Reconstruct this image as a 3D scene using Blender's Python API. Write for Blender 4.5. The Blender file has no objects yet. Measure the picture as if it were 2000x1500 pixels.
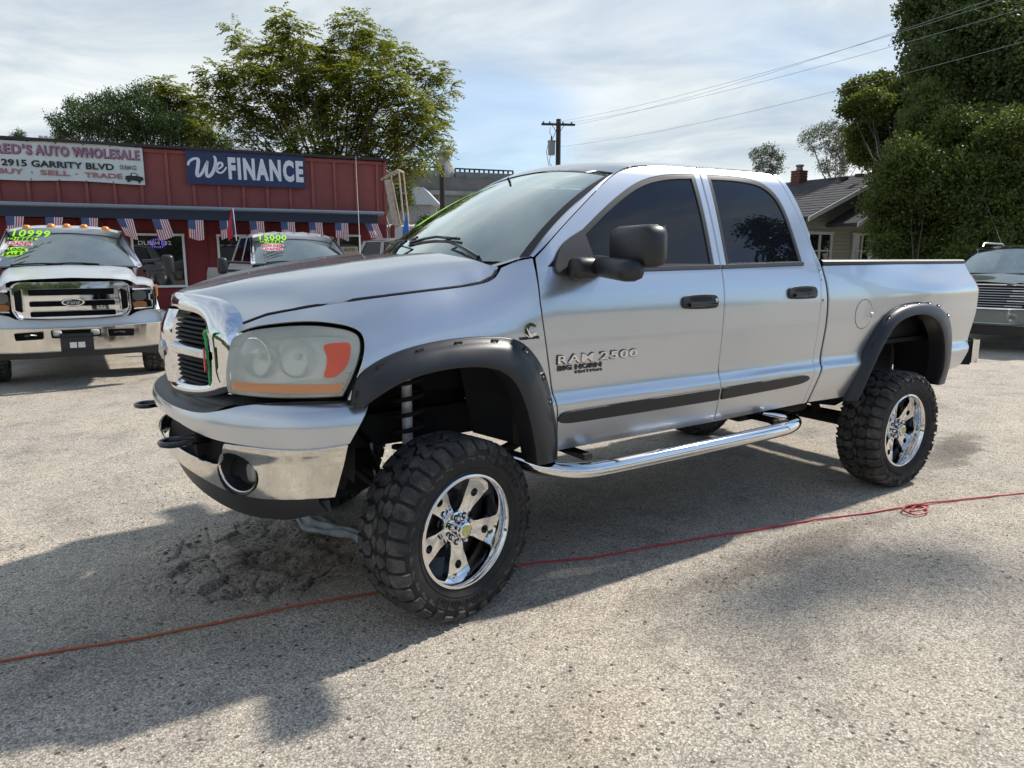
import bpy, bmesh, math, random
import numpy as np
from mathutils import Vector, Matrix, Euler, geometry
random.seed(7); np.random.seed(7)
SC = bpy.context.scene
COL = SC.collection
R_ = math.radians
PI = math.pi
# ---------------------------------------------------------------- camera
CAMP = Vector((-1.427, -3.690, 1.629)); YAW = 0.997; PITCH = 0.174; FPX = 1395.0
_d = Vector((math.cos(YAW)*math.cos(PITCH), math.sin(YAW)*math.cos(PITCH), -math.sin(PITCH)))
_r = _d.cross(Vector((0, 0, 1))).normalized(); _u = _r.cross(_d)
cam_data = bpy.data.cameras.new('camera'); cam = bpy.data.objects.new('camera', cam_data); COL.objects.link(cam)
cam.matrix_world = Matrix(((_r.x, _u.x, -_d.x, CAMP.x), (_r.y, _u.y, -_d.y, CAMP.y), (_r.z, _u.z, -_d.z, CAMP.z), (0, 0, 0, 1)))
cam_data.sensor_width = 36.0; cam_data.lens = FPX/2000*36; cam_data.clip_end = 3000; cam_data.clip_start = .05
SC.camera = cam
def at(px, py, dep):
    """world point seen at photo position (px, py) at a depth in metres"""
    px, py, dep = float(px), float(py), float(dep)
    return CAMP + (_d + (px-1000)/FPX*_r - (py-750)/FPX*_u)*dep
def gp(px, dep, z=0):
    """ground-plan point: image column and horizontal distance"""
    px, dep = float(px), float(dep)
    v = _d + (px-1000)/FPX*_r + (750-505)/FPX*_u
    h = math.hypot(v.x, v.y)
    return Vector((CAMP.x+v.x/h*dep, CAMP.y+v.y/h*dep, z))
# ---------------------------------------------------------------- light
SUN_DIR = Vector((-1.0, -0.035, -math.tan(R_(45.5))))           # the way the light travels
sl = bpy.data.lights.new('sun', 'SUN'); sl.energy = 4.9; sl.angle = R_(2.2); sl.color = (1.0, .95, .87)
so = bpy.data.objects.new('sun', sl); COL.objects.link(so); so.rotation_euler = SUN_DIR.to_track_quat('-Z', 'Y').to_euler()
so.location = (20, 0, 30)
W = bpy.data.worlds.new('World'); SC.world = W; W.use_nodes = True
nt = W.node_tree; nt.nodes.clear()
def N(t, typ, **k):
    n = t.nodes.new(typ)
    for a, b in k.items():
        if hasattr(n, a): setattr(n, a, b)
    return n
L = nt.links.new
out = N(nt, 'ShaderNodeOutputWorld'); bg = N(nt, 'ShaderNodeBackground'); L(bg.outputs[0], out.inputs[0])
sky = N(nt, 'ShaderNodeTexSky', sky_type='NISHITA', sun_disc=False)
sky.sun_elevation = R_(45.5); sky.sun_rotation = R_(90 - 2); sky.air_density = 1.0; sky.dust_density = .4
sk = N(nt, 'ShaderNodeVectorMath', operation='SCALE'); L(sky.outputs[0], sk.inputs[0]); sk.inputs['Scale'].default_value = .12
geo = N(nt, 'ShaderNodeTexCoord')
sep = N(nt, 'ShaderNodeSeparateXYZ'); L(geo.outputs['Generated'], sep.inputs[0])
# project the direction on a cloud layer: dir.xy / (z + .12)
addz = N(nt, 'ShaderNodeMath', operation='ADD'); L(sep.outputs['Z'], addz.inputs[0]); addz.inputs[1].default_value = .13
mx = N(nt, 'ShaderNodeMath', operation='MAXIMUM'); L(addz.outputs[0], mx.inputs[0]); mx.inputs[1].default_value = .05
dv = N(nt, 'ShaderNodeVectorMath', operation='DIVIDE'); L(geo.outputs['Generated'], dv.inputs[0])
cmb = N(nt, 'ShaderNodeCombineXYZ'); L(mx.outputs[0], cmb.inputs[0]); L(mx.outputs[0], cmb.inputs[1]); cmb.inputs[2].default_value = 1.0
L(cmb.outputs[0], dv.inputs[1])
def noise(tree, vec, scale, det=6, rough=.55, dist=0.0, off=None):
    n = N(tree, 'ShaderNodeTexNoise'); n.inputs['Scale'].default_value = scale; n.inputs['Detail'].default_value = det
    n.inputs['Roughness'].default_value = rough; n.inputs['Distortion'].default_value = dist
    if off is not None:
        a = N(tree, 'ShaderNodeVectorMath', operation='ADD'); tree.links.new(vec, a.inputs[0]); a.inputs[1].default_value = off; vec = a.outputs[0]
    if vec is not None: tree.links.new(vec, n.inputs['Vector'])
    return n
def ramp(tree, fac, stops, interp='LINEAR'):
    r = N(tree, 'ShaderNodeValToRGB'); tree.links.new(fac, r.inputs[0]); cr = r.color_ramp; cr.interpolation = interp
    while len(cr.elements) > 1: cr.elements.remove(cr.elements[-1])
    cr.elements[0].position = stops[0][0]; c = stops[0][1]; cr.elements[0].color = (c if hasattr(c, '__len__') else (c, c, c)) + ((1,) if not hasattr(c, '__len__') or len(c) == 3 else ())
    for p_, c in stops[1:]:
        e = cr.elements.new(p_); e.color = (c if hasattr(c, '__len__') else (c, c, c)) + ((1,) if not hasattr(c, '__len__') or len(c) == 3 else ())
    return r
def mixc(tree, fac, a, b, mode='MIX'):
    m = N(tree, 'ShaderNodeMix', data_type='RGBA', blend_type=mode)
    for s, v in ((m.inputs[0], fac), (m.inputs[6], a), (m.inputs[7], b)):
        if hasattr(v, 'is_linked') or hasattr(v, 'links'): tree.links.new(v, s)
        elif hasattr(v, '__len__'): s.default_value = tuple(v)+((1,) if len(v) == 3 else ())
        else: s.default_value = v
    return m.outputs[2]
n1 = noise(nt, dv.outputs[0], .55, 8, .52, .6, (3.1, 1.7, 0))
n2 = noise(nt, dv.outputs[0], 1.05, 8, .58, .9, (7.3, 2.2, 0))
n3 = noise(nt, dv.outputs[0], .28, 3, .5, .2, (1.4, 8.0, 0))
cov = ramp(nt, n3.outputs[0], [(.30, .80), (.45, 1.0)])
cl = ramp(nt, n1.outputs[0], [(.30, .62), (.42, .95), (.60, 1.0)])
# a band of clearer sky low over the mill
dirv = Vector(((at(940, 318, 1)-CAMP).normalized()))
dp = N(nt, 'ShaderNodeVectorMath', operation='DISTANCE'); L(geo.outputs['Generated'], dp.inputs[0]); dp.inputs[1].default_value = dirv
dpn = N(nt, 'ShaderNodeMath', operation='MULTIPLY_ADD'); L(n2.outputs[0], dpn.inputs[0]); dpn.inputs[1].default_value = -.16; L(dp.outputs['Value'], dpn.inputs[2])
hole = ramp(nt, dpn.outputs[0], [(.0, .45), (.075, .93), (.11, 1.0)], 'EASE')
m1 = N(nt, 'ShaderNodeMath', operation='MULTIPLY'); L(cov.outputs[0], m1.inputs[0]); L(cl.outputs[0], m1.inputs[1])
bk = N(nt, 'ShaderNodeVectorMath', operation='DOT_PRODUCT'); L(geo.outputs['Generated'], bk.inputs[0]); bk.inputs[1].default_value = Vector((.45, -.72, .50)).normalized()
n4 = noise(nt, dv.outputs[0], 1.1, 8, .6, 1.2, (2.2, 5.5, 0)); thin = ramp(nt, n4.outputs[0], [(.38, .05), (.52, .30), (.66, .90)]); bkr = ramp(nt, bk.outputs['Value'], [(.30, 0), (.72, 1)], 'EASE')
bmx = N(nt, 'ShaderNodeMix', data_type='FLOAT'); L(bkr.outputs[0], bmx.inputs[0]); bmx.inputs[2].default_value = 1.0; L(thin.outputs[0], bmx.inputs[3])
m1b = N(nt, 'ShaderNodeMath', operation='MULTIPLY'); L(m1.outputs[0], m1b.inputs[0]); L(bmx.outputs[0], m1b.inputs[1])
m2 = N(nt, 'ShaderNodeMath', operation='MULTIPLY'); L(m1b.outputs[0], m2.inputs[0]); L(hole.outputs[0], m2.inputs[1])
shade = ramp(nt, n2.outputs[0], [(.30, (.42, .51, .61)), (.42, (.52, .60, .68)), (.50, (.62, .69, .74)), (.60, (.76, .81, .83)), (.74, (.93, .94, .94))])
# thinner, brighter cloud low down, heavier and bluer higher up
zr = ramp(nt, sep.outputs['Z'], [(.0, (1.08, 1.08, 1.06)), (.35, (1.0, 1.0, 1.0)), (.8, (.62, .68, .78))])
cc = mixc(nt, 1.0, shade.outputs[0], zr.outputs[0], 'MULTIPLY')
skt = mixc(nt, 1.0, sk.outputs[0], (.80, .97, 1.12), 'MULTIPLY')
fin = mixc(nt, m2.outputs[0], skt, cc)
L(fin, bg.inputs[0]); bg.inputs[1].default_value = 1.10
SC.view_settings.view_transform = 'Standard'; SC.view_settings.look = 'None'; SC.view_settings.exposure = 0.0; SC.view_settings.gamma = 1.0
SC.view_settings.use_curve_mapping = False
SC.cycles.max_bounces = 8; SC.cycles.transparent_max_bounces = 12; SC.cycles.caustics_reflective = False; SC.cycles.caustics_refractive = False
SC.cycles.use_denoising = True

# ---------------------------------------------------------------- materials
MATS = {}
def mat(name, col=(.5, .5, .5), rough=.6, metal=0.0, coat=0.0, coatr=.03, spec=.5, var=0.0, vscale=6.0, bump=0.0, bscale=60.0, bdist=.01, emis=None, alpha=1.0, rvar=0.0, ior=None, dust=0.0, trans=0.0):
    if name in MATS: return MATS[name]
    m = bpy.data.materials.new(name); m.use_nodes = True; t = m.node_tree; b = t.nodes['Principled BSDF']
    b.inputs['Base Color'].default_value = tuple(col)+(1,); b.inputs['Roughness'].default_value = rough; b.inputs['Metallic'].default_value = metal
    b.inputs['Coat Weight'].default_value = coat; b.inputs['Coat Roughness'].default_value = coatr; b.inputs['Specular IOR Level'].default_value = spec
    b.inputs['Alpha'].default_value = alpha; b.inputs['Transmission Weight'].default_value = trans
    if ior: b.inputs['IOR'].default_value = ior
    tc = N(t, 'ShaderNodeTexCoord'); vec = tc.outputs['Object']
    if var > 0:
        n = noise(t, vec, vscale, 6, .6); lo = tuple(c*(1-var) for c in col); hi = tuple(min(1, c*(1+var)) for c in col)
        r = ramp(t, n.outputs[0], [(.3, lo), (.7, hi)]); cur = r.outputs[0]
        t.links.new(cur, b.inputs['Base Color'])
    if dust > 0:
        n = noise(t, vec, 9, 8, .7); r = ramp(t, n.outputs[0], [(.45, 0.0), (.8, dust)])
        base = b.inputs['Base Color'].links[0].from_socket if b.inputs['Base Color'].is_linked else tuple(col)
        t.links.new(mixc(t, r.outputs[0], base, (.36, .32, .27)), b.inputs['Base Color'])
        r2 = ramp(t, n.outputs[0], [(.45, rough), (.8, min(1, rough+.35))]); t.links.new(r2.outputs[0], b.inputs['Roughness'])
    elif rvar > 0:
        n = noise(t, vec, vscale*1.7, 5, .6); r = ramp(t, n.outputs[0], [(.3, max(0, rough-rvar)), (.7, rough+rvar)]); t.links.new(r.outputs[0], b.inputs['Roughness'])
    if bump > 0:
        n = noise(t, vec, bscale, 4, .6); bp = N(t, 'ShaderNodeBump'); bp.inputs['Strength'].default_value = bump; bp.inputs['Distance'].default_value = bdist
        t.links.new(n.outputs[0], bp.inputs['Height']); t.links.new(bp.outputs[0], b.inputs['Normal'])
    if emis:
        b.inputs['Emission Color'].default_value = tuple(emis[:3])+(1,); b.inputs['Emission Strength'].default_value = emis[3]
    MATS[name] = m; return m
def glassmat(name, tint=(.5, .56, .53), refl=1.0, rough=.015, haze=0.0, hazecol=(.7, .7, .6), base=.04):
    if name in MATS: return MATS[name]
    m = bpy.data.materials.new(name); m.use_nodes = True; t = m.node_tree; t.nodes.clear()
    o = N(t, 'ShaderNodeOutputMaterial'); tr = N(t, 'ShaderNodeBsdfTransparent'); tr.inputs[0].default_value = tuple(tint)+(1,)
    gl = N(t, 'ShaderNodeBsdfGlossy'); gl.inputs['Roughness'].default_value = rough; gl.inputs[0].default_value = (.93, 1.0, .965, 1)
    fr = N(t, 'ShaderNodeFresnel'); fr.inputs[0].default_value = 1.52
    ma = N(t, 'ShaderNodeMath', operation='MULTIPLY_ADD', use_clamp=True); t.links.new(fr.outputs[0], ma.inputs[0]); ma.inputs[1].default_value = refl; ma.inputs[2].default_value = base-.04
    mix = N(t, 'ShaderNodeMixShader'); src = tr.outputs[0]
    if haze > 0:
        df = N(t, 'ShaderNodeBsdfDiffuse'); df.inputs[0].default_value = tuple(hazecol)+(1,)
        mh = N(t, 'ShaderNodeMixShader'); tc = N(t, 'ShaderNodeTexCoord'); n = noise(t, tc.outputs['Object'], 5, 1, .5)
        r = ramp(t, n.outputs[0], [(.3, haze*.75), (.7, min(1, haze*1.2))]); t.links.new(r.outputs[0], mh.inputs[0]); t.links.new(src, mh.inputs[1]); t.links.new(df.outputs[0], mh.inputs[2]); src = mh.outputs[0]
    t.links.new(ma.outputs[0], mix.inputs[0]); t.links.new(src, mix.inputs[1]); t.links.new(gl.outputs[0], mix.inputs[2]); t.links.new(mix.outputs[0], o.inputs[0])
    MATS[name] = m; return m
def leafmat(name, c1, c2, trans=.35):
    if name in MATS: return MATS[name]
    m = bpy.data.materials.new(name); m.use_nodes = True; t = m.node_tree; t.nodes.clear()
    o = N(t, 'ShaderNodeOutputMaterial'); g = N(t, 'ShaderNodeNewGeometry'); r = ramp(t, g.outputs['Random Per Island'], [(0, c1), (.55, tuple((a+b)/2 for a, b in zip(c1, c2))), (1, c2)])
    d = N(t, 'ShaderNodeBsdfPrincipled'); t.links.new(r.outputs[0], d.inputs['Base Color']); d.inputs['Roughness'].default_value = .5; d.inputs['Specular IOR Level'].default_value = .35
    tl = N(t, 'ShaderNodeBsdfTranslucent'); tcol = mixc(t, .5, r.outputs[0], (c2[0]*1.5, c2[1]*1.5, c2[2]*.8)); t.links.new(tcol, tl.inputs[0])
    mx_ = N(t, 'ShaderNodeMixShader'); mx_.inputs[0].default_value = trans; t.links.new(d.outputs[0], mx_.inputs[1]); t.links.new(tl.outputs[0], mx_.inputs[2]); t.links.new(mx_.outputs[0], o.inputs[0])
    MATS[name] = m; return m

# ---------------------------------------------------------------- object helpers
def tag(o, label=None, cat=None, group=None, kind=None):
    if label: o['label'] = label
    if cat: o['category'] = cat
    if group: o['group'] = group
    if kind: o['kind'] = kind
    return o
def empty(name, loc=(0, 0, 0), rz=0, label=None, cat=None, group=None):
    o = bpy.data.objects.new(name, None); COL.objects.link(o); o.location = loc; o.rotation_euler = (0, 0, rz); o.empty_display_size = .2
    return tag(o, label, cat, group)
def mk(name, verts, faces, m, parent=None, smooth=True, mats=None, midx=None, normals=None, sharp=None, loc=None):
    me = bpy.data.meshes.new(name); me.from_pydata([tuple(v) for v in verts], [], faces)
    for mm in (mats or [m]): me.materials.append(mm)
    if midx is not None: me.polygons.foreach_set('material_index', midx)
    me.polygons.foreach_set('use_smooth', [bool(smooth)]*len(me.polygons))
    me.update()
    if normals is not None: me.normals_split_custom_set_from_vertices([tuple(n) for n in normals])
    elif smooth and sharp: me.set_sharp_from_angle(angle=R_(sharp))
    o = bpy.data.objects.new(name, me); COL.objects.link(o)
    if parent is not None: o.parent = parent
    if loc is not None: o.location = loc
    return o
class MB:
    def __init__(s): s.v = []; s.f = []; s.mi = []; s.cur = 0
    def add(s, vs, fs):
        b = len(s.v); s.v += [Vector(v) for v in vs]; s.f += [tuple(b+i for i in f) for f in fs]; s.mi += [s.cur]*len(fs); return s
    def box(s, c, d, rot=None, bev=0.0):
        hx, hy, hz = d[0]/2, d[1]/2, d[2]/2
        if bev > 0:
            b = min(bev, hx*.9, hy*.9, hz*.9); vs = []; 
            bm = bmesh.new(); bmesh.ops.create_cube(bm, size=1.0)
            for v in bm.verts: v.co = Vector((v.co.x*2*hx, v.co.y*2*hy, v.co.z*2*hz))
            bmesh.ops.bevel(bm, geom=bm.edges[:], offset=b, segments=2 if b > .01 else 1, affect='EDGES', profile=.5)
            bm.verts.index_update(); vs = [v.co.copy() for v in bm.verts]; fs = [tuple(v.index for v in f.verts) for f in bm.faces]; bm.free()
        else:
            vs = [Vector((x, y, z)) for x in (-hx, hx) for y in (-hy, hy) for z in (-hz, hz)]
            fs = [(0, 1, 3, 2), (4, 6, 7, 5), (0, 4, 5, 1), (2, 3, 7, 6), (0, 2, 6, 4), (1, 5, 7, 3)]
        M = rot if rot is not None else Matrix.Identity(3)
        if isinstance(M, (int, float)): M = Matrix.Rotation(M, 3, 'Z')
        c = Vector(c); return s.add([c + M @ v for v in vs], fs)
    def tube(s, pts, r, n=8, caps=True, closed=False):
        pts = [Vector(p) for p in pts]; m = len(pts); rs = r if hasattr(r, '__len__') else [r]*m
        T = []
        for i in range(m):
            a = pts[(i-1) % m] if (i > 0 or closed) else pts[i]; b = pts[(i+1) % m] if (i < m-1 or closed) else pts[i]
            T.append((b-a).normalized())
        ref = Vector((0, 0, 1)) if abs(T[0].z) < .9 else Vector((1, 0, 0)); u = T[0].cross(ref).normalized()
        vs = []
        for i in range(m):
            u = (u - T[i]*u.dot(T[i])).normalized(); w = T[i].cross(u)
            for k in range(n):
                a = 2*PI*k/n; vs.append(pts[i] + (u*math.cos(a)+w*math.sin(a))*rs[i])
        fs = []
        for i in range(m if closed else m-1):
            j = (i+1) % m
            for k in range(n): fs.append((i*n+k, i*n+(k+1) % n, j*n+(k+1) % n, j*n+k))
        if caps and not closed: fs.append(tuple(range(n-1, -1, -1))); fs.append(tuple((m-1)*n+k for k in range(n)))
        return s.add(vs, fs)
    def lathe(s, prof, o=(0, 0, 0), ax=(0, -1, 0), n=48, a0=0, a1=2*PI, up=None):
        """prof: (radius, height along ax)"""
        ax = Vector(ax).normalized(); ref = Vector(up) if up else (Vector((0, 0, 1)) if abs(ax.z) < .9 else Vector((1, 0, 0)))
        w = (ref-ax*ref.dot(ax)).normalized(); u = w.cross(ax); o = Vector(o); full = abs(a1-a0-2*PI) < 1e-6; m = n if full else n+1; vs = []
        for r, h in prof:
            for k in range(m):
                a = a0+(a1-a0)*k/n; vs.append(o+ax*h+(u*math.cos(a)+w*math.sin(a))*r)
        fs = []
        for i in range(len(prof)-1):
            for k in range(n):
                k2 = (k+1) % m; fs.append((i*m+k, (i+1)*m+k, (i+1)*m+k2, i*m+k2))
        return s.add(vs, fs)
    def prism(s, poly, O, U, V, Wd, caps=True):
        """polygon in the plane (U,V) at O, extruded along Wd"""
        O, U, V, Wd = map(Vector, (O, U, V, Wd)); n = len(poly); a = [O+U*p[0]+V*p[1] for p in poly]; b = [q+Wd for q in a]
        fs = [(i, (i+1) % n, n+(i+1) % n, n+i) for i in range(n)]
        if caps: fs += [tuple(range(n-1, -1, -1)), tuple(range(n, 2*n))]
        return s.add(a+b, fs)
    def grid(s, P):
        """P: rows of points"""
        m = len(P[0]); vs = [q for r in P for q in r]; fs = [(i*m+k, i*m+k+1, (i+1)*m+k+1, (i+1)*m+k) for i in range(len(P)-1) for k in range(m-1)]
        return s.add(vs, fs)
    def build(s, name, m, parent=None, smooth=True, sharp=35, recalc=True, loc=None, weld=0.0):
        mats = m if isinstance(m, list) else [m]
        o = mk(name, s.v, s.f, None, parent, smooth, mats=mats, midx=s.mi, loc=loc)
        if recalc:
            bm = bmesh.new(); bm.from_mesh(o.data)
            if weld: bmesh.ops.remove_doubles(bm, verts=bm.verts, dist=weld)
            bmesh.ops.recalc_face_normals(bm, faces=bm.faces[:]); bm.to_mesh(o.data); bm.free()
        if smooth and sharp: o.data.set_sharp_from_angle(angle=R_(sharp))
        return o
def ptree(o, parent=None, loc=None, rz=None):
    c = o.copy(); COL.objects.link(c); c.parent = parent
    for k in ('label', 'category', 'group'):
        pass
    if loc is not None: c.location = loc
    if rz is not None: c.rotation_euler = (c.rotation_euler.x, c.rotation_euler.y, rz)
    for ch in list(o.children): ptree(ch, c)
    return c
def chaikin(P, n=2, closed=True):
    """round a polygon's corners; points with a third value stay sharp"""
    for _ in range(n):
        Q = []; m = len(P)
        for i in range(m):
            p = P[i]
            if len(p) > 2 or (not closed and i in (0, m-1)): Q.append(p); continue
            a = P[i-1]; b = P[(i+1) % m]
            Q.append((p[0]*.75+a[0]*.25, p[1]*.75+a[1]*.25)); Q.append((p[0]*.75+b[0]*.25, p[1]*.75+b[1]*.25))
        P = Q
    return P
def resample(P, n, closed=False):
    P = [Vector((p[0], p[1])) for p in P]
    if closed: P = P+[P[0]]
    Ls = [0]
    for a, b in zip(P, P[1:]): Ls.append(Ls[-1]+(b-a).length)
    o = []; j = 0
    for i in range(n):
        t = Ls[-1]*i/(n if closed else n-1)
        while j < len(Ls)-2 and Ls[j+1] < t: j += 1
        f = (t-Ls[j])/max(1e-9, Ls[j+1]-Ls[j]); q = P[j].lerp(P[j+1], min(1, max(0, f))); o.append((q.x, q.y))
    return o
def offset2(P, g):
    """move a closed loop inwards (relative to its own area) by g"""
    n = len(P); A = sum(P[i][0]*P[(i+1) % n][1]-P[(i+1) % n][0]*P[i][1] for i in range(n)); sg = 1 if A > 0 else -1; o = []
    for i in range(n):
        a, b, c = Vector(P[i-1][:2]), Vector(P[i][:2]), Vector(P[(i+1) % n][:2])
        e1 = (b-a); e2 = (c-b)
        if e1.length < 1e-9 or e2.length < 1e-9: o.append((b.x, b.y)); continue
        e1.normalize(); e2.normalize(); n1_ = Vector((-e1.y, e1.x))*sg; n2_ = Vector((-e2.y, e2.x))*sg; m = n1_+n2_
        if m.length < 1e-6: m = n1_
        m.normalize(); k = g/max(.5, m.dot(n1_)); o.append((b.x+m.x*k, b.y+m.y*k))
    return o
def rnd(P, r=.02, n=4):
    """round polygon corners by a fixed radius"""
    Q = []; m = len(P)
    for i in range(m):
        p = Vector(P[i][:2]); a_, b_ = Vector(P[i-1][:2])-p, Vector(P[(i+1) % m][:2])-p; k = min(r, a_.length*.45, b_.length*.45); s0, s1 = p+a_.normalized()*k, p+b_.normalized()*k
        for j in range(n+1): t = j/n; q = s0*(1-t)**2+p*2*t*(1-t)+s1*t*t; Q.append((q.x, q.y))
    return Q
def panel(name, outer, F, m, parent, holes=(), res=.04, th=.012, gap=.0, side=1, lift=0.0, ref=(1.5, 0, 1.0), e=2e-3, skirt=True):
    """a sheet-metal style panel: 2-D outline mapped through the surface function F(u,v)->(x,y,z) with analytic normals and rolled edges"""
    sy = -side
    ref = Vector(ref)
    def pos(u, v): a = F(u, v); return Vector((a[0], a[1]*sy, a[2]))
    def nrm(u, v):
        n = (pos(u+e, v)-pos(u-e, v)).cross(pos(u, v+e)-pos(u, v-e)); n.normalize()
        c = pos(u, v)-ref
        return n if n.dot(c) > 0 else -n
    loops = [offset2([p[:2] for p in outer], gap)] + [offset2([p[:2] for p in h], -gap) for h in holes]
    flat = [Vector((p[0], p[1], 0)) for l in loops for p in l]
    tris = geometry.tessellate_polygon([[Vector((p[0], p[1], 0)) for p in l] for l in loops])
    bm = bmesh.new(); bv = [bm.verts.new(p) for p in flat]
    for t in tris:
        try: bm.faces.new([bv[i] for i in t])
        except ValueError: pass
    us = [p.x for p in flat]; vs = [p.y for p in flat]
    for ax, lo, hi in ((0, min(us), max(us)), (1, min(vs), max(vs))):
        k = math.floor(lo/res)+1
        while k*res < hi-1e-6:
            co = Vector((k*res, 0, 0)) if ax == 0 else Vector((0, k*res, 0)); no = Vector((1, 0, 0)) if ax == 0 else Vector((0, 1, 0))
            bmesh.ops.bisect_plane(bm, geom=bm.verts[:]+bm.edges[:]+bm.faces[:], dist=1e-6, plane_co=co, plane_no=no); k += 1
    bm.verts.index_update(); V = []; NN = []; Fc = []
    for v in bm.verts:
        n = nrm(v.co.x, v.co.y); V.append(pos(v.co.x, v.co.y)+n*lift); NN.append(n)
    for f in bm.faces:
        ids = [v.index for v in f.verts]; a, b, c = V[ids[0]], V[ids[1]], V[ids[2]]
        fn = Vector((0, 0, 0))
        for i in range(1, len(ids)-1): fn += (V[ids[i]]-V[ids[0]]).cross(V[ids[i+1]]-V[ids[0]])
        if fn.dot(NN[ids[0]]) < 0: ids.reverse()
        Fc.append(tuple(ids))
    if skirt:
        for ed in bm.edges:
            if len(ed.link_faces) == 1:
                i, j = ed.verts[0].index, ed.verts[1].index
                cen = ed.link_faces[0].calc_center_median(); mid = (ed.verts[0].co+ed.verts[1].co)/2
                dd = (V[j]-V[i]); 
                if dd.length < 1e-7: continue
                n = (NN[i]+NN[j]).normalized(); o_ = dd.cross(n).normalized()
                q = pos(cen.x, cen.y)
                if (q-(V[i]+V[j])/2).dot(o_) > 0: o_ = -o_
                b = len(V); h = (n+o_).normalized()
                V += [V[i]+o_*.0015-n*.0025, V[j]+o_*.0015-n*.0025, V[i]+o_*.0015-n*th, V[j]+o_*.0015-n*th]
                NN += [h, h, o_, o_]
                for q4 in ((i, j, b+1, b), (b, b+1, b+3, b+2)):
                    fn = (V[q4[1]]-V[q4[0]]).cross(V[q4[2]]-V[q4[0]])
                    Fc.append(q4 if fn.dot(h) > 0 else tuple(reversed(q4)))
    bm.free()
    return mk(name, V, Fc, m, parent, True, normals=NN)
_tcache = {}
def text_mesh(s, bold=0.0, shear=0.0, ext=0.0, space=1.0):
    c = bpy.data.curves.new('t', 'FONT'); c.body = s; c.size = 1.0; c.offset = bold; c.shear = shear; c.extrude = ext; c.space_character = space; c.resolution_u = 3
    o = bpy.data.objects.new('t', c); COL.objects.link(o); dg = bpy.context.evaluated_depsgraph_get(); dg.update()
    me = bpy.data.meshes.new_from_object(o.evaluated_get(dg)); bpy.data.objects.remove(o); bpy.data.curves.remove(c)
    vs = [v.co.copy() for v in me.vertices]; fs = [tuple(p.vertices) for p in me.polygons]; bpy.data.meshes.remove(me); return vs, fs
def text(name, s, w, h, m, parent, O, U, V, bold=0.0, shear=0.0, ext=.004, space=1.0, warp=None, align='l', lift=.002):
    """lettering of width w and height h, lower left corner at O, reading along U, up along V"""
    O, U, V = Vector(O), Vector(U).normalized(), Vector(V).normalized(); Nn = U.cross(V)
    vs, fs = text_mesh(s, bold, shear, .5, space); x0 = min(v.x for v in vs); x1 = max(v.x for v in vs); y0 = min(v.y for v in vs); y1 = max(v.y for v in vs)
    P = []
    for v in vs:
        a = (v.x-x0)/(x1-x0)*w; b = (v.y-y0)/(y1-y0)*h; c = (v.z+.5)*ext
        if warp: P.append(warp(a, b, c+lift))
        else: P.append(O+U*a+V*b+Nn*(c+lift))
    return mk(name, P, fs, m, parent, False)
# ================================================================= MAIN TRUCK (x runs back along the truck, its left side is -y)
silver = mat('silver_paint', (.585, .61, .65), .28, .86, 1.0, .025)
chrome = mat('chrome', (.80, .80, .80), .05, 1.0, bump=.03, bscale=14, bdist=.004)
chrome_worn = mat('worn_chrome', (.74, .72, .67), .10, 1.0, var=.10, vscale=7, rvar=.07, bump=.05, bscale=9, bdist=.006)
blackp = mat('black_plastic', (.022, .022, .024), .42, bump=.25, bscale=500, bdist=.0006)
flarem = mat('flare_plastic', (.017, .018, .022), .42, bump=.3, bscale=420, bdist=.0006, rvar=.05)
gloss = mat('gloss_black', (.008, .008, .009), .10, coat=.4)
rubber = mat('tyre_rubber', (.018, .018, .019), .68, spec=.35, var=.25, vscale=30, dust=.10)
treadm = mat('tread_rubber', (.048, .047, .047), .85, spec=.3, var=.25, vscale=20, dust=.45)
grime = mat('underbody_grime', (.018, .017, .016), .85, var=.5, vscale=8, spec=.3)
darkin = mat('dark_liner', (.010, .010, .012), .7, spec=.3)
tint = mat('tinted_glass', (.005, .006, .011), .012, spec=.5, ior=1.5)
wsglass = glassmat('windshield_glass', (.46, .60, .54), 2.3, .012, haze=.10, hazecol=(.48, .64, .57), base=.22)
frit = mat('glass_frit', (.02, .022, .022), .12, coat=.5)
seal = mat('rubber_seal', (.010, .010, .011), .45)
lensm = glassmat('cloudy_headlight_lens', (.93, .93, .86), 1.2, .12, haze=.31, hazecol=(1.0, .99, .88), base=.04)
lampin = mat('lamp_reflector', (.93, .93, .88), .35, .2)
bowlm = mat('bowl_reflector', (.88, .89, .90), .12, .9)
amber = mat('amber_strip', (.62, .27, .12), .3, coat=.5)
orange = mat('orange_reflector', (.75, .10, .035), .35, coat=.5)
cream = mat('white_shock', (.72, .72, .70), .45, var=.2, vscale=40)
steel = mat('bare_steel', (.35, .35, .36), .35, .9)
boltm = mat('bolt_metal', (.55, .55, .56), .22, 1.0)
yellow = mat('yellow_disc', (.62, .55, .18), .5, var=.25, vscale=60)
greenp = mat('green_plastic', (.03, .42, .10), .4)
redp = mat('red_tag', (.55, .04, .05), .4)
whitep = mat('white_print', (.78, .78, .76), .5)
seatm = mat('grey_cloth', (.12, .12, .125), .9)
blackt = mat('black_print', (.015, .015, .016), .5)

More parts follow.
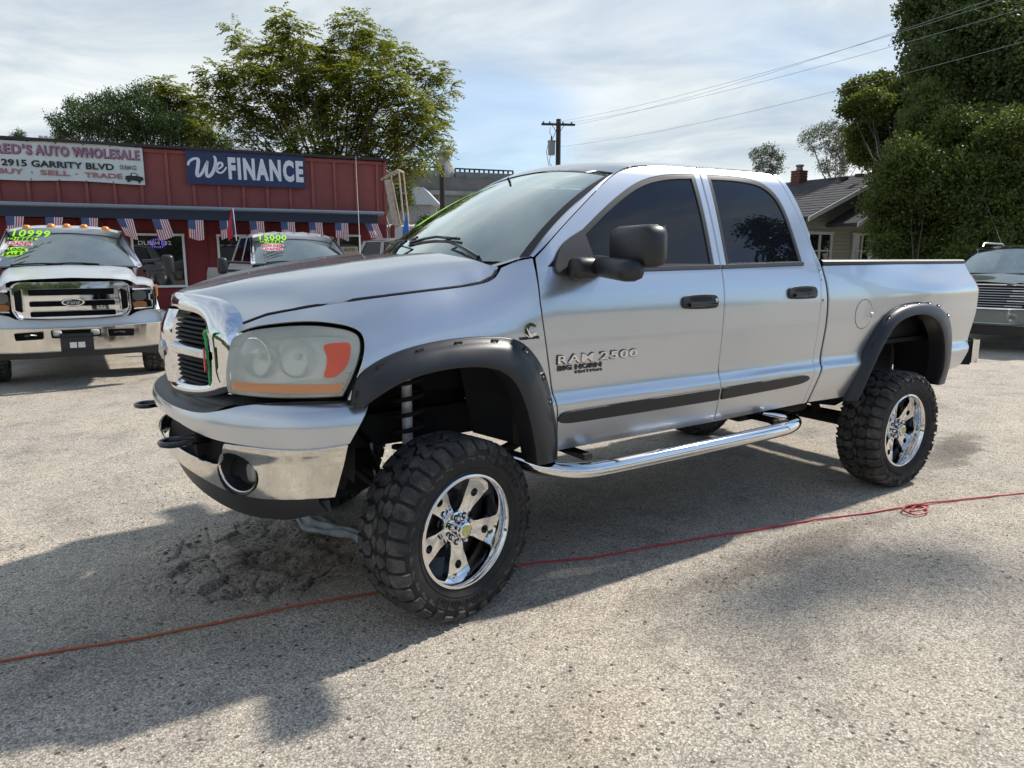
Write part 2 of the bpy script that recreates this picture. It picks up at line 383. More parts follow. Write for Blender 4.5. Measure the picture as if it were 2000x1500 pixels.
slatm = mat('slat_plastic', (.020, .020, .021), .6, spec=.3)
import math
def interp(T, x):
    # monotone-ish smooth interpolation (Catmull-Rom, non-uniform finite difference)
    n=len(T)
    if x<=T[0][0]:
        m=(T[1][1]-T[0][1])/(T[1][0]-T[0][0]); return T[0][1]+m*(x-T[0][0])
    if x>=T[-1][0]:
        m=(T[-1][1]-T[-2][1])/(T[-1][0]-T[-2][0]); return T[-1][1]+m*(x-T[-1][0])
    i=0
    while x>T[i+1][0]: i+=1
    x0,y0=T[i]; x1,y1=T[i+1]; h=x1-x0; d=(y1-y0)/h
    dm=(T[i][1]-T[i-1][1])/(T[i][0]-T[i-1][0]) if i>0 else d
    dp=(T[i+2][1]-T[i+1][1])/(T[i+2][0]-T[i+1][0]) if i+2<n else d
    m0=0 if dm*d<=0 and i>0 else (2*dm*d/(dm+d) if i>0 else d)
    m1=0 if dp*d<=0 and i+2<n else (2*dp*d/(dp+d) if i+2<n else d)
    t=(x-x0)/h
    return (2*t**3-3*t*t+1)*y0+(t**3-2*t*t+t)*h*m0+(-2*t**3+3*t*t)*y1+(t**3-t*t)*h*m1
def sstep(a,b,x):
    t=min(1,max(0,(x-a)/(b-a))); return t*t*(3-2*t)
PLAN=[(-.875,.525),(-.825,.66),(-.745,.78),(-.63,.885),(-.49,.957),(-.34,.992),(-.15,1.003),(.3,1.003),(.8,1.0),(2.6,1.0),(4.0,.995),(4.62,.965)]
_s=[0.0]*len(PLAN)
_i0=5
_s[_i0]=PLAN[_i0][0]
for i in range(_i0,len(PLAN)-1): _s[i+1]=_s[i]+math.hypot(PLAN[i+1][0]-PLAN[i][0],PLAN[i+1][1]-PLAN[i][1])
for i in range(_i0,0,-1): _s[i-1]=_s[i]-math.hypot(PLAN[i-1][0]-PLAN[i][0],PLAN[i-1][1]-PLAN[i][1])
_TX=[(s,p[0]) for s,p in zip(_s,PLAN)]; _TY=[(s,p[1]) for s,p in zip(_s,PLAN)]
S0=_s[0]; S1=_s[-1]
DOOR=[(.60,.10),(.66,.072),(.70,.058),(.78,.032),(.86,.012),(.93,.0),(.95,.004),(.985,.022),(1.02,.026),(1.12,.020),(1.25,.013),(1.36,.012),(1.44,.020),(1.50,.033),(1.56,.052),(1.60,.068),(1.70,.105),(1.90,.182),(2.05,.248),(2.10,.275),(2.15,.32),(2.19,.40)]
FEND=[(.60,.10),(.70,.058),(.86,.012),(.93,.0),(1.0,.006),(1.15,.008),(1.28,.010),(1.34,.022),(1.40,.045),(1.46,.075),(1.52,.118),(1.58,.18),(1.64,.27)]
BED=[(.60,.10),(.70,.058),(.78,.032),(.86,.012),(.93,.0),(.95,.004),(.985,.022),(1.02,.026),(1.12,.020),(1.25,.010),(1.36,.008),(1.44,.016),(1.50,.028),(1.56,.045),(1.60,.058),(1.64,.08)]
def inset(s,z):
    if s<.62:
        w=sstep(.05,.60,s)
        zf=z+.17*sstep(.30,-.95,s)
        return (1-w)*interp(FEND,zf)+w*interp(DOOR,z)
    if s<2.62: return interp(DOOR,z)
    b=.022*math.exp(-((s-4.15)/.55)**2)*(sstep(1.0,1.25,z)-sstep(1.38,1.56,z))
    return interp(BED,z)-b+.040*sstep(3.2,4.0,s)*sstep(1.40,1.60,z)-.006*sstep(3.2,4.0,s)*math.exp(-((z-1.39)/.05)**2)
def SIDE(s,z):
    x=interp(_TX,s); y=interp(_TY,s)
    e=1e-3; tx=interp(_TX,s+e)-interp(_TX,s-e); ty=interp(_TY,s+e)-interp(_TY,s-e)
    L=math.hypot(tx,ty); nx,ny=-ty/L,tx/L
    k=inset(s,z)
    return (x-nx*k, y-ny*k, z)

BPLAN=[(-1.045,0),(-1.04,.15),(-1.025,.3),(-.995,.45),(-.945,.6),(-.87,.74),(-.76,.86),(-.62,.94),(-.47,.98),(-.33,.995)]
_b=[0.0]
for i in range(1,len(BPLAN)): _b.append(_b[-1]+math.hypot(BPLAN[i][0]-BPLAN[i-1][0],BPLAN[i][1]-BPLAN[i-1][1]))
_BX=[(s,p[0]) for s,p in zip(_b,BPLAN)]; _BY=[(s,p[1]) for s,p in zip(_b,BPLAN)]
BPRO=[(.60,.10),(.65,.05),(.70,.03),(.80,.012),(.86,.004),(.90,.0),(.96,.0),(1.0,.008),(1.03,.025),(1.05,.05),(1.07,.09)]
def BUMP(s,z):
    a=abs(s); x=interp(_BX,a); y=interp(_BY,a); e=1e-3
    if a<e: tx,ty=0,1
    else: tx=interp(_BX,a+e)-interp(_BX,a-e); ty=interp(_BY,a+e)-interp(_BY,a-e)
    L=math.hypot(tx,ty); nx,ny=-ty/L,tx/L
    k=interp(BPRO,z)
    return (x-nx*k,(1 if s>=0 else -1)*(y-ny*k),z)
# ================================================================= GROUND
def vor(xs, ys, cell, seed):
    """F1, F2 and cell value of a jittered-grid Voronoi pattern"""
    X, Y = np.meshgrid(xs, ys, indexing='ij'); gx = np.floor(X/cell).astype(int); gy = np.floor(Y/cell).astype(int)
    f1 = np.full(X.shape, 9.); f2 = np.full(X.shape, 9.); val = np.zeros(X.shape)
    def h(i, j, k): v = np.sin(i*127.1+j*311.7+k*74.7+seed*13.3)*43758.5453; return v-np.floor(v)
    for di in (-1, 0, 1):
        for dj in (-1, 0, 1):
            i, j = gx+di, gy+dj; px = (i+h(i, j, 1))*cell; py = (j+h(i, j, 2))*cell; d = np.hypot(X-px, Y-py); v = h(i, j, 3)
            new = d < f1; f2 = np.where(new, f1, np.minimum(f2, d)); val = np.where(new, v, val); f1 = np.where(new, d, f1)
    return f1, f2, val
def axis(c0, c1, step, far, grow=1.22):
    a = list(np.arange(c0, c1+1e-6, step)); s = step; x = c1
    while x < far: s *= grow; x += s; a.append(x)
    s = step; x = c0; b = []
    while x > -far: s *= grow; x -= s; b.append(x)
    return np.array(b[::-1]+a)
gxs = axis(-1.45, .45, .0125, 900, 1.09); gys = axis(-1.15, .95, .0125, 900, 1.09)
GX, GY = np.meshgrid(gxs, gys, indexing='ij')
def wav(a, b, f, p): return np.sin(a*f+p+1.7*np.sin(b*f*.61+p*2))*np.sin(b*f*.83-p+1.3*np.sin(a*f*.47))
ZG = .006*wav(GX, GY, 1.3, .4)+.004*wav(GX, GY, 3.1, 2.)+.0022*wav(GX, GY, 9.0, 1.)+.0012*wav(GX, GY, 25.0, 3.)
f1, f2, val = vor(gxs, gys, .15, 4); g1, g2, gval = vor(gxs, gys, .05, 9)
wx = GX+.05*wav(GX, GY, 11, .7); wy = GY+.05*wav(GX, GY, 9, 2.7)
def bump_mask(cx, cy, rx, ry, soft=.35):
    d = np.sqrt(((wx-cx)/rx)**2+((wy-cy)/ry)**2); return np.clip((1-d)/soft, 0, 1)
pit = bump_mask(-.33, .28, .34, .50)
ring = np.clip(bump_mask(-.56, .24, .62, .64, .30)-pit*.8, 0, 1)
crack = np.clip(1-(f2-f1)/.018, 0, 1)
pitz = -.060*pit + pit*.012*wav(GX, GY, 17, 1.2)+pit*(gval-.5)*.012
near = (np.abs(GX) < 3) & (np.abs(GY) < 3)
ZG = ZG*(1-.5*pit)+pitz+np.where(near, ring*((val-.60)*.036-.030*crack+.008*(gval-.5)), 0)
hole = bump_mask(-.66, -.14, .15, .07, .5); ZG -= .05*hole
WETZ = (pit, ring, hole)
tyre = sum(np.exp(-(((GX-a)/.16)**2+((GY-b)/.20)**2)) for a, b in ((0, -.86), (0, .86), (3.57, -.84), (3.57, .84)))
ZG = ZG*(1-np.clip(tyre*1.6, 0, 1))
far_ = np.clip((np.hypot(GX, GY)-25)/60, 0, 1); ZG = ZG*(1-far_)
nx_, ny_ = len(gxs), len(gys)
Vg = np.stack([GX.ravel(), GY.ravel(), ZG.ravel()], 1)
ii, jj = np.meshgrid(np.arange(nx_-1), np.arange(ny_-1), indexing='ij'); a_ = (ii*ny_+jj).ravel(); Fg = np.stack([a_, a_+ny_, a_+ny_+1, a_+1], 1)
def fast_mesh(name, V, F, mats, parent=None, smooth=True, midx=None, uniform=4):
    me = bpy.data.meshes.new(name); nv, nf = len(V), len(F); me.vertices.add(nv); me.vertices.foreach_set('co', np.asarray(V, np.float32).ravel())
    me.loops.add(nf*uniform); me.loops.foreach_set('vertex_index', np.asarray(F, np.int32).ravel()); me.polygons.add(nf)
    me.polygons.foreach_set('loop_start', np.arange(0, nf*uniform, uniform, dtype=np.int32)); me.polygons.foreach_set('loop_total', np.full(nf, uniform, np.int32))
    if smooth: me.polygons.foreach_set('use_smooth', np.ones(nf, bool))
    for m in (mats if isinstance(mats, list) else [mats]): me.materials.append(m)
    if midx is not None: me.polygons.foreach_set('material_index', midx)
    me.update(calc_edges=True); me.validate(); o = bpy.data.objects.new(name, me); COL.objects.link(o)
    if parent: o.parent = parent
    return o
gm = bpy.data.materials.new('worn_asphalt'); gm.use_nodes = True; t = gm.node_tree; bs = t.nodes['Principled BSDF']; tc = N(t, 'ShaderNodeTexCoord'); gv = tc.outputs['Object']
def vtex(scale, feature='F1', rnd=1.0, off=None):
    v = N(t, 'ShaderNodeTexVoronoi', feature=feature); v.inputs['Scale'].default_value = scale; v.inputs['Randomness'].default_value = rnd; t.links.new(gv, v.inputs['Vector']); return v
stones = vtex(125); stones2 = vtex(210); big = vtex(42)
patch = noise(t, gv, .45, 6, .6, .5); patch2 = noise(t, gv, 2.2, 7, .62, .4, (3, 5, 0)); fine = noise(t, gv, 160, 3, .6); midn = noise(t, gv, 14, 6, .7, .2, (9, 1, 0))
sepc = N(t, 'ShaderNodeSeparateColor'); t.links.new(stones.outputs['Color'], sepc.inputs[0])
sepb = N(t, 'ShaderNodeSeparateColor'); t.links.new(big.outputs['Color'], sepb.inputs[0]); seps = N(t, 'ShaderNodeSeparateColor'); t.links.new(stones2.outputs['Color'], seps.inputs[0])
col1 = ramp(t, sepc.outputs[0], [(0, (.10, .090, .080)), (.12, (.19, .172, .152)), (.30, (.34, .310, .272)), (.62, (.48, .442, .388)), (.88, (.60, .56, .50)), (1, (.74, .71, .66))])
col2 = ramp(t, seps.outputs[0], [(0, (.17, .155, .138)), (.5, (.42, .386, .340)), (1, (.58, .54, .48))])
c = mixc(t, .42, col1.outputs[0], col2.outputs[0])
bigr = ramp(t, sepb.outputs[1], [(.0, 0), (.86, 0), (.885, 1)], 'CONSTANT'); bigd = ramp(t, big.outputs['Distance'], [(.30, 1), (.42, 0)])
bm_ = N(t, 'ShaderNodeMath', operation='MULTIPLY'); t.links.new(bigr.outputs[0], bm_.inputs[0]); t.links.new(bigd.outputs[0], bm_.inputs[1])
bigc = ramp(t, sepb.outputs[2], [(0, (.07, .065, .06)), (.5, (.22, .20, .19)), (.75, (.50, .48, .45)), (1, (.62, .60, .56))]); c = mixc(t, bm_.outputs[0], c, bigc.outputs[0])
# binder seen between the stones
gapm = ramp(t, stones.outputs['Distance'], [(.45, 0), (.72, .55)]); c = mixc(t, gapm.outputs[0], c, (.12, .11, .10))
pr = ramp(t, patch.outputs[0], [(.30, (.74, .75, .78)), (.48, (.98, .98, .97)), (.70, (1.12, 1.09, 1.04))]); c = mixc(t, 1.0, c, pr.outputs[0], 'MULTIPLY')
pr2 = ramp(t, patch2.outputs[0], [(.30, (.90, .87, .84)), (.46, (1.28, 1.22, 1.15)), (.7, (1.46, 1.39, 1.30))]); c = mixc(t, 1.0, c, pr2.outputs[0], 'MULTIPLY')
pr3 = ramp(t, midn.outputs[0], [(.28, (.55, .54, .53)), (.40, (.92, .92, .92)), (.6, (1.05, 1.05, 1.04))]); c = mixc(t, .8, c, pr3.outputs[0], 'MULTIPLY')
def stain(cx, cy, rx, ry, colr, amt, ang=0.0):
    global c
    mp = N(t, 'ShaderNodeMapping'); mp.vector_type = 'TEXTURE'; mp.inputs['Location'].default_value = (cx, cy, 0); mp.inputs['Rotation'].default_value = (0, 0, ang); mp.inputs['Scale'].default_value = (rx, ry, 1)
    wob = N(t, 'ShaderNodeVectorMath', operation='MULTIPLY_ADD'); nn = noise(t, gv, 5, 5, .65); t.links.new(nn.outputs[1], wob.inputs[0]); wob.inputs[1].default_value = (.5, .5, 0); t.links.new(gv, wob.inputs[2])
    t.links.new(wob.outputs[0], mp.inputs[0]); ln = N(t, 'ShaderNodeVectorMath', operation='LENGTH')
    flat = N(t, 'ShaderNodeVectorMath', operation='MULTIPLY'); t.links.new(mp.outputs[0], flat.inputs[0]); flat.inputs[1].default_value = (1, 1, 0); t.links.new(flat.outputs[0], ln.inputs[0])
    r = ramp(t, ln.outputs['Value'], [(.0, amt), (.55, amt*.8), (1.0, 0)]); c = mixc(t, r.outputs[0], c, colr, 'MULTIPLY')
stain(-.10, .35, .60, .75, (.60, .52, .46), .7)            # soil in the broken patch
stain(-.95, -.05, .75, .60, (.72, .70, .68), .6)
stain(5.35, -.45, .95, .22, (.25, .24, .24), .85, .25)       # dark oil mark behind the rear wheel
stain(6.2, .9, 1.6, .8, (.60, .55, .50), .6)
stain(1.2, .2, 1.8, .7, (.78, .72, .66), .7)
stain(2.2, -1.1, 1.7, .14, (.50, .47, .44), .6, .02)
stain(-.1, -1.75, .8, .30, (.82, .78, .73), .6, .1)
ao = N(t, 'ShaderNodeMath', operation='ADD')
t.links.new(c, bs.inputs['Base Color']); bs.inputs['Roughness'].default_value = .88; bs.inputs['Specular IOR Level'].default_value = .3
hm = N(t, 'ShaderNodeMath', operation='MULTIPLY_ADD'); t.links.new(stones.outputs['Distance'], hm.inputs[0]); hm.inputs[1].default_value = -1.0; t.links.new(seps.outputs[1], hm.inputs[2])
h2 = N(t, 'ShaderNodeMath', operation='MULTIPLY_ADD'); t.links.new(midn.outputs[0], h2.inputs[0]); h2.inputs[1].default_value = 3.0; t.links.new(hm.outputs[0], h2.inputs[2])
h3 = N(t, 'ShaderNodeMath', operation='MULTIPLY_ADD'); t.links.new(bm_.outputs[0], h3.inputs[0]); h3.inputs[1].default_value = 1.6; t.links.new(h2.outputs[0], h3.inputs[2])
bp = N(t, 'ShaderNodeBump'); bp.inputs['Strength'].default_value = .9; bp.inputs['Distance'].default_value = .0026; t.links.new(h3.outputs[0], bp.inputs['Height']); t.links.new(bp.outputs[0], bs.inputs['Normal'])
tag(fast_mesh('ground', Vg, Fg, gm), kind='structure')
# loose stones
def gz(x, y):
    i = min(nx_-1, max(0, int(np.searchsorted(gxs, x)))); j = min(ny_-1, max(0, int(np.searchsorted(gys, y)))); return float(ZG[i, j])
def stones_mesh(name, n, region, smin, smax, m, seed):
    r = np.random.RandomState(seed); V, F = [], []
    base = [(0, 0, 1), (.9, 0, .3), (.28, .86, .25), (-.73, .53, .3), (-.73, -.53, .2), (.28, -.86, .3), (0, 0, -.4)]; fb = [(0, 1, 2), (0, 2, 3), (0, 3, 4), (0, 4, 5), (0, 5, 1), (6, 2, 1), (6, 3, 2), (6, 4, 3), (6, 5, 4), (6, 1, 5)]
    for k in range(n):
        x, y = region(r); s = smin+(smax-smin)*r.rand()**3; a = r.rand()*6.28; ca, sa = math.cos(a), math.sin(a); sx, sy, sz = s*(.7+.6*r.rand()), s*(.6+.5*r.rand()), s*(.35+.4*r.rand()); b = len(V)
        for q in base:
            j = 1+.25*(r.rand()-.5); u, v, w = q[0]*sx*j, q[1]*sy*j, q[2]*sz; V.append((x+u*ca-v*sa, y+u*sa+v*ca, .002+w))
        F += [(b+i, b+j, b+k2) for i, j, k2 in fb]
    return tag(fast_mesh(name, V, F, m, smooth=False, uniform=3), kind='stuff', label='small loose stones and grit scattered over the worn pavement', cat='gravel')
def reg1(r):
    while True:
        d = 1.6+7*r.rand()**1.5; a = YAW+(r.rand()-.5)*1.5; x, y = CAMP.x+d*math.cos(a), CAMP.y+d*math.sin(a); return x, y
def reg2(r): a = r.rand()*6.28; d = r.rand()**.5; return -.50+.62*d*math.cos(a), .28+.60*d*math.sin(a)
stones_mesh('loose_gravel', 1500, reg1, .0018, .010, mat('stone_grey', (.20, .185, .165), .9, var=.6, vscale=30), 3)
o = stones_mesh('broken_asphalt_crumbs', 420, reg2, .004, .024, mat('asphalt_crumb', (.14, .125, .11), .95, var=.4, vscale=30), 5); o['label'] = 'dark crumbs of broken asphalt around the pothole by the front wheel'; o['category'] = 'rubble'

# ================================================================= DEALER BUILDING
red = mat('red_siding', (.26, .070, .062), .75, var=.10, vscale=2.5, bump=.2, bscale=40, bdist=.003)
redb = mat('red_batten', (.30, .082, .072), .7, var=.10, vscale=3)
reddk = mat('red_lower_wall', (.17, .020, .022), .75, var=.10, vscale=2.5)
navy = mat('navy_fascia', (.010, .016, .040), .5); gut = mat('gutter_metal', (.22, .27, .33), .35, .5)
trim = mat('dark_trim', (.03, .018, .018), .6); white = mat('white_trim', (.72, .72, .70), .5); glassd = mat('shop_glass', (.012, .013, .015), .03, spec=.8)
vinyl = mat('banner_vinyl', (.66, .70, .67), .5, var=.03, vscale=2, bump=.2, bscale=2.0, bdist=.02); navyv = mat('navy_vinyl', (.016, .032, .105), .45, var=.05)
bld = empty('dealership_building', (-2.03, 18.47, 0), math.atan2(-1.32, 9.5), label='low red board-and-batten dealership building with dark eave behind the parked trucks', cat='building')
def BB(name, c, d, m, parent=bld, bev=0.0): return MB().box(c, d, None, bev).build(name, m, parent, smooth=bev > 0)
U0, U1 = -9.0, 9.62
BB('wall', ((U0+U1)/2, 4.0, 2.25), (U1-U0, 7.9, 4.5), red)
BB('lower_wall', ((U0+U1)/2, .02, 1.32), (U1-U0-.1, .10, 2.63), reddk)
BB('roof_cap', ((U0+U1)/2, 3.95, 4.54), (U1-U0+.12, 8.2, .07), trim)
BB('base_board', ((U0+U1)/2, -.04, .14), (U1-U0, .05, .28), mat('plinth', (.10, .09, .085), .9))
for u in [.46+.635*k for k in range(-12, 15)]:
    if u < U1-.05 and u > -4: BB('batten', (u, .02, 3.72), (.075, .055, 1.52), redb)
BB('rake_board', (U1-.03, .01, 3.72), (.09, .07, 1.52), redb); BB('top_rail', ((U0+U1)/2, .015, 4.44), (U1-U0-.2, .06, .09), redb)
for u in [.2+.61*k for k in range(-3, 16)]:
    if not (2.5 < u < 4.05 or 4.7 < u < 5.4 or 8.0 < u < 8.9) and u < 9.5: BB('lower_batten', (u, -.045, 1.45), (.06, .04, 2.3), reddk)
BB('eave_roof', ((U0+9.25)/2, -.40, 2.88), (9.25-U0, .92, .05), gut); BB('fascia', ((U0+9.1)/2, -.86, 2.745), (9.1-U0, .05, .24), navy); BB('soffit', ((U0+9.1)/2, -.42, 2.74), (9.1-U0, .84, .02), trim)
BB('gutter', ((U0+9.28)/2, -.93, 2.925), (9.28-U0, .12, .085), gut, bev=.02)
for u0, u1, z0, z1 in ((2.66, 3.90, .88, 2.26), (4.78, 5.55, 1.0, 2.26), (8.10, 8.74, .95, 2.30)):
    w_ = empty('window', (0, 0, 0)); w_.parent = bld; cu, cz = (u0+u1)/2, (z0+z1)/2
    BB('pane', (cu, -.055, cz), (u1-u0-.06, .01, z1-z0-.06), glassd, w_)
    b = MB(); [b.box(*q) for q in (((cu, -.075, z1), (u1-u0+.08, .05, .06)), ((cu, -.075, z0), (u1-u0+.08, .06, .06)), ((u0, -.0755, cz), (.06, .05, z1-z0-.06)), ((u1, -.0755, cz), (.06, .05, z1-z0-.06)))]; b.build('frame', white, w_, smooth=False)
    if u0 < 3:
        text('window_lettering', 'DLR#4132', .80, .115, white, w_, (2.80, -.066, 1.98), (1, 0, 0), (0, 0, 1), bold=.01, ext=.003)
        b = MB(); rr = random.Random(4)
        for k in range(46):
            a = 2*PI*k/46; f = 1 if k % 2 else .78; b.box((3.27+.19*f*math.cos(a), -.070, 2.03+.12*f*math.sin(a)), (.014, .008, .014))
        b.build('led_sign', mat('violet_leds', (.10, .05, .5), .5, emis=(.25, .12, 1.0, 1.6)), w_, smooth=False)
        # faint reflection-like interior shapes: a desk and blinds behind glass are left dark
    if u0 > 8: BB('paper_sign', (cu, -.066, 1.78), (.52, .008, .40), mat('poster_board', (.50, .46, .36), .7), w_); text('sign_lettering', 'AUTO', .34, .085, mat('brown_print', (.20, .04, .02), .6), w_, (cu-.17, -.072, 1.84), (1, 0, 0), (0, 0, 1), bold=.02); text('sign_lettering', 'SALE *', .34, .085, mat('brown_print'), w_, (cu-.17, -.072, 1.68), (1, 0, 0), (0, 0, 1), bold=.02)
for u in (.97, 5.64):
    fl = empty('flood_light', (0, 0, 0)); fl.parent = bld
    for k in (-1, 0, 1): MB().box((u+.11*k, -.12, 4.60), (.09, .10, .065), None, .012).build('lamp_head', mat('lamp_grey', (.45, .45, .43), .5), fl)
    BB('bracket', (u, -.05, 4.575), (.10, .14, .02), trim, fl)
BB('corner_post', (9.56, -.80, 1.35), (.10, .10, 2.5), reddk)
pink = mat('mauve_print', (.36, .15, .22), .5); pinkd = mat('dark_mauve_shadow', (.10, .04, .09), .5); rose = mat('rose_print', (.42, .16, .16), .5)
def cloth_sheet(name, u0, u1, z0, z1, m, parent, y=-.07):
    rows = [[(u, y-.012*math.sin(u*3.1)*math.sin((z-z0)*3)-.006*math.sin(u*9), z-(.02*math.sin((u-u0)*2.2) if z in (z0, z1) else 0)) for z in np.linspace(z0, z1, 8)] for u in np.linspace(u0, u1, 40)]
    return MB().grid(rows).build(name, m, parent)
ban = empty('banner', bld.location[:], bld.rotation_euler.z, label='long white vinyl banner reading AUTO WHOLESALE 2915 GARRITY BLVD on the red wall', cat='banner')
cloth_sheet('sheet', -3.4, 3.09, 3.56, 4.505, vinyl, ban)
def BT(s, u, z, w, h, m, par, y=-.092, **k): return text('lettering', s, w, h, m, par, (u, y, z), (1, 0, 0), (0, 0, 1), **k)
for s, u, w in (("RED'S", -.155, .79), ('AUTO', .70, .72), ('WHOLESALE', 1.49, 1.52)):
    BT(s, u+.014, 4.155, w, .255, pinkd, ban, bold=.045, ext=.002, space=1.16); BT(s, u, 4.168, w, .245, pink, ban, y=-.096, bold=.028, ext=.003, space=1.16)
BT('2915 GARRITY BLVD', -.03, 3.875, 2.43, .165, blackt, ban, bold=.03); BT('DLR#4132', 2.54, 3.900, .38, .125, blackt, ban)
BT('BUY', -.13, 3.69, .54, .125, rose, ban, bold=.03); BT('SELL', .76, 3.69, .65, .125, rose, ban, bold=.03); BT('TRADE', 1.72, 3.675, .86, .125, rose, ban, bold=.03)
for u in (.585, 1.54): MB().box((u, -.093, 3.745), (.035, .005, .035)).build('dot', rose, ban, smooth=False)
b = MB(); b.prism([(0, .07), (.02, .15), (.13, .17), (.15, .235), (.27, .235), (.31, .16), (.41, .14), (.435, .10), (.43, .055), (.36, .04), (.30, .03), (.20, .045), (.06, .045)], (2.63, -.092, 3.60), (1, 0, 0), (0, 0, 1), (0, -.005, 0))
for q in (.085, .33): b.lathe([(.045, .008), (.0, .008)], (2.63+q, -.092, 3.645), (0, -1, 0), 14)
tr_ = b.build('truck_picture', blackt, ban, smooth=False)
MB().prism([(.165, .165), (.17, .215), (.26, .215), (.285, .165)], (2.63, -.098, 3.60), (1, 0, 0), (0, 0, 1), (0, -.003, 0)).build('picture_window', vinyl, tr_, smooth=False)
for u in (.55, 1.15, 1.75, 2.35, 2.95):
    for z in (3.585, 4.48): MB().lathe([(.016, 0), (.014, .006), (.0, .006)], (u, -.084, z), (0, -1, 0), 10).build('grommet', trim, ban)
fin_ = empty('finance_sign', bld.location[:], bld.rotation_euler.z, label='navy blue sign reading We FINANCE in white on the red wall', cat='sign')
BB('board', (5.675, -.075, 4.075), (3.11, .03, .905), navyv, fin_)
fw = mat('sign_white', (.74, .76, .80), .5)
BT('FINANCE', 5.17, 3.775, 2.01, .60, fw, fin_, y=-.092, bold=.052, space=1.22)
def stroke(b, P, wd):
    P = [Vector(p) for p in P]; f = []
    for i in range(len(P)-1):
        p0, p1, p2, p3 = P[max(0, i-1)], P[i], P[i+1], P[min(len(P)-1, i+2)]
        for k in range(6): t_ = k/6; f.append(.5*((2*p1)+(-p0+p2)*t_+(2*p0-5*p1+4*p2-p3)*t_*t_+(-p0+3*p1-3*p2+p3)*t_**3))
    f.append(P[-1]); vs = []; n = len(f)
    for i in range(n):
        d = (f[min(n-1, i+1)]-f[max(0, i-1)]).normalized(); nn = Vector((-d.y, d.x)); k = wd*(.55+.45*math.sin(PI*min(1, max(0, (i+1)/(n+1)))))*(1+.35*abs(d.y))
        for s in (1, -1): q = f[i]+nn*k*s; vs.append((q.x, -.094-.002, q.y))
    b.add(vs, [(2*i, 2*i+1, 2*i+3, 2*i+2) for i in range(n-1)])
b = MB()
stroke(b, [(4.16, 4.10), (4.20, 4.20), (4.32, 4.28), (4.42, 4.27), (4.41, 4.12), (4.37, 3.90), (4.40, 3.83), (4.50, 3.92), (4.62, 4.16), (4.66, 4.24)], .034)
stroke(b, [(4.66, 4.24), (4.62, 4.02), (4.61, 3.88), (4.66, 3.83), (4.76, 3.93), (4.84, 4.12), (4.86, 4.30), (4.82, 4.38)], .034)
stroke(b, [(4.86, 4.02), (4.95, 4.06), (5.02, 4.13), (5.01, 4.20), (4.94, 4.20), (4.88, 4.10), (4.88, 3.99), (4.95, 3.94), (5.04, 3.98), (5.13, 4.10)], .026)
b.build('lettering', fw, fin_, smooth=False, recalc=False)
# --- bunting flags under the eave
fr_ = mat('flag_red', (.42, .05, .06), .8); fwh = mat('flag_white', (.70, .68, .70), .8); fbl = mat('flag_blue', (.07, .10, .22), .8, var=.5, vscale=60)
pxs = [10, 85, 154, 226, 289, 355, 415, 474, 538, 597, 654, 712]; us = np.interp(pxs, [10, 226, 654, 712], [.06, 2.39, 7.86, 8.72])
NAMES = ['above the left end of the 10999 truck', 'above the amber roof lamps of the 10999 truck', 'above the right half of the 10999 truck roof', 'at the left corner of the shop window', 'over the DLR lettering on the shop window', 'right beside the shop window frame', 'left of the red pennant on the white truck', 'right of the red pennant', 'above the middle of the 15000 truck roof', 'above the right end of the 15000 truck roof', 'above the poster in the right window', 'at the right end of the eave, blown sideways']
for k, u in enumerate(us):
    rr = random.Random(k+3); f = MB(); nx2, nz2 = 14, 10; w_, h_ = .37, .47; drag = rr.uniform(-.03, .06)+(.12 if k in (3, 4) else 0)+(.0 if k < 11 else .18); ph = rr.random()*6
    def fp(a, c): return Vector((u+a*w_*(1-.22*c*(k in (0, 1, 2, 3)))+drag*c, -.90-.03*math.sin(a*9+ph)*c-.02*math.sin(c*5+ph), 2.625-c*h_*(1+.12*math.sin(a*3+ph))))
    P = [[fp(i/nx2, j/nz2) for j in range(nz2+1)] for i in range(nx2+1)]
    f.v = [q for r in P for q in r]
    for i in range(nx2):
        for j in range(nz2): f.f.append((i*(nz2+1)+j, i*(nz2+1)+j+1, (i+1)*(nz2+1)+j+1, (i+1)*(nz2+1)+j)); f.mi.append(2 if (i < 7 and j < 5) else (i % 2))
    o = f.build('small_flag', [fr_, fwh, fbl], None); o.matrix_world = Matrix.Translation(bld.location) @ Matrix.Rotation(bld.rotation_euler.z, 4, 'Z')
    tag(o, 'small stars-and-stripes flag hanging from the eave '+NAMES[k], 'flag', 'small flags hanging under the eave')
# --- rusty frame leaning at the building corner
rust = mat('rusty_wood', (.32, .20, .13), .85, var=.4, vscale=12); rustl = mat('pale_timber', (.50, .42, .34), .85, var=.2, vscale=10)
fr0 = empty('timber_frame', bld.location[:], bld.rotation_euler.z, label='tall weathered timber and steel rack frame standing at the right corner of the red building', cat='rack')
def TB_(name, a, b2, r, m): MB().tube([a, b2], r, 6).build(name, m, fr0)
for a, c, r, m in (((9.25, .3, 3.82), (9.92, -.3, 4.24), .045, rustl), ((9.92, -.3, 4.24), (10.2, .1, 4.22), .035, rustl), ((9.28, .3, 3.78), (9.45, .3, 2.75), .03, rustl), ((9.60, 0, 4.0), (9.85, 0, 2.6), .035, rust), ((9.94, -.3, 4.2), (10.05, -.3, 2.75), .03, rustl), ((10.2, .1, 4.2), (10.34, .1, 2.72), .028, rustl), ((9.55, 0, 2.48), (10.40, 0, 2.78), .035, rust), ((9.70, 0, 2.5), (9.70, 0, .0), .06, rust), ((10.3, .1, 2.75), (10.3, .1, 0), .04, rust)):
    TB_('beam', a, c, r, m)
for q_ in (((9.40, .28, 3.86), (9.70, .05, 2.55)), ((9.75, -.1, 4.10), (9.98, -.2, 2.66)), ((9.50, .1, 2.50), (10.0, -.25, 2.66))): TB_('beam', *q_, .022, rustl)
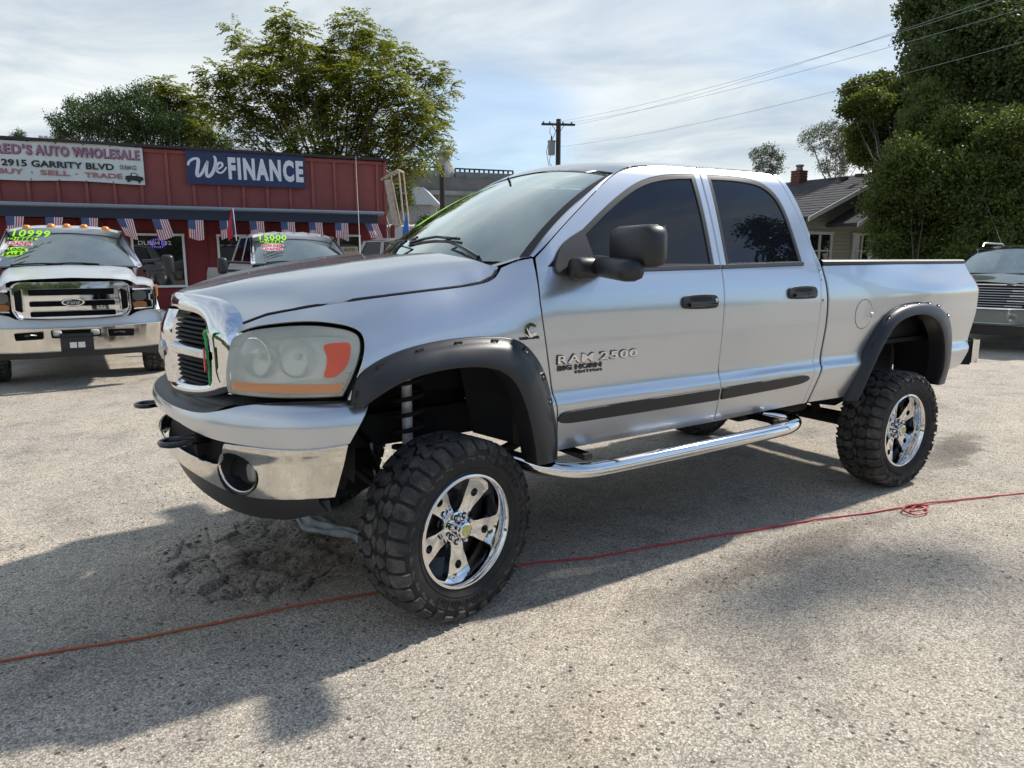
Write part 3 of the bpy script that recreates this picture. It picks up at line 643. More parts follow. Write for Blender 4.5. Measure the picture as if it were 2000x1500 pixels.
MB().box((9.76, -.05, 3.30), (.20, .06, 1.35), Matrix.Rotation(R_(-9), 3, 'Y')).build('plank', rustl, fr0, smooth=False)

# ================================================================= MILL AND THINGS BEYOND
conc = mat('old_concrete', (.16, .155, .145), .9, var=.35, vscale=.5, bump=.4, bscale=2, bdist=.1); concl = mat('pale_concrete', (.26, .26, .25), .9, var=.25, vscale=1.2); dk = mat('dark_opening', (.01, .01, .011), .8)
mA = gp(700, 62); mB = gp(1040, 66); md = (mB-mA); ml = md.length; ma = math.atan2(md.y, md.x)
def mu(px):     # distance along the wall for an image column
    a = gp(px, 1)-CAMP; a.z = 0; d = md.normalized(); n = Vector((-d.y, d.x, 0)); A0 = mA-CAMP; A0.z = 0
    t_ = A0.dot(n)/a.dot(n); return (a*t_-A0).dot(d)
def mz(px, py): q = (mA+md.normalized()*mu(px)-CAMP); q.z = 0; dep = q.length*math.cos(math.atan((px-1000)/FPX)); return CAMP.z+(505-py)/1395*dep*.985
mill = empty('old_mill_building', mA[:], ma, label='weathered grey concrete industrial building with a parapet and small spire far behind', cat='building')
def MX(name, u0, u1, z0, z1, m, y0=0, y1=6, par=mill): return MB().box(((u0+u1)/2, (y0+y1)/2, (z0+z1)/2), (u1-u0, y1-y0, z1-z0)).build(name, m, par, smooth=False)
zt = mz(900, 366); MX('wall', mu(760), mu(1030), 0, zt-.9, conc, 0, 9); MX('eave_course', mu(755), mu(1032), zt-.9, zt-.55, concl, -.35, 9)
MX('upper_course', mu(762), mu(1012), zt-.55, mz(900, 352), conc, .1, 8)
for u0, u1, pt, pb in ((786, 864, 331, 352), (893, 1004, 336, 352)):
    zt0 = mz(u0, pt)
    MX('parapet_panel', mu(u0), mu(u1), mz(u0, pb+3), zt0-.22, mat('grey_metal_sheet', (.15, .16, .17), .6, var=.3, vscale=2), .2, .5)
    MX('parapet_rail', mu(u0), mu(u1), zt0, zt0+.10, dk, .2, .4)
    for x in np.linspace(u0, u1, 9 if u0 < 800 else 13): MX('rail_post', mu(x)-.06, mu(x)+.06, zt0-.22, zt0, dk, .25, .37)
cu = mu(877); sp = empty('spire', (0, 0, 0)); sp.parent = mill; zb = mz(877, 352)
b = MB(); b.lathe([(1.15, 0), (1.1, .3), (.85, .9), (.62, 1.3), (.50, 1.6), (.50, 2.0)], (cu, 1.2, zb), (0, 0, 1), 12); b.build('spire_base', concl, sp)
b = MB(); b.lathe([(.50, 2.0), (.80, 2.1), (.80, 2.22), (.40, 2.45), (.18, 2.9), (.02, 3.5)], (cu, 1.2, zb), (0, 0, 1), 12); b.build('spire_cap', mat('grey_lead', (.22, .26, .26), .5), sp)
for px, py, w_, h_ in ((811, 385, 1.3, 1.0), (877, 392, 1.6, 1.2), (940, 400, 1.6, 1.2), (825, 405, .6, .9)):
    z_ = mz(px, py); wd = empty('window', (0, 0, 0)); wd.parent = mill; MX('frame', mu(px)-w_/2-.1, mu(px)+w_/2+.1, z_-h_/2-.12, z_+h_/2+.1, concl, -.06, .0, wd); MX('opening', mu(px)-w_/2, mu(px)+w_/2, z_-h_/2, z_+h_/2, dk if py != 392 else mat('grey_shutter', (.16, .17, .17), .7), -.07, -.055, wd)
wood = mat('pole_wood', (.035, .028, .024), .85)
def pole(px, dep, ztop, r, label, arms=True, zarm=None):
    p = gp(px, dep); e = empty('utility_pole', p[:], YAW-PI/2+R_(-10), label=label, cat='utility pole')
    MB().tube([(0, 0, 0), (0, 0, ztop)], [r*1.25, r], 10).build('pole', wood, e)
    return e
# power pole with transformer
P1 = pole(1088, 48, 10.4, .155, 'dark wooden power pole with crossarm and grey transformer rising behind the truck roof'); za = 10.05
MB().box((0, -.15, za), (2.15, .12, .13), Matrix.Rotation(R_(3), 3, 'Y')).build('crossarm', wood, P1, smooth=False)
for s in (-1, 1): MB().tube([(s*.38, -.15, za-.05), (s*.05, -.12, za-.55)], .02, 5).build('brace', wood, P1)
for x in (-.95, -.55, .3, .85): MB().lathe([(.02, 0), (.06, .05), (.05, .14), (.0, .16)], (x, -.15, za+.04-x*.05), (0, 0, 1), 8).build('insulator', mat('insulator_grey', (.2, .2, .22), .4), P1)
tf = empty('transformer', (0, 0, 0)); tf.parent = P1
MB().lathe([(0, 0), (.20, 0), (.22, .05), (.24, .80), (.27, .82), (.27, .88), (.0, .98)], (-.42, -.12, 8.18), (0, 0, 1), 20).build('tank', mat('transformer_grey', (.20, .22, .22), .5), tf)
MB().lathe([(.05, 0), (.06, .05), (.04, .25), (0, .26)], (-.42, -.12, 9.12), (0, 0, 1), 8).build('bushing', dk, tf)
cabm = mat('cable_black', (.02, .02, .02), .6)
for pts in ([(-.42, -.12, 9.35), (-.55, -.12, 9.6), (-.5, -.15, 9.9)], [(-.62, -.12, 8.95), (-.75, -.1, 8.4), (-.62, -.1, 7.7), (-.5, -.1, 7.3)], [(-.35, -.12, 9.2), (-.1, -.12, 9.8)], [(-.5, -.1, 8.2), (-.55, -.1, 7.7), (-.3, -.1, 7.4), (0, 0, 7.3)]): MB().tube(pts, .018, 5).build('drop_wire', cabm, tf)
P2 = pole(866, 40, 6.55, .14, 'plain dark pole standing in front of the grey mill wall')
wirem = mat('wire_grey', (.30, .31, .33), .6)
import itertools
def wire(a, b2, sag, label, r=.013):
    n = 24; pts = [a.lerp(b2, i/n)-Vector((0, 0, sag*4*(i/n)*(1-i/n))) for i in range(n+1)]
    o = MB().tube(pts, r, 5).build('power_line', wirem); tag(o, label, 'power line', 'power lines running from the pole to the upper right')
pA = P1.location
for (dx, dz), (px, py), lb in (((-.5, .12), (2060, -32), 'topmost thin power line crossing the sky to the upper right'), ((.3, .1), (2060, -2), 'second thin power line from the top crossing the sky'), ((.95, .0), (2060, -45), 'third thin power line from the top crossing the sky'), ((.0, -1.35), (2060, 65), 'lowest thin power line crossing the sky to the right')):
    a = pA+Vector((dx*.84, -dx*.54, za+dz)); q = at(px, py, 17)
    wire(a, q, .35, lb, .0065)
# small pale shed roofs beyond the frame
sh = empty('white_shed', gp(812, 44)[:], YAW-PI/2, label='small white shed with pale roof in front of the mill', cat='shed')
MB().box((0, 2, 1.3), (5.5, 4, 2.6)).build('wall', mat('pale_siding', (.55, .56, .56), .7), sh, smooth=False)
MB().prism([(-3.0, 0), (3.0, 0), (2.0, 1.0), (-2.0, 1.0)], (0, -.2, 2.6), (1, 0, 0), (0, .35, .93), (0, 3.8, .3)).build('roof', mat('pale_roof', (.45, .46, .46), .7), sh, smooth=False)
sh2 = empty('grey_house', gp(795, 50)[:], YAW-PI/2, label='grey house gable with white roof showing through the timber frame', cat='house')
MB().box((0, 2, 2.6), (3.4, 4, 5.2)).build('wall', mat('grey_siding', (.28, .27, .27), .8), sh2, smooth=False); MB().prism([(-2.1, 0), (2.3, 0), (1.2, 1.2), (-1.5, 1.2)], (0, -.3, 5.2), (1, 0, 0), (0, .3, .95), (0, 4, 0)).build('roof', mat('pale_roof'), sh2, smooth=False)

# ================================================================= BUNGALOW ON THE RIGHT
shing = mat('roof_shingles', (.060, .058, .062), .9, var=.35, vscale=3, bump=.5, bscale=12, bdist=.03); sid = mat('cream_siding', (.34, .335, .29), .7, var=.06); wtrim = mat('white_paint', (.62, .62, .58), .6)
Pk = at(1728, 505, 27); Pk.z = 0; dep_a = 24.7; EA = at(1572, 505, 24.7); EA.z = 0
gx_ = (EA-Pk); half = gx_.length; gdir = -gx_.normalized(); bdir = Vector((-gdir.y, gdir.x, 0))
if (bdir.dot(CAMP-Pk)) > 0: bdir = -bdir
ang = math.atan2(gdir.y, gdir.x); hs = empty('bungalow', Pk[:], ang, label='cream bungalow with dark shingled gable roof partly hidden by the trees on the right', cat='house')
# local: x along the gable wall (towards the right), y back
zr_, ze_ = 4.80, 3.02; ov = .45; back = 7.0
def HB(name, c, d, m, par=hs, rot=None): return MB().box(c, d, rot).build(name, m, par, smooth=False)
MB().prism([(-half+ov, 0), (half-ov, 0), (half-ov, ze_-.1), (0, zr_-.18), (-half+ov, ze_-.1)], (0, .55, 0), (1, 0, 0), (0, 0, 1), (0, back-1, 0)).build('wall', sid, hs, smooth=False)
sl_ = math.atan2(zr_-ze_, half); Ls = math.hypot(half, zr_-ze_)
for s in (-1, 1):
    rfp = empty('roof_slope', (0, 0, 0)); rfp.parent = hs
    nrow = 16
    for k in range(nrow):
        f0_, f1_ = k/nrow, (k+1.25)/nrow; x0, x1 = s*half*(1-f0_), s*half*(1-min(1, f1_)); z0, z1 = ze_+(zr_-ze_)*f0_, ze_+(zr_-ze_)*min(1, f1_)
        b = MB(); b.add([(x0, -.0, z0+.035), (x1, 0, z1+.015), (x1, back, z1+.015), (x0, back, z0+.035), (x0, 0, z0), (x1, 0, z1-.01), (x1, back, z1-.01), (x0, back, z0)], [(0, 1, 2, 3), (4, 7, 6, 5), (0, 4, 5, 1), (3, 2, 6, 7), (0, 3, 7, 4), (1, 5, 6, 2)]); b.build('shingle_course', shing, rfp, smooth=False)
    MB().prism([(s*half, ze_-.14), (0, zr_-.14), (0, zr_+.01), (s*half, ze_+.01)], (0, -.06, 0), (1, 0, 0), (0, 0, 1), (0, .05, 0)).build('barge_board', wtrim, hs, smooth=False)
# lap siding boards, gable front
for k in range(20):
    z = .35+.14*k
    xw = half-ov
    if z > ze_-.2: xw = min(xw, (zr_-.25-z)/(zr_-ze_)*half)
    HB('siding_board', (0, .535, z), (xw*2, .03, .125), sid, rot=Matrix.Rotation(R_(6), 3, 'X'))
HB('corner_board', (-half+ov-.02, .53, 1.45), (.14, .10, 2.9), wtrim)
def hwin(x, z, w_, h_, n=2):
    w0 = empty('window', (0, 0, 0)); w0.parent = hs
    HB('pane', (x, .49, z), (w_, .02, h_), glassd, w0); b = MB()
    for q in (((x, .47, z+h_/2), (w_+.2, .07, .10)), ((x, .47, z-h_/2), (w_+.2, .09, .10)), ((x-w_/2, .4695, z), (.10, .07, h_-.10)), ((x+w_/2, .4695, z), (.10, .07, h_-.10))): b.box(*q)
    for i in range(1, n): b.box((x-w_/2+w_*i/n, .471, z), (.09, .06, h_-.10))
    b.box((x, .474, z+.05), (w_-.1, .04, .05)); b.build('sash', wtrim, w0, smooth=False)
hwin(-half+1.35, 1.85, 1.3, 1.35, 2); hwin(-.55, 1.85, 1.5, 1.35, 3)
# small porch gable in front of the right part
pg = empty('porch_gable', (0, 0, 0)); pg.parent = hs
for s in (-1, 1):
    MB().prism([(-.2, 3.98), (-.2+s*2.7, 2.85), (-.2+s*2.7, 2.73), (-.2, 3.86)], (0, -.75, 0), (1, 0, 0), (0, 0, 1), (0, 1.35, 0)).build('porch_roof', shing, pg, smooth=False)
    MB().prism([(-.2, 3.99), (-.2+s*2.75, 2.84), (-.2+s*2.75, 2.70), (-.2, 3.85)], (0, -.80, 0), (1, 0, 0), (0, 0, 1), (0, .045, 0)).build('porch_barge_board', wtrim, pg, smooth=False)
    MB().box((-.2+s*1.55, -.55, 1.4), (.12, .12, 2.8)).build('porch_post', wtrim, pg, smooth=False)
brick = mat('chimney_brick', (.14, .045, .032), .9, var=.3, vscale=20); chm = empty('chimney', (0, 0, 0)); chm.parent = hs
cpt = at(1550, 505, 30.2); cl = hs.matrix_world if False else (Matrix.Rotation(-ang, 3, 'Z') @ (Vector((cpt.x, cpt.y, 0))-Pk))
for k in range(9):
    MB().box((cl.x, cl.y, 4.32+k*.105), (.50-.01*(k % 2), .44, .085)).build('brick_course', brick, chm, smooth=False)
MB().box((cl.x, cl.y, 4.7), (.46, .40, .95)).build('mortar_core', concl, chm, smooth=False)
MB().lathe([(.14, 0), (.12, .15), (.16, .17), (.16, .24), (0, .26)], (cl.x, cl.y, 5.2), (0, 0, 1), 10).build('chimney_pot', mat('clay_pot', (.25, .22, .19), .8), chm)
for x in (-1.6, -.5, .35): MB().box((x*.45-.4, 2.0+x*.9, zr_-.12+.02*x), (.22, .25, .12)).build('roof_vent', trim, hs, smooth=False)

# ================================================================= TREES
def leaves_np(centers, normals_jit, L_, W_, rng, quad=True):
    n = len(centers); d = rng.normal(size=(n, 3)); d[:, 2] -= .35; d /= np.linalg.norm(d, axis=1)[:, None]; e = rng.normal(size=(n, 3)); e -= d*np.sum(d*e, 1)[:, None]; e /= np.linalg.norm(e, axis=1)[:, None]
    sc = (.7+.6*rng.rand(n))[:, None]
    P0 = centers; P1_ = centers+d*L_*.5*sc+e*W_*.5*sc; P2_ = centers+d*L_*sc; P3_ = centers+d*L_*.5*sc-e*W_*.5*sc
    return np.stack([P0, P1_, P2_, P3_], 1).reshape(-1, 3)
def tree(name, base, blobs, m, barkm, label, L_=.10, W_=.05, dens=1.0, fronds=False, seed=1, clump=14, trunk_r=.16, squash=.8, cat='tree', group=None, limbs=True, spread=.55, kind=None):
    """blobs: (centre, radius) list; leaves grow in small clumps on twigs through each blob"""
    rng = np.random.RandomState(seed); e = empty(name, base[:], 0, label=label, cat=cat, group=group); base = Vector(base)
    pts = []; twig = MB()
    for c, r in blobs:
        c = np.array(c)-np.array(base); n = max(4, int(dens*190*r**2))
        d = rng.normal(size=(n, 3)); d /= np.linalg.norm(d, axis=1)[:, None]; rad = r*(.35+.65*rng.rand(n)**.6) if limbs else r*(.25+1.0*rng.rand(n)**.8); tips = c+d*rad[:, None]*np.array([1, 1, squash])
        if fronds:
            for tpt in tips:
                o_ = tpt-c*1.0; o_ = o_/(np.linalg.norm(o_)+1e-6); o_ = o_+rng.normal(size=3)*.35; o_[2] = o_[2]*.5-.05; o_ /= np.linalg.norm(o_); s_ = np.cross(o_, [0, 0, 1.0]); s_ /= np.linalg.norm(s_)+1e-6
                FL = .42+.22*rng.rand(); k = 8
                for i in range(k):
                    f = (i+1)/k; p_ = tpt+o_*FL*f-np.array([0, 0, .16*f*f]);
                    for sg in (-1, 1): pts.append((p_, o_*.35+s_*sg+np.array([0, 0, -.25]), L_*(1.15-.45*f)))
        else:
            k = clump; q = np.repeat(tips, k, 0)+rng.normal(size=(n*k, 3))*(.16*spread); pts.append(q)
        if limbs and r > .25:
            for _ in range(max(2, int(r*3))):
                d2 = rng.normal(size=3); d2 /= max(1.0, np.linalg.norm(d2)); d2 /= np.linalg.norm(d2); q = Vector(c+d2*r*.8*np.array([1, 1, squash])); b0 = Vector(c)-Vector((0, 0, r*.5))
                twig.tube([b0, b0.lerp(q, .5)+Vector(rng.normal(size=3)*.06), q], [.014, .009, .004], 4, caps=False)
    if fronds:
        n = len(pts); P = np.array([p[0] for p in pts]); D = np.array([p[1] for p in pts])+rng.normal(size=(n, 3))*.18; D /= np.linalg.norm(D, axis=1)[:, None]; Ls_ = np.array([p[2] for p in pts])[:, None]
        E = np.cross(D, np.array([0, 0, 1.0]))+rng.normal(size=(n, 3))*.3; E -= D*np.sum(D*E, 1)[:, None]; E /= np.linalg.norm(E, axis=1)[:, None]
        V = np.stack([P, P+D*Ls_*.45+E*W_*.5, P+D*Ls_, P+D*Ls_*.45-E*W_*.5], 1).reshape(-1, 3)
    else: V = leaves_np(np.concatenate(pts), None, L_, W_, rng)
    nl = len(V)//4; F = np.arange(nl*4).reshape(-1, 4)
    cr = fast_mesh('crown', V, F, m, e, smooth=False)
    tk = MB(); zt_ = min(c[2]-base.z-r*.3 for c, r in blobs); fork = Vector((0, 0, max(.5, zt_*.75)))
    tk.tube([(0, 0, -.1), (0, 0, fork.z*.5), fork], [trunk_r*1.25, trunk_r, trunk_r*.85], 10); tk.build('trunk', barkm, e)
    lb = MB()
    for c, r in (blobs if limbs else blobs[::9]):
        if r < .2: continue
        q = Vector(c)-base; m1 = fork.lerp(q, .45)+Vector(((rng.rand()-.5)*.4, (rng.rand()-.5)*.4, -.15*(q-fork).length*.5)); lb.tube([fork-Vector((0, 0, .2)), fork.lerp(m1, .5)+Vector((0, 0, .1)), m1, m1.lerp(q, .6), q], [trunk_r*.34, trunk_r*.24, trunk_r*.17, trunk_r*.10, .008], 6, caps=False)
    lo = lb.build('limb', barkm, e)
    if twig.v: tw = twig.build('twig', barkm, e, recalc=False, sharp=None); tw['kind'] = 'stuff'
    lo['kind'] = 'stuff'
    return e
def PB(lst, dep, jd=.6, seed=0, r0=1.0):
    rr = random.Random(seed); o = []
    for px, py, r in lst:
        d = dep+rr.uniform(-jd, jd); o.append((at(px, py, d)[:], r/FPX*d*r0))
    return o
bark = mat('grey_bark', (.09, .075, .06), .9, var=.3, vscale=8); barkd = mat('dark_bark', (.045, .036, .03), .9)
lf_ail = leafmat('ailanthus_leaf', (.085, .125, .014), (.25, .26, .040), .48); lf_dk = leafmat('elm_leaf', (.030, .058, .018), (.065, .105, .03), .30); lf_pop = leafmat('poplar_leaf', (.042, .068, .022), (.110, .150, .048), .36)
lf_mid = leafmat('shrub_leaf', (.050, .082, .018), (.125, .165, .036), .36); lf_lt = leafmat('bright_leaf', (.055, .085, .015), (.13, .155, .03), .40); lf_gr = leafmat('olive_leaf', (.06, .08, .05), (.13, .15, .10), .3)
ail = PB([(458, 60, 16), (478, 92, 22), (555, 38, 24), (585, 70, 32), (550, 92, 34), (690, 52, 36), (728, 92, 40), (775, 108, 30), (818, 148, 24), (850, 140, 24), (868, 175, 20), (428, 148, 32), (418, 196, 32), (480, 150, 42), (520, 120, 40), (620, 120, 42), (660, 110, 40), (560, 160, 50), (630, 170, 52), (700, 160, 55), (755, 165, 46), (800, 205, 40), (840, 215, 34), (455, 215, 36), (520, 215, 50), (590, 225, 55), (670, 230, 58), (740, 240, 52), (800, 262, 42), (845, 248, 26), (500, 268, 36), (600, 285, 48), (680, 290, 48), (745, 300, 44), (800, 318, 30), (860, 286, 20), (836, 302, 18), (640, 320, 40), (770, 330, 24)], 27.5, 1.6, 2, .86)
gb = gp(650, 28)
tree('ailanthus_tree', gb, ail, lf_ail, barkd, 'large spreading yellow-green tree rising behind the red building', L_=.20, W_=.072, dens=1.4, fronds=True, seed=2, trunk_r=.19)
tree('ailanthus_tree', gp(345, 30), PB([(322, 172, 22), (345, 186, 22), (372, 192, 18), (350, 215, 26), (385, 222, 24), (330, 230, 20), (395, 255, 24)], 30, .8, 5), lf_ail, barkd, 'small yellow-green treetop just above the dark trees over the banner', L_=.20, W_=.072, dens=1.4, fronds=True, seed=3, trunk_r=.12)
tree('elm_tree', gp(190, 31), PB([(108, 232, 16), (128, 248, 26), (150, 212, 26), (170, 235, 36), (200, 206, 32), (228, 200, 30), (225, 240, 46), (180, 265, 40), (250, 262, 40), (120, 268, 20)], 30, 1.2, 7), lf_dk, barkd, 'dark green bushy tree behind the left banner', dens=1.5, L_=.10, W_=.045, seed=4)
tree('elm_tree', gp(320, 31), PB([(262, 190, 24), (290, 182, 30), (282, 225, 46), (322, 226, 44), (345, 250, 42), (300, 268, 44), (385, 262, 36), (415, 282, 34), (360, 285, 36), (440, 292, 20)], 30, 1.2, 8), lf_dk, barkd, 'dark green bushy tree behind the wall between the two signs', dens=1.5, L_=.10, W_=.045, seed=5)
tree('spruce_tree', gp(37, 40), PB([(37, 258, 4), (38, 264, 8), (37, 272, 13), (38, 284, 18), (37, 300, 24)], 40, .1, 9), lf_dk, barkd, 'tip of a small spruce above the left roof edge', dens=3, L_=.14, W_=.03, seed=6, clump=10, limbs=False)
# right-hand mass
tree('poplar_tree', gp(1915, 23), PB([(1800, 10, 34), (1812, 60, 42), (1850, 20, 60), (1845, 95, 55), (1900, -40, 70), (1960, -20, 70), (1910, 60, 75), (1970, 70, 80), (2040, 60, 90), (1885, 150, 70), (1960, 165, 80), (2040, 170, 90), (1815, 120, 40), (1850, 195, 60), (1920, 250, 75), (2000, 260, 85), (1860, 290, 60), (2060, 330, 90), (1950, 350, 85), (2000, 420, 90), (1880, 380, 80), (1820, 330, 55), (1850, 240, 60), (1990, 130, 80), (2030, 250, 80)], 23.5, 1.8, 11, 1.12), lf_pop, barkd, 'very tall dark green tree filling the right edge of the photo', dens=2.0, L_=.115, W_=.08, seed=7, clump=17, limbs=False, trunk_r=.2)
tree('poplar_tree', gp(1735, 31), PB([(1668, 178, 26), (1695, 172, 30), (1725, 165, 30), (1660, 212, 24), (1700, 205, 40), (1745, 195, 44), (1785, 165, 34), (1790, 220, 44), (1735, 245, 44), (1690, 262, 40), (1762, 290, 46), (1710, 305, 34), (1800, 290, 44), (1680, 300, 26)], 31, 1.3, 12), lf_lt, barkd, 'brighter green tree behind the bungalow roof', dens=1.8, L_=.12, W_=.085, seed=8, trunk_r=.2)
tree('olive_tree', gp(1620, 36), PB([(1580, 268, 18), (1605, 255, 20), (1632, 252, 22), (1662, 268, 30), (1625, 282, 24), (1650, 300, 28), (1688, 300, 26), (1612, 325, 18), (1640, 330, 20), (1590, 290, 12)], 36, .8, 13), lf_gr, barkd, 'grey-green feathery tree left of the bright tree above the roof', dens=1.2, L_=.12, W_=.035, seed=9, trunk_r=.14)
tree('small_tree', gp(1497, 44), PB([(1478, 302, 14), (1500, 294, 16), (1520, 306, 14), (1490, 322, 18), (1515, 328, 14), (1500, 345, 16)], 44, .5, 14), lf_gr, barkd, 'small round tree standing alone above the truck cab roof', dens=1.0, L_=.14, W_=.05, seed=10, trunk_r=.12)
tree('bushy_tree', gp(1790, 20.5), PB([(1800, 268, 36), (1770, 310, 40), (1830, 300, 50), (1745, 350, 36), (1790, 370, 52), (1850, 360, 62), (1730, 400, 36), (1770, 430, 52), (1830, 440, 62), (1742, 460, 36), (1900, 430, 62), (1880, 480, 50), (1790, 485, 46), (1730, 480, 24), (1940, 470, 50), (1850, 500, 50), (1810, 400, 60), (1790, 235, 26), (1830, 215, 30), (1870, 250, 40), (1815, 180, 20), (1900, 290, 44), (1930, 240, 34)], 20.5, 1.0, 15, 1.1), lf_mid, barkd, 'dense mid-green bushy tree covering the right half of the bungalow', dens=3.4, L_=.085, W_=.05, seed=11, clump=18, limbs=False, trunk_r=.08)
tree('bushy_tree', gp(2010, 18.5), PB([(1905, 340, 34), (1960, 330, 50), (2020, 350, 60), (1900, 400, 44), (1960, 410, 60), (2030, 430, 70), (1920, 470, 50), (1990, 480, 60), (1880, 505, 30), (1950, 510, 40), (1945, 270, 34), (1990, 250, 44), (2030, 280, 44)], 19.2, .8, 16), lf_mid, barkd, 'dense bushy tree behind the grey-green SUV', dens=3.4, L_=.085, W_=.05, seed=12, clump=18, limbs=False, trunk_r=.08)
tree('shrub', gp(835, 40), PB([(832, 432, 14), (845, 438, 14), (820, 440, 12)], 40, .3, 17), lf_dk, barkd, 'small dark shrub at the foot of the mill wall', dens=1.2, L_=.14, W_=.06, seed=13, limbs=False, cat='shrub')
tree('small_tree', gp(770, 33), PB([(785, 372, 22), (790, 395, 22), (772, 400, 18), (788, 350, 20)], 33, .4, 19), lf_lt, barkd, 'bright green sapling seen through the timber frame', dens=1.2, L_=.12, W_=.05, seed=14, trunk_r=.06)
# trees outside the frame that the truck's glass and paint mirror, and a far tree line behind the camera
tree('shade_tree', Vector((12.6, -6.4, 0)), [((12.6+a, -6.6+b2, z), r) for a, b2, z, r in ((0, 0, 7.6, .6), (.8, -.4, 7.2, .7), (-.8, .5, 7.3, .45), (1.5, .3, 7.8, .6), (1.7, -.4, 6.4, .5), (.9, -.2, 5.4, .35))]+[((x-2.2, y, z), r) for x, y, z, r in ((12.2, -1.35, 8.9, .30), (12.9, -1.3, 9.0, .32), (13.6, -1.6, 9.2, .30))], lf_dk, bark, 'leafy tree beyond the right edge of the picture that the rear window mirrors', dens=.8, L_=.13, W_=.07, seed=20, trunk_r=.2)  # outlying clumps added out of view to throw the soft shadow patch
def far_trees():
    rng = np.random.RandomState(5); V = []; 
    for k in range(90):
        a = R_(180+8*k/4+rng.uniform(-1, 1)); a = YAW+PI+R_(-88+176*k/90); d = 55+rng.rand()*20; c = np.array([CAMP.x+d*math.cos(a), CAMP.y+d*math.sin(a), 0]); hgt = 3.5+3.5*rng.rand()
        n = 420; q = rng.normal(size=(n, 3))*np.array([2.2, 2.2, hgt*.28])+np.array([0, 0, hgt*.55]); q[:, 2] = np.clip(q[:, 2], .1, hgt*1.1); V.append(leaves_np(c+q, None, .9, .6, rng))
    V = np.concatenate(V); o = fast_mesh('distant_tree_line', V, np.arange(len(V)).reshape(-1, 4), lf_pop, smooth=False); tag(o, 'far line of trees across the road', 'tree line', kind='stuff')
far_trees()
T = empty('pickup_truck', (0, 0, 0), label='large lifted silver pickup truck with black fender flares, parked in the foreground', cat='truck')
def side_parts(fn):
    for sd in (1, -1): fn(sd)
# --- outlines on the side surface (s along the body, z up); a third value marks a hard corner
seamFD = [(.502, 1.637), (.487, 1.53), (.482, 1.40), (.505, 1.265), (.530, 1.14), (.556, 1.016), (.583, .85), (.607, .69)]
seamB = [(1.775, 2.145), (1.760, 2.05), (1.752, 1.814), (1.737, 1.585), (1.724, 1.364), (1.722, 1.134), (1.714, .90), (1.735, .695)]
seamRD = [(2.47, 2.150), (2.535, 1.96), (2.588, 1.76), (2.612, 1.58), (2.610, 1.45), (2.606, 1.268), (2.598, 1.08), (2.575, .94), (2.560, .84), (2.552, .715)]
gapL = [(2.640, 1.57), (2.664, 1.40), (2.672, 1.2), (2.655, .98), (2.625, .89), (2.600, .79), (2.588, .72)]
win1 = [(.585, 1.600, 1), (.70, 1.672), (.833, 1.767), (1.06, 1.914), (1.277, 2.024), (1.485, 2.070), (1.698, 2.085, 1), (1.690, 1.84), (1.672, 1.588, 1)]
win2 = [(1.838, 2.088, 1), (2.05, 2.095), (2.27, 2.080), (2.375, 2.02), (2.422, 1.93), (2.446, 1.78), (2.460, 1.602, 1), (1.800, 1.592, 1)]
door1_top = [(.66, 1.763), (.90, 1.933), (1.085, 2.055), (1.19, 2.098), (1.36, 2.128), (1.56, 2.142)]
def sharpen(P, idx): return [p if i not in idx else (p[0], p[1], 1) for i, p in enumerate(P)]
roofline = [(1.92, 2.150), (2.15, 2.155), (2.35, 2.155)]
d1 = sharpen(seamFD, (0, len(seamFD)-1)) + [(1.735, .695, 1)] + list(reversed(seamB))[1:-1] + [(1.775, 2.145, 1)] + list(reversed(door1_top))
d2 = [(a, b, 1) if i in (0, len(seamB)-1) else (a, b) for i, (a, b) in enumerate(seamB)] + [(2.552, .715, 1)] + list(reversed(seamRD))[1:-1] + [(2.47, 2.150), (2.38, 2.158)] + list(reversed(roofline))[1:]
def SW(s, z): return SIDE(s, z)
flF_o = [(-.445, 1.045, 1), (-.428, 1.144), (-.365, 1.203), (-.229, 1.258), (-.041, 1.288), (.17, 1.294), (.34, 1.272), (.43, 1.199), (.497, 1.096), (.54, .948), (.580, .786), (.590, .66, 1)]
flF_i = [(-.375, 1.035, 1), (-.31, 1.082), (-.19, 1.137), (.002, 1.165), (.20, 1.155), (.315, 1.095), (.385, .962), (.430, .806), (.470, .66, 1)]
flR_o = [(2.985, .69, 1), (3.030, .82), (3.100, .98), (3.205, 1.13), (3.310, 1.245), (3.47, 1.312), (3.727, 1.337), (3.97, 1.318), (4.15, 1.245), (4.262, 1.10), (4.300, .90), (4.290, .69, 1)]
flR_i = [(3.150, .69, 1), (3.215, .85), (3.305, .99), (3.40, 1.11), (3.51, 1.20), (3.714, 1.238), (3.916, 1.224), (4.085, 1.144), (4.175, .98), (4.20, .80), (4.185, .69, 1)]
hl = [(-1.062, 1.290, 1), (-1.02, 1.324), (-.85, 1.350), (-.63, 1.366), (-.48, 1.355), (-.405, 1.334), (-.388, 1.30), (-.398, 1.24), (-.437, 1.145), (-.474, 1.082, 1), (-.66, 1.078), (-.84, 1.076), (-1.000, 1.080, 1)]
shut = [(-1.106, 1.346), (-.91, 1.399), (-.647, 1.433), (-.366, 1.463), (-.126, 1.486), (.115, 1.508), (.225, 1.523), (.285, 1.545), (.325, 1.590)]
shut = [(-1.09, 1.346)] + shut[1:]
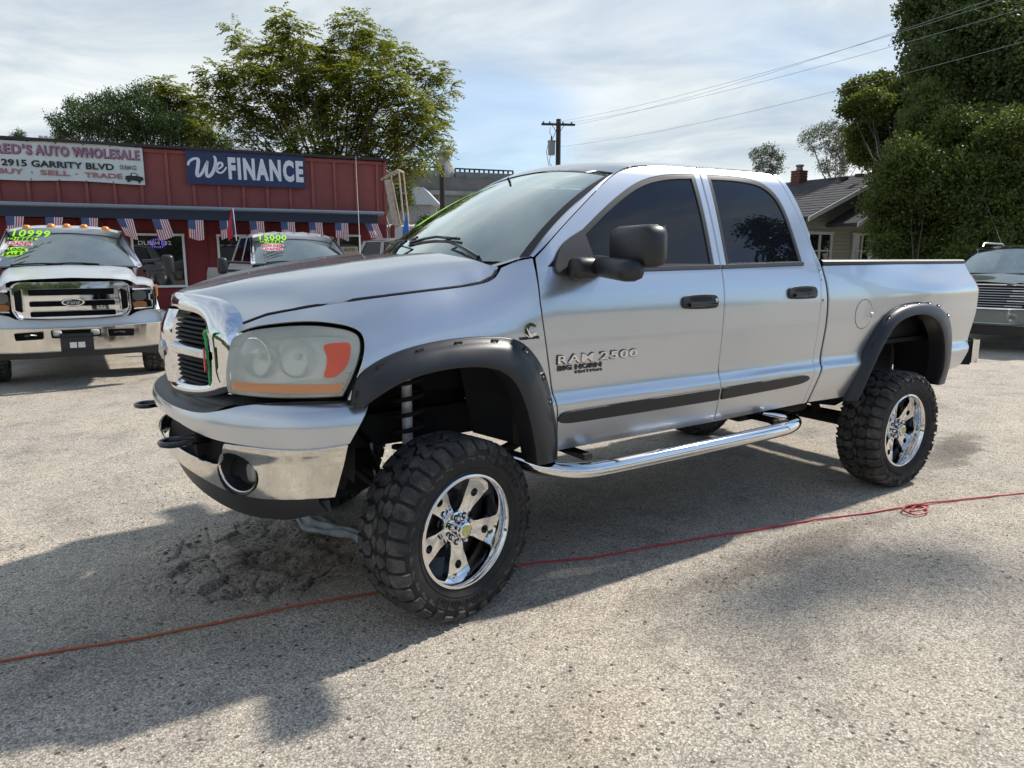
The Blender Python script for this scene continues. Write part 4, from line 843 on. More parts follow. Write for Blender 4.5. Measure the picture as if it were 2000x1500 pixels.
fender = [(-1.075, 1.350, 1)] + shut[1:-1] + [(.330, 1.592, 1), (.42, 1.625), (.494, 1.636, 1)] + seamFD[1:-1] + [(.607, .69, 1), (.54, .69, 1)] + \
         [(.515, .79), (.470, .948), (.42, 1.07), (.37, 1.16), (.29, 1.215), (.17, 1.23), (-.041, 1.225), (-.22, 1.19), (-.33, 1.13), (-.40, 1.062, 1), (-.462, 1.062, 1)] + \
         [(-.425, 1.145), (-.386, 1.24), (-.374, 1.304), (-.392, 1.343), (-.475, 1.368), (-.63, 1.379), (-.85, 1.363), (-1.02, 1.337), (-1.066, 1.312, 1)]
bed = [(2.640+.022, 1.585, 1)] + [(a+.024, b) for a, b in gapL[1:-1]] + [(2.614, .72, 1), (3.03, .712, 1), (3.12, .87), (3.26, 1.06), (3.38, 1.17), (3.50, 1.262), (3.727, 1.287), (3.95, 1.27), (4.10, 1.20), (4.215, 1.06), (4.245, .90), (4.235, .765, 1), (4.52, .800, 1), (4.58, .90), (4.635, 1.04), (4.655, 1.20), (4.648, 1.32), (4.61, 1.45), (4.585, 1.598, 1)]
qtr = [(2.47, 2.150, 1)] + seamRD[1:-1] + [(2.552, .715, 1), (2.588, .72, 1)] + list(reversed(gapL))[1:] + [(2.630, 1.62), (2.625, 1.75), (2.600, 1.90), (2.565, 2.03), (2.52, 2.12), (2.50, 2.150, 1)]
C2 = lambda P: chaikin(P, 2)
hole1 = C2(win1); hole2 = C2(win2)
def do_side(sd):
    own = 'left' if sd == 1 else 'right'
    panel('fender', C2(fender), SW, silver, T, gap=.0060, side=sd, res=.03)
    for nm, out_, hole, wn in (('front_door', C2(d1), hole1, win1), ('rear_door', C2(d2), hole2, win2)):
        dr = panel(nm, out_, SW, silver, T, holes=[offset2(hole, -.012)], gap=.0060, side=sd, res=.03)
        panel('window_seal', offset2(hole, -.014), SW, seal, dr, holes=[offset2(hole, .010)], side=sd, res=.05, lift=-.002)
        panel('side_window', offset2(hole, .004), SW, tint, dr, side=sd, res=.06, lift=-.009, skirt=False)
        if nm == 'front_door': bl = [(.60, 1.556, 1), (1.725, 1.572, 1), (1.730, 1.592, 1), (.60, 1.578, 1)]
        else: bl = [(1.742, 1.572, 1), (2.475, 1.588, 1), (2.480, 1.606, 1), (1.745, 1.592, 1)]
        panel('belt_strip', bl, SW, blackp, dr, side=sd, res=.05, lift=.006)
        mo = [(.575, .866), (.60, .896), (.68, .900), (1.700, .907, 1), (1.708, .842, 1), (.70, .838), (.60, .846)] if nm == 'front_door' else [(1.730, .907, 1), (2.40, .918), (2.50, .912), (2.53, .893), (2.49, .872), (2.38, .858), (1.736, .842, 1)]
        panel('side_moulding', C2(mo), SW, blackp, dr, side=sd, res=.04, lift=.011)
        # handle: recessed dish and bar
        c = (1.528, 1.398) if nm == 'front_door' else (2.418, 1.424)
        ho = [(c[0]-.135, c[1]-.022), (c[0]-.135, c[1]+.028), (c[0]-.06, c[1]+.037), (c[0]+.07, c[1]+.037), (c[0]+.135, c[1]+.028), (c[0]+.135, c[1]-.030), (c[0]+.09, c[1]-.037), (c[0]-.1, c[1]-.035)]
        hd = panel('door_handle', C2(ho), SW, blackp, dr, side=sd, res=.02, lift=.014)
        gi = [(c[0]-.085, c[1]+.006), (c[0]-.085, c[1]+.028), (c[0]+.085, c[1]+.028), (c[0]+.085, c[1]+.006)]
        panel('grip_recess', C2(gi), SW, darkin, hd, side=sd, res=.03, lift=.0155)
        b = MB(); P = [Vector(SIDE(c[0]+t*.10, c[1]-.012)) for t in (-1, -.5, 0, .5, 1)]
        b.tube([(q.x, -sd*(q.y+.024+.006*(1-abs(i-2)/2)), q.z) for i, q in enumerate(P)], .011, 8); b.build('grip', gloss, hd)
        if nm == 'front_door':
            q = Vector(SIDE(c[0]+.115, c[1]+.005)); lathe = MB().lathe([(0, .022), (.010, .022), (.012, .016)], (q.x, -sd*q.y, q.z), (0, -sd, 0), 14); lathe.build('key_lock', boltm, hd)
    panel('cab_corner', C2(qtr), SW, silver, T, gap=.002, side=sd, res=.03)
    bd = panel('bed_side', C2(bed), SW, silver, T, gap=.002, side=sd, res=.035)
    if sd == 1:
        fc = (3.075, 1.268); ring = [(fc[0]+.098*math.cos(a*PI/20), fc[1]+.098*math.sin(a*PI/20)) for a in range(40)]
        ri = [(fc[0]+.094*math.cos(a*PI/20), fc[1]+.094*math.sin(a*PI/20)) for a in range(40)]
        panel('fuel_door_gap', ring, SW, seal, bd, holes=[ri], side=sd, res=.1, lift=.0006, skirt=False)
        fd = panel('fuel_door', [(fc[0]+(p[0]-fc[0])*.985, fc[1]+(p[1]-fc[1])*.985) for p in ri], SW, silver, bd, side=sd, res=.03, lift=.0022)
        q = SIDE(3.165, 1.262); MB().lathe([(0, .012), (.012, .010), (.018, 0)], (q[0], -q[1], q[2]), (0, -1, 0), 14).build('finger_tab', silver, fd)
    # near-black inner body, its colour standing in for shade in the gaps
    for u0, u1, v0, v1 in ((.44, 2.64, .72, 1.58),):
        panel('inner_body', [(u0, v0), (u1, v0), (u1, v1), (u0, v1)], SW, darkin, T, side=sd, res=.12, lift=-.016, skirt=False)
    panel('inner_frame', offset2(C2([(.52, 1.56), (.70, 1.76), (.92, 1.92), (1.10, 2.04), (1.36, 2.11), (1.76, 2.125), (2.35, 2.13), (2.50, 2.07), (2.57, 1.9), (2.60, 1.56)]), .0), SW, darkin, T, side=sd, res=.12, lift=-.022, skirt=False)
    # ---- flares
    for nm, fo, fi, fr in (('front', flF_o, flF_i, (.045, .15, .27, .385, .50, .615, .715, .80)), ('rear', flR_o, flR_i, (.10, .21, .33, .44, .515, .585, .655, .73))):
        fi = [((p[0]-(.105 if nm == 'rear' else .045), p[1]+(.010 if nm == 'rear' else .012))+tuple(p[2:])) for p in fi]; A = resample(chaikin(fo, 3, False), 60); B = resample(chaikin(fi, 3, False), 60); rows = []
        for k in range(60):
            a, b2 = A[k], B[k]; row = []
            t_end = min(1, min(k, 59-k)/4.0); t_end = .85+.15*t_end
            for f, lf in ((-.01, -.040), (-.01, .012), (.03, .017), (.16, .024), (.20, .040), (.40, .060), (.65, .076), (.88, .084), (.98, .082), (1.0, .070), (.99, .02), (.97, -.06)):
                u, v = a[0]+(b2[0]-a[0])*f, a[1]+(b2[1]-a[1])*f
                q = Vector((interp(_TX, u), interp(_TY, u)-interp([(.6, .05), (.70, .030), (.90, .012), (1.1, .008), (1.4, .008)], v), v)); n = Vector((.35*(interp(_TY, u-.01)-interp(_TY, u+.01))/.02*-1, 1, 0)).normalized()
                q = q+n*lf*((t_end*(1.0 if nm == 'front' else .72)) if lf > 0 else 1); row.append((q.x, -sd*q.y, q.z))
            rows.append(row)
        fb = MB().grid(rows); fl = fb.build('fender_flare', flarem, T, sharp=50); 
        for f in fr:
            k = f*59; i = int(k); a, b2 = Vector(A[i]), Vector(B[i]); a2 = Vector(A[min(59, i+1)]); tx = (a2-a).normalized(); ny_ = (b2-a).normalized()
            c = a+ny_*.030
            def onf(u, v, lf): 
                return Vector((interp(_TX, u), -sd*(interp(_TY, u)-interp([(.6, .05), (.70, .030), (.90, .012), (1.1, .008), (1.4, .008)], v)+lf), v))
            o = onf(c.x, c.y, .024 if nm == 'front' else .018)
            p = MB(); pk = [(-.016, -.020), (.016, -.020), (.021, .018), (.013, .031), (-.013, .031), (-.021, .018)]
            tr = Vector((tx.x, 0, tx.y)); nr = Vector((ny_.x, 0, ny_.y)); out_ = Vector((0, -sd, 0))
            p.prism(pk, o-out_*.01, tr, nr, out_*.0185+Vector((0, 0, .0)))
            pkt = p.build('bolt_pocket', gloss, fl, smooth=False)
            MB().lathe([(0, .006), (.0045, .005), (.0065, .001), (.007, 0)], o+out_*.008-nr*.004, out_, 12).build('bolt', boltm, pkt)
    # ---- headlamp
    lc = C2(hl)
    back = panel('headlight', lc, SW, lampin, T, gap=.004, side=sd, res=.05, lift=-.085, th=.0, skirt=False)
    # walls of the housing
    N_ = len(lc); rows = [[], []]
    for i in range(N_+1):
        u, v = lc[i % N_][:2]
        for r_, lf in ((0, -.006), (1, -.09)):
            q = Vector(SIDE(u, v)); n = (Vector(SIDE(u+.01, v))-Vector(SIDE(u-.01, v))).cross(Vector(SIDE(u, v+.01))-Vector(SIDE(u, v-.01))).normalized()
            if n.y < 0: n = -n
            q = q+n*lf; rows[r_].append((q.x, -sd*q.y, q.z))
    MB().grid(rows).build('housing_wall', lampin, back)
    panel('lens', offset2(lc, .005), SW, lensm, back, side=sd, res=.03, lift=.004)
    panel('lens_gap_shade', lc, SW, seal, back, holes=[offset2(lc, .0035)], side=sd, res=.05, lift=-.001)  # dark ring standing in for the shaded gap around the lens
    panel('amber_strip', C2([(-.965, 1.098, 1), (-.480, 1.100, 1), (-.468, 1.137, 1), (-.965, 1.134, 1)]), SW, amber, back, side=sd, res=.05, lift=.0055, skirt=False)
    panel('side_reflector', C2([(-.548, 1.276), (-.54, 1.290), (-.448, 1.297), (-.430, 1.288), (-.437, 1.235), (-.462, 1.19), (-.497, 1.163), (-.552, 1.160), (-.535, 1.20), (-.530, 1.24)]), SW, orange, back, side=sd, res=.04, lift=.0052, skirt=False)
    for (bx, by, bz, br) in ((-.708, .645, 1.226, .080), (-.588, .768, 1.232, .080)):
        d = Vector((-1, -sd*.62, 0)).normalized(); o = Vector((bx, -sd*by, bz))
        MB().lathe([(br+.004, .026), (br+.004, .030), (br, .031), (br-.003, .026), (br*.93, .0), (br*.75, -.035), (br*.42, -.062), (br*.2, -.066), (.0, -.066)], o, d, 32).build('reflector_bowl', bowlm, back)
        MB().lathe([(0, .01), (.012, .006), (.014, -.02), (.014, -.066)], o, d, 14).build('bulb', whitep, back)
side_parts(do_side)

# --- hood
EDGE = [(SIDE(u, v)) for u, v in [(-1.09, 1.352), (-.91, 1.405), (-.647, 1.439), (-.366, 1.469), (-.126, 1.492), (.115, 1.514), (.215, 1.530), (.280, 1.556), (.318, 1.594)]]
_ex = [(p[0], p[1]) for p in EDGE]; _ez = [(p[0], p[2]) for p in EDGE]
HZC = [(-.93, 1.462), (-.90, 1.477), (-.80, 1.505), (-.60, 1.548), (-.30, 1.600), (0, 1.640), (.20, 1.657), (.45, 1.668)]
def HOOD(x, t):
    """t = -1..1 across"""
    a = abs(t); ye = (interp(_ex, x) if x < .30 else interp(_ex, .30))-.006; ze = interp(_ez, x) if x < .32 else interp(_ez, .32)
    fx = sstep(-.94, -.60, x)
    zc = interp(HZC, x)
    zc2 = zc - (1-fx)*0
    k = .13*a**2+.87*a**(9 if x > -.7 else 9-4.5*sstep(-.7, -.93, x))
    sh = .012*math.exp(-((a-.56)/.16)**2)*fx
    w = sstep(-.05, .32, x); kk = .30*a**2.4+.70*a**14
    z = (1-w)*(zc-(zc-ze)*k)+w*(zc-(zc-ze)*kk)+sh
    return (x+.0*a, ye*t, z)
def front_x(t): a = abs(t); return -.905+.055*a**2+.05*a**5
def rear_x(t): a = abs(t); return .13+.10*a**2+.085*a**5
rows = []; nrm = []
NU, NV = 64, 96
Vh = []; Nh = []; Fh = []
def HP(i, j):
    t = -1+2*j/NV; t = math.copysign(1-(1-abs(t))**1.0, t); x = front_x(t)+(rear_x(t)-front_x(t))*i/NU
    return Vector(HOOD(x, t))
for i in range(NU+1):
    for j in range(NV+1):
        P = HP(i, j); e = .02
        n = (HP(i+e, j)-HP(i-e, j)).cross(HP(i, min(NV, j+e))-HP(i, max(0, j-e))).normalized()
        if n.z < 0: n = -n
        Vh.append((P.x, -P.y, P.z)); Nh.append((n.x, -n.y, n.z))
for i in range(NU):
    for j in range(NV): a = i*(NV+1)+j; Fh.append((a, a+1, a+NV+2, a+NV+1))
f0 = Fh[NV*30+50]; v0 = [Vector(Vh[i]) for i in f0]
if (v0[1]-v0[0]).cross(v0[2]-v0[0]).z < 0: Fh = [tuple(reversed(f)) for f in Fh]
# rolled rim
ringidx = [j for j in range(NV+1)]+[i*(NV+1)+NV for i in range(1, NU+1)]+[NU*(NV+1)+j for j in range(NV-1, -1, -1)]+[i*(NV+1) for i in range(NU-1, 0, -1)]
b0 = len(Vh); cen = Vector((-.3, 0, 1.5))
for k in ringidx:
    P = Vector(Vh[k]); o_ = (P-cen); o_.z = 0; o_.normalize(); Vh.append(tuple(P+Vector((0, 0, -.004))+o_*.001)); Nh.append(tuple(o_)); Vh.append(tuple(P+Vector((0, 0, -.03))-o_*.004)); Nh.append(tuple(o_))
m_ = len(ringidx)
for k in range(m_):
    k2 = (k+1) % m_; q = (ringidx[k], ringidx[k2], b0+2*k2, b0+2*k); fn = (Vector(Vh[q[1]])-Vector(Vh[q[0]])).cross(Vector(Vh[q[2]])-Vector(Vh[q[0]]))
    fl_ = fn.dot(Vector(Nh[b0+2*k])) < 0
    for q in (q, (b0+2*k, b0+2*k2, b0+2*k2+1, b0+2*k+1)): Fh.append(tuple(reversed(q)) if fl_ else q)
hood = mk('hood', Vh, Fh, silver, T, True, normals=Nh)
for sd in (1, -1): MB().tube([(p[0], -sd*(p[1]-.004), p[2]-.007) for p in EDGE], .0065, 6).build('shut_line_shade', seal, T)  # dark tube standing in for the shade inside the hood gap
# cowl and engine-bay block under the hood
b = MB(); rows = []
for i in range(9):
    t = -1+2*i/8; x0 = rear_x(t)-.02; ye = .86*t; rows.append([(x0, -ye, 1.600-.025*abs(t)), (x0+.09, -ye, 1.618-.025*abs(t)), (x0+.30, -ye*1.0, 1.640-.02*abs(t))])
b.grid(rows); b.build('cowl_panel', blackp, T)
b = MB(); b.box((-.12, 0, 1.18), (1.15, .95, .42)); b.build('engine_bay', darkin, T, smooth=False)

# --- windshield
def WS(u, v):
    """u -1..1 across, v 0..1 up"""
    a = abs(u); wb, wt = .855, .700
    y = u*(wb+(wt-wb)*v); xb = .235+.225*a**2.2; xt = 1.085+.045*a**2.2-.0
    zb = 1.640-.010*a; zt = 2.128-.066*a**2.2
    x = xb+(xt-xb)*v; z = zb+(zt-zb)*v; bul = .040*4*v*(1-v)
    return (x-bul*.5, y, z+bul*.85)
full = [(-1, 0), (1, 0), (1, 1), (-1, 1)]
wso = C2([(-.99, -.03, 1), (-.5, -.03), (0, -.03), (.5, -.03), (.99, -.03, 1), (.99, .5), (.985, .99, 1), (0, 1.0), (-.985, .99, 1), (-.99, .5)])
wsi = C2([(-.90, .08), (-.5, .065), (0, .065), (.5, .065), (.90, .08), (.935, .18), (.945, .5), (.945, .90), (.90, .955), (0, .965), (-.90, .955), (-.945, .90), (-.945, .5), (-.935, .18)])
wsh = panel('windshield', wso, WS, wsglass, T, res=.06, skirt=False, ref=(1.2, 0, 1.2), lift=.002)
panel('windshield_frit', wso, WS, frit, wsh, holes=[wsi], res=.06, skirt=False, ref=(1.2, 0, 1.2), lift=.0)
for sd in (1, -1):
    rows = []
    for i in range(25):
        v = -.02+1.02*i/24; q = Vector(WS(.985, v)); q2 = Vector(WS(1.02, v)); rows.append([(q.x, -sd*q.y, q.z+.004), (q.x+.002, -sd*(q.y+.006), q.z+.010), (q2.x+.006, -sd*(q2.y+.008), q2.z+.002)])
    MB().grid(rows).build('pillar_trim', seal, T)
    # a-pillar skin joining glass edge to the door line
    drl = [(.494, 1.636), (.66, 1.763), (.90, 1.933), (1.085, 2.055), (1.19, 2.098)]; dl = resample(chaikin(drl, 2, False), 25); rows = []
    for i in range(25):
        v = i/24.0; q2 = Vector(WS(1.022, v)); u_, z_ = dl[i]; q = Vector(SIDE(u_, z_)); mid = (q+q2)/2+Vector((-.004, .010, .008))
        rows.append([(q2.x+.004, -sd*(q2.y+.004), q2.z), (mid.x, -sd*mid.y, mid.z), (q.x, -sd*(q.y), q.z)])
    MB().grid(rows).build('a_pillar', silver, T)
    # fender top behind the hood corner
    ra = [SIDE(.30, 1.592), SIDE(.38, 1.614), SIDE(.44, 1.632), SIDE(.496, 1.638)]
    rows = [[(p[0], -sd*(p[1]-.001), p[2]-.001), (p[0]+.02, -sd*(p[1]-.06), p[2]+.006), (p[0]+.03, -sd*(p[1]-.13), p[2]-.004)] for p in ra]
    MB().grid(rows).build('fender_top', silver, T)

# --- roof
RE = [(1.02, 2.045), (1.085, 2.055), (1.19, 2.098), (1.36, 2.128), (1.56, 2.142), (1.775, 2.147), (2.15, 2.157), (2.38, 2.160), (2.47, 2.152), (2.55, 2.10)]
RC = [(.98, 2.10), (1.085, 2.132), (1.2, 2.158), (1.5, 2.192), (1.9, 2.207), (2.3, 2.198), (2.45, 2.175), (2.54, 2.13), (2.60, 2.08)]
def ROOF(x, t):
    a = abs(t); ze = interp(RE, x)-.001; zc = interp(RC, x); s_ = x; ye = SIDE(max(x, .6), ze)[1]-.0005
    k = .45*a**2+.55*a**7
    z = zc-(zc-ze)*k; w = sstep(1.36, 1.09, x); zf = 2.134-.066*a**2.2+.60*(x-1.082-.045*a**2.2)*(1-.5*min(1, max(0, x-1.08)/.28))
    if x < 1.36: z = z*(1-w)+min(zf, z+.03)*w
    return (x, ye*t, z)
def rfx(t): return 1.082+.045*abs(t)**2.2
def rrx(t): return 2.56-.075*abs(t)**4
V_, N__, F_ = [], [], []
NU, NV = 44, 60
def RP(i, j):
    t = -1+2*j/NV; x = rfx(t)+(rrx(t)-rfx(t))*i/NU; return Vector(ROOF(x, t))
for i in range(NU+1):
    for j in range(NV+1):
        P = RP(i, j); e = .03; n = (RP(min(NU, i+e), j)-RP(max(0, i-e), j)).cross(RP(i, min(NV, j+e))-RP(i, max(0, j-e))).normalized()
        if n.z < 0: n = -n
        V_.append((P.x, -P.y, P.z)); N__.append((n.x, -n.y, n.z))
for i in range(NU):
    for j in range(NV): a = i*(NV+1)+j; F_.append((a, a+NV+1, a+NV+2, a+1))
v0 = [Vector(V_[i]) for i in F_[NV*20+30]]
if (v0[1]-v0[0]).cross(v0[2]-v0[0]).z < 0: F_ = [tuple(reversed(f)) for f in F_]
mk('roof', V_, F_, silver, T, True, normals=N__)
for sd in (1, -1):      # drip line between roof and doors
    P = [SIDE(max(x, .6), interp(RE, x)) for x in (1.11, 1.2, 1.36, 1.56, 1.775, 1.95, 2.15, 2.38, 2.47)]
    MB().tube([(p[0], -sd*(p[1]-.004), p[2]-.001) for p in P], .0022, 6).build('roof_seam', seal, T)
# cab rear wall and back window
rows = []
for z in (.75, 1.0, 1.3, 1.58, 1.8, 2.0, 2.10, 2.16):
    yy = SIDE(2.55, z)[1]-.03; xx = 2.60 if z < 1.6 else 2.60-.10*((z-1.6)/.55)**2; rows.append([(xx, y*yy/6, z) for y in range(-6, 7)])
MB().grid(rows).build('cab_rear_wall', silver, T)
MB().prism([(-.55, 0), (.55, 0), (.50, .36), (-.50, .36)], (2.612, 0, 1.66), (0, 1, 0), (-.12, 0, 1), (.006, 0, 0)).build('rear_window', tint, T, smooth=False)
# --- interior seen through the glass
b = MB(); rows = []
for i in range(13):
    y = -.78+1.56*i/12; rows.append([(.50+.10*(y/.8)**2, y, 1.60), (.66, y, 1.625), (.92, y, 1.60), (1.02, y, 1.52), (1.00, y, 1.25)])
b.grid(rows).build('dashboard', mat('dash_plastic', (.07, .072, .075), .7), T)
b = MB(); cx, cy, cz = 1.10, -.42, 1.52; ax = Vector((.90, 0, .44)).normalized(); pts = []
w_ = Vector((0, 1, 0)); v_ = ax.cross(w_)
for k in range(28): a = 2*PI*k/28; pts.append(Vector((cx, cy, cz))+(w_*math.cos(a)+v_*math.sin(a))*.19)
b.tube(pts, .014, 8, closed=True)
for a in (0, PI, 1.5*PI): b.tube([Vector((cx, cy, cz)), Vector((cx, cy, cz))+(w_*math.cos(a)+v_*math.sin(a))*.18], .013, 6)
b.build('steering_wheel', mat('wheel_grey', (.10, .10, .10), .5), T)
for sy in (-.42, .42):
    b = MB(); b.box((1.62, sy, 1.50), (.14, .46, .62), Matrix.Rotation(R_(14), 3, 'Y'), .05); b.box((1.40, sy, 1.18), (.50, .48, .14), None, .05); b.box((1.70, sy, 1.88), (.10, .24, .18), None, .04); b.build('seat', seatm, T)
MB().box((2.35, 0, 1.50), (.14, 1.4, .62), Matrix.Rotation(R_(10), 3, 'Y'), .05).build('rear_seat', seatm, T)
MB().box((1.6, 0, 1.0), (2.0, 1.6, .04)).build('cab_floor', darkin, T)
b = MB(); b.box((.98, 0, 2.0), (.02, .24, .065), Matrix.Rotation(R_(-15), 3, 'Y'), .01); b.tube([(.93, 0, 2.10), (.98, 0, 2.0)], .008, 6); b.build('rear_view_mirror', blackp, T)
# sticker remains along the right edge of the windshield (chartreuse strip seen edge-on)
panel('green_window_sticker', [(-.955, .30), (-.50, .34), (-.50, .93), (-.955, .93)], WS, mat('chartreuse_paint', (.42, .85, .04), .5), wsh, res=.1, skirt=False, ref=(1.2, 0, 1.2), lift=.004, side=1)
# wipers
for y0, y1, x0 in ((-.66, -.06, .40), (.10, .66, .26)):
    b = MB(); p0 = Vector(WS(-y0*-1/.85 if False else y0/.85*-1, .035)); 
    def wp(y, v, h=.02): q = Vector(WS(y/.85, v)); return (q.x-.004, -q.y*1.0, q.z+h)
    ya, yb = -y0, -y1     # WS y positive = left side
    b.tube([wp(ya*.98, -.02, .012), wp(ya*.80, .02, .035), wp(ya*.55, .075, .040), wp((ya+yb)/2+.05, .115, .030)], [.014, .010, .007, .005], 6)
    b.tube([wp(ya*.60+.02, .128, .016), wp(ya*.30+.0, .145, .018), wp(yb*1.0+.02, .135, .014), wp(yb-.12, .105, .012)], .008, 6)
    b.tube([wp(ya*.60+.02, .115, .006), wp(ya*.30+.0, .132, .006), wp(yb*1.0+.02, .122, .006), wp(yb-.12, .092, .006)], .005, 5)
    b.build('wiper', gloss, T)

# --- grille
def GR(y, z):
    a = abs(y); return (-.966+.163*(a/.55)**1.7+.055*sstep(1.30, 1.47, z)+.015*sstep(1.15, 1.02, z), y, z)
gout = C2([(-.30, 1.470), (.0, 1.478), (.30, 1.470), (.42, 1.448), (.495, 1.405), (.532, 1.350), (.548, 1.28), (.552, 1.16), (.548, 1.085, 1), (.50, 1.060), (.36, 1.020), (.20, 1.005), (0, 1.0), (-.20, 1.005), (-.36, 1.020), (-.50, 1.060), (-.548, 1.085, 1), (-.552, 1.16), (-.548, 1.28), (-.532, 1.350), (-.495, 1.405), (-.42, 1.448)])
gin = C2([(-.27, 1.395), (.0, 1.400), (.27, 1.395), (.355, 1.375), (.412, 1.33), (.432, 1.25), (.428, 1.13), (.405, 1.085), (.22, 1.070), (0, 1.065), (-.22, 1.070), (-.405, 1.085), (-.428, 1.13), (-.432, 1.25), (-.412, 1.33), (-.355, 1.375)])
A = resample(gout, 120, True); B = resample(gin, 120, True)
def al(A):   # start both loops at the top centre
    k = min(range(len(A)), key=lambda i: abs(A[i][0])+(10 if A[i][1] < 1.3 else 0)); return A[k:]+A[:k]
A, B = al(A), al(B)
if (A[5][0] > 0) != (B[5][0] > 0): B = [B[0]]+B[:0:-1]
rows = []
for k in range(121):
    a, b2 = A[k % 120], B[k % 120]; row = []
    for f, lf in ((0, -.09), (0, -.005), (.06, .010), (.25, .020), (.55, .022), (.85, .014), (.97, .004), (1.0, -.008), (1.0, -.06)):
        y, z = a[0]+(b2[0]-a[0])*f, a[1]+(b2[1]-a[1])*f; q = Vector(GR(y, z)); d = Vector((-1, y*.5, .0)).normalized()
        row.append((q.x+d.x*lf, -(q.y+(d.y*lf*.6)), q.z))
    rows.append(row)
gri = empty('grille', (0, 0, 0)); gri.parent = T
MB().grid(rows).build('chrome_surround', chrome, gri, sharp=40, weld=.0001)
# cross bars
b = MB(); rows = []
for z in np.linspace(1.40, 1.06, 12):
    r = []
    for y, lf in ((-.105, -.05), (-.100, .005), (-.06, .022), (0, .030), (.06, .022), (.100, .005), (.105, -.05)):
        q = GR(y*(1+.1*(z-1.2)), z); r.append((q[0]-lf, -q[1], z))
    rows.append(r)
b.grid(rows); b.build('centre_bar', chrome, gri, sharp=45)
for s_ in (1, -1):
    rows = []
    for y in np.linspace(.10, .432, 12):
        r = []
        for dz, lf in ((.030, -.05), (.028, .0), (.012, .020), (-.012, .020), (-.028, .0), (-.030, -.05)):
            q = GR(y, 1.232+dz-.015*(y/.4)); r.append((q[0]-lf, -s_*y, q[2]))
        rows.append(r)
    MB().grid(rows).build('cross_bar', chrome, gri, sharp=45)
    for grp, zz in ((0, np.linspace(1.275, 1.375, 6)), (1, np.linspace(1.085, 1.19, 6))):
        for z in zz:
            ym = .425 if z < 1.31 else .425-.07*(z-1.31)/.065
            rows = []
            for y in np.linspace(.10, ym, 8):
                q = GR(y, z-.012*(y/.4)); rows.append([(q[0]+.075, -s_*y, q[2]+.006), (q[0]+.012, -s_*y, q[2]+.007), (q[0]+.006, -s_*y, q[2]), (q[0]+.012, -s_*y, q[2]-.006), (q[0]+.075, -s_*y, q[2]-.005)])
            MB().grid(rows).build('slat', slatm, gri, sharp=50)
MB().box((-.82, 0, 1.22), (.02, .84, .40)).build('grille_backing', darkin, gri, smooth=False)
# emblem: a shield-like ram's head with curled horns
b = MB(); ex = GR(0, 1.2)[0]-.022

for s_ in (1, -1):
    b.tube([(ex-.006, s_*(.012+.030*math.sin(t)), 1.215+.030-.030*(1-math.cos(t))*1.0) for t in np.linspace(0, 5.2, 16)], list(np.linspace(.012, .004, 16)), 6)
b.tube([(ex-.006, 0, 1.245), (ex-.012, 0, 1.20), (ex-.006, 0, 1.165)], [.016, .014, .007], 8)
b.build('emblem', boltm, gri)

# --- bumper
bum = empty('front_bumper', (0, 0, 0)); bum.parent = T
E_ = _b[-1]
top_l = 1.045
pb = [(-1.36, 1.050, 1), (-1.18, 1.060), (-1.0, 1.062), (-.82, 1.050), (-.72, 1.025), (-.60, 1.0), (-.4, .995), (0, .995), (.4, .995), (.60, 1.0), (.72, 1.025), (.82, 1.050), (1.0, 1.062), (1.18, 1.060), (1.36, 1.050, 1),
      (1.262, .892, 1), (1.117, .880), (.98, .886), (.85, .897), (.68, .905), (.52, .925), (.36, .945), (0, .95), (-.36, .945), (-.52, .925), (-.68, .905), (-.85, .897), (-.98, .886), (-1.117, .880), (-1.262, .892, 1)]
panel('painted_bumper_cover', C2(pb), BUMP, silver, bum, res=.025, th=.05, ref=(0, 0, .9))
def BUMPC(s, z):
    p = BUMP(s, z+.03); k = .020*sstep(.90, .80, z)-.012; n = Vector((p[0]-.2, p[1], 0)).normalized(); return (p[0]-n.x*k, p[1]-n.y*k, z)
cb = [(-1.258, .888, 1), (-1.117, .876), (-.98, .882), (-.85, .892), (-.75, .893, 1), (-.70, .80), (-.64, .785), (-.40, .795), (0, .80), (.40, .795), (.64, .785), (.70, .80), (.75, .893, 1), (.85, .892), (.98, .882), (1.117, .876), (1.258, .888, 1),
      (1.195, .662, 1), (.997, .664), (.853, .664), (.69, .680), (.487, .715), (.241, .735), (0, .74), (-.241, .735), (-.487, .715), (-.69, .680), (-.853, .664), (-.997, .664), (-1.195, .662, 1)]
def ell(c, a, b_, n=28): return [(c[0]+a*math.cos(2*PI*k/n), c[1]+b_*math.sin(2*PI*k/n)) for k in range(n)]
fogs = [ell((s_*.775, .772), .098, .088) for s_ in (1, -1)]
panel('chrome_bumper_bar', C2(cb), BUMPC, chrome_worn, bum, holes=fogs, res=.025, th=.012, ref=(0, 0, .8))
for s_ in (1, -1):
    c = Vector(BUMPC(s_*.775, .772)); e = Vector(BUMPC(s_*(.775+.02), .772))-Vector(BUMPC(s_*(.775-.02), .772)); n = Vector((-abs(e.y), s_*abs(e.x), 0)).normalized()
    fo = Vector((c.x, -c.y, c.z)); nn = Vector((n.x, -n.y, 0))
    fb = MB().lathe([(.104, -.006), (.098, -.004), (.090, -.03), (.070, -.075), (.0, -.085)], fo, nn, 30).build('fog_lamp_recess', blackp, bum)
    MB().lathe([(.0, -.045), (.035, -.046), (.042, -.055), (.044, -.075)], fo+Vector((.0, -s_*.035, 0)), Vector((-1, -s_*.1, 0)), 20).build('fog_lamp', lensm, fb)
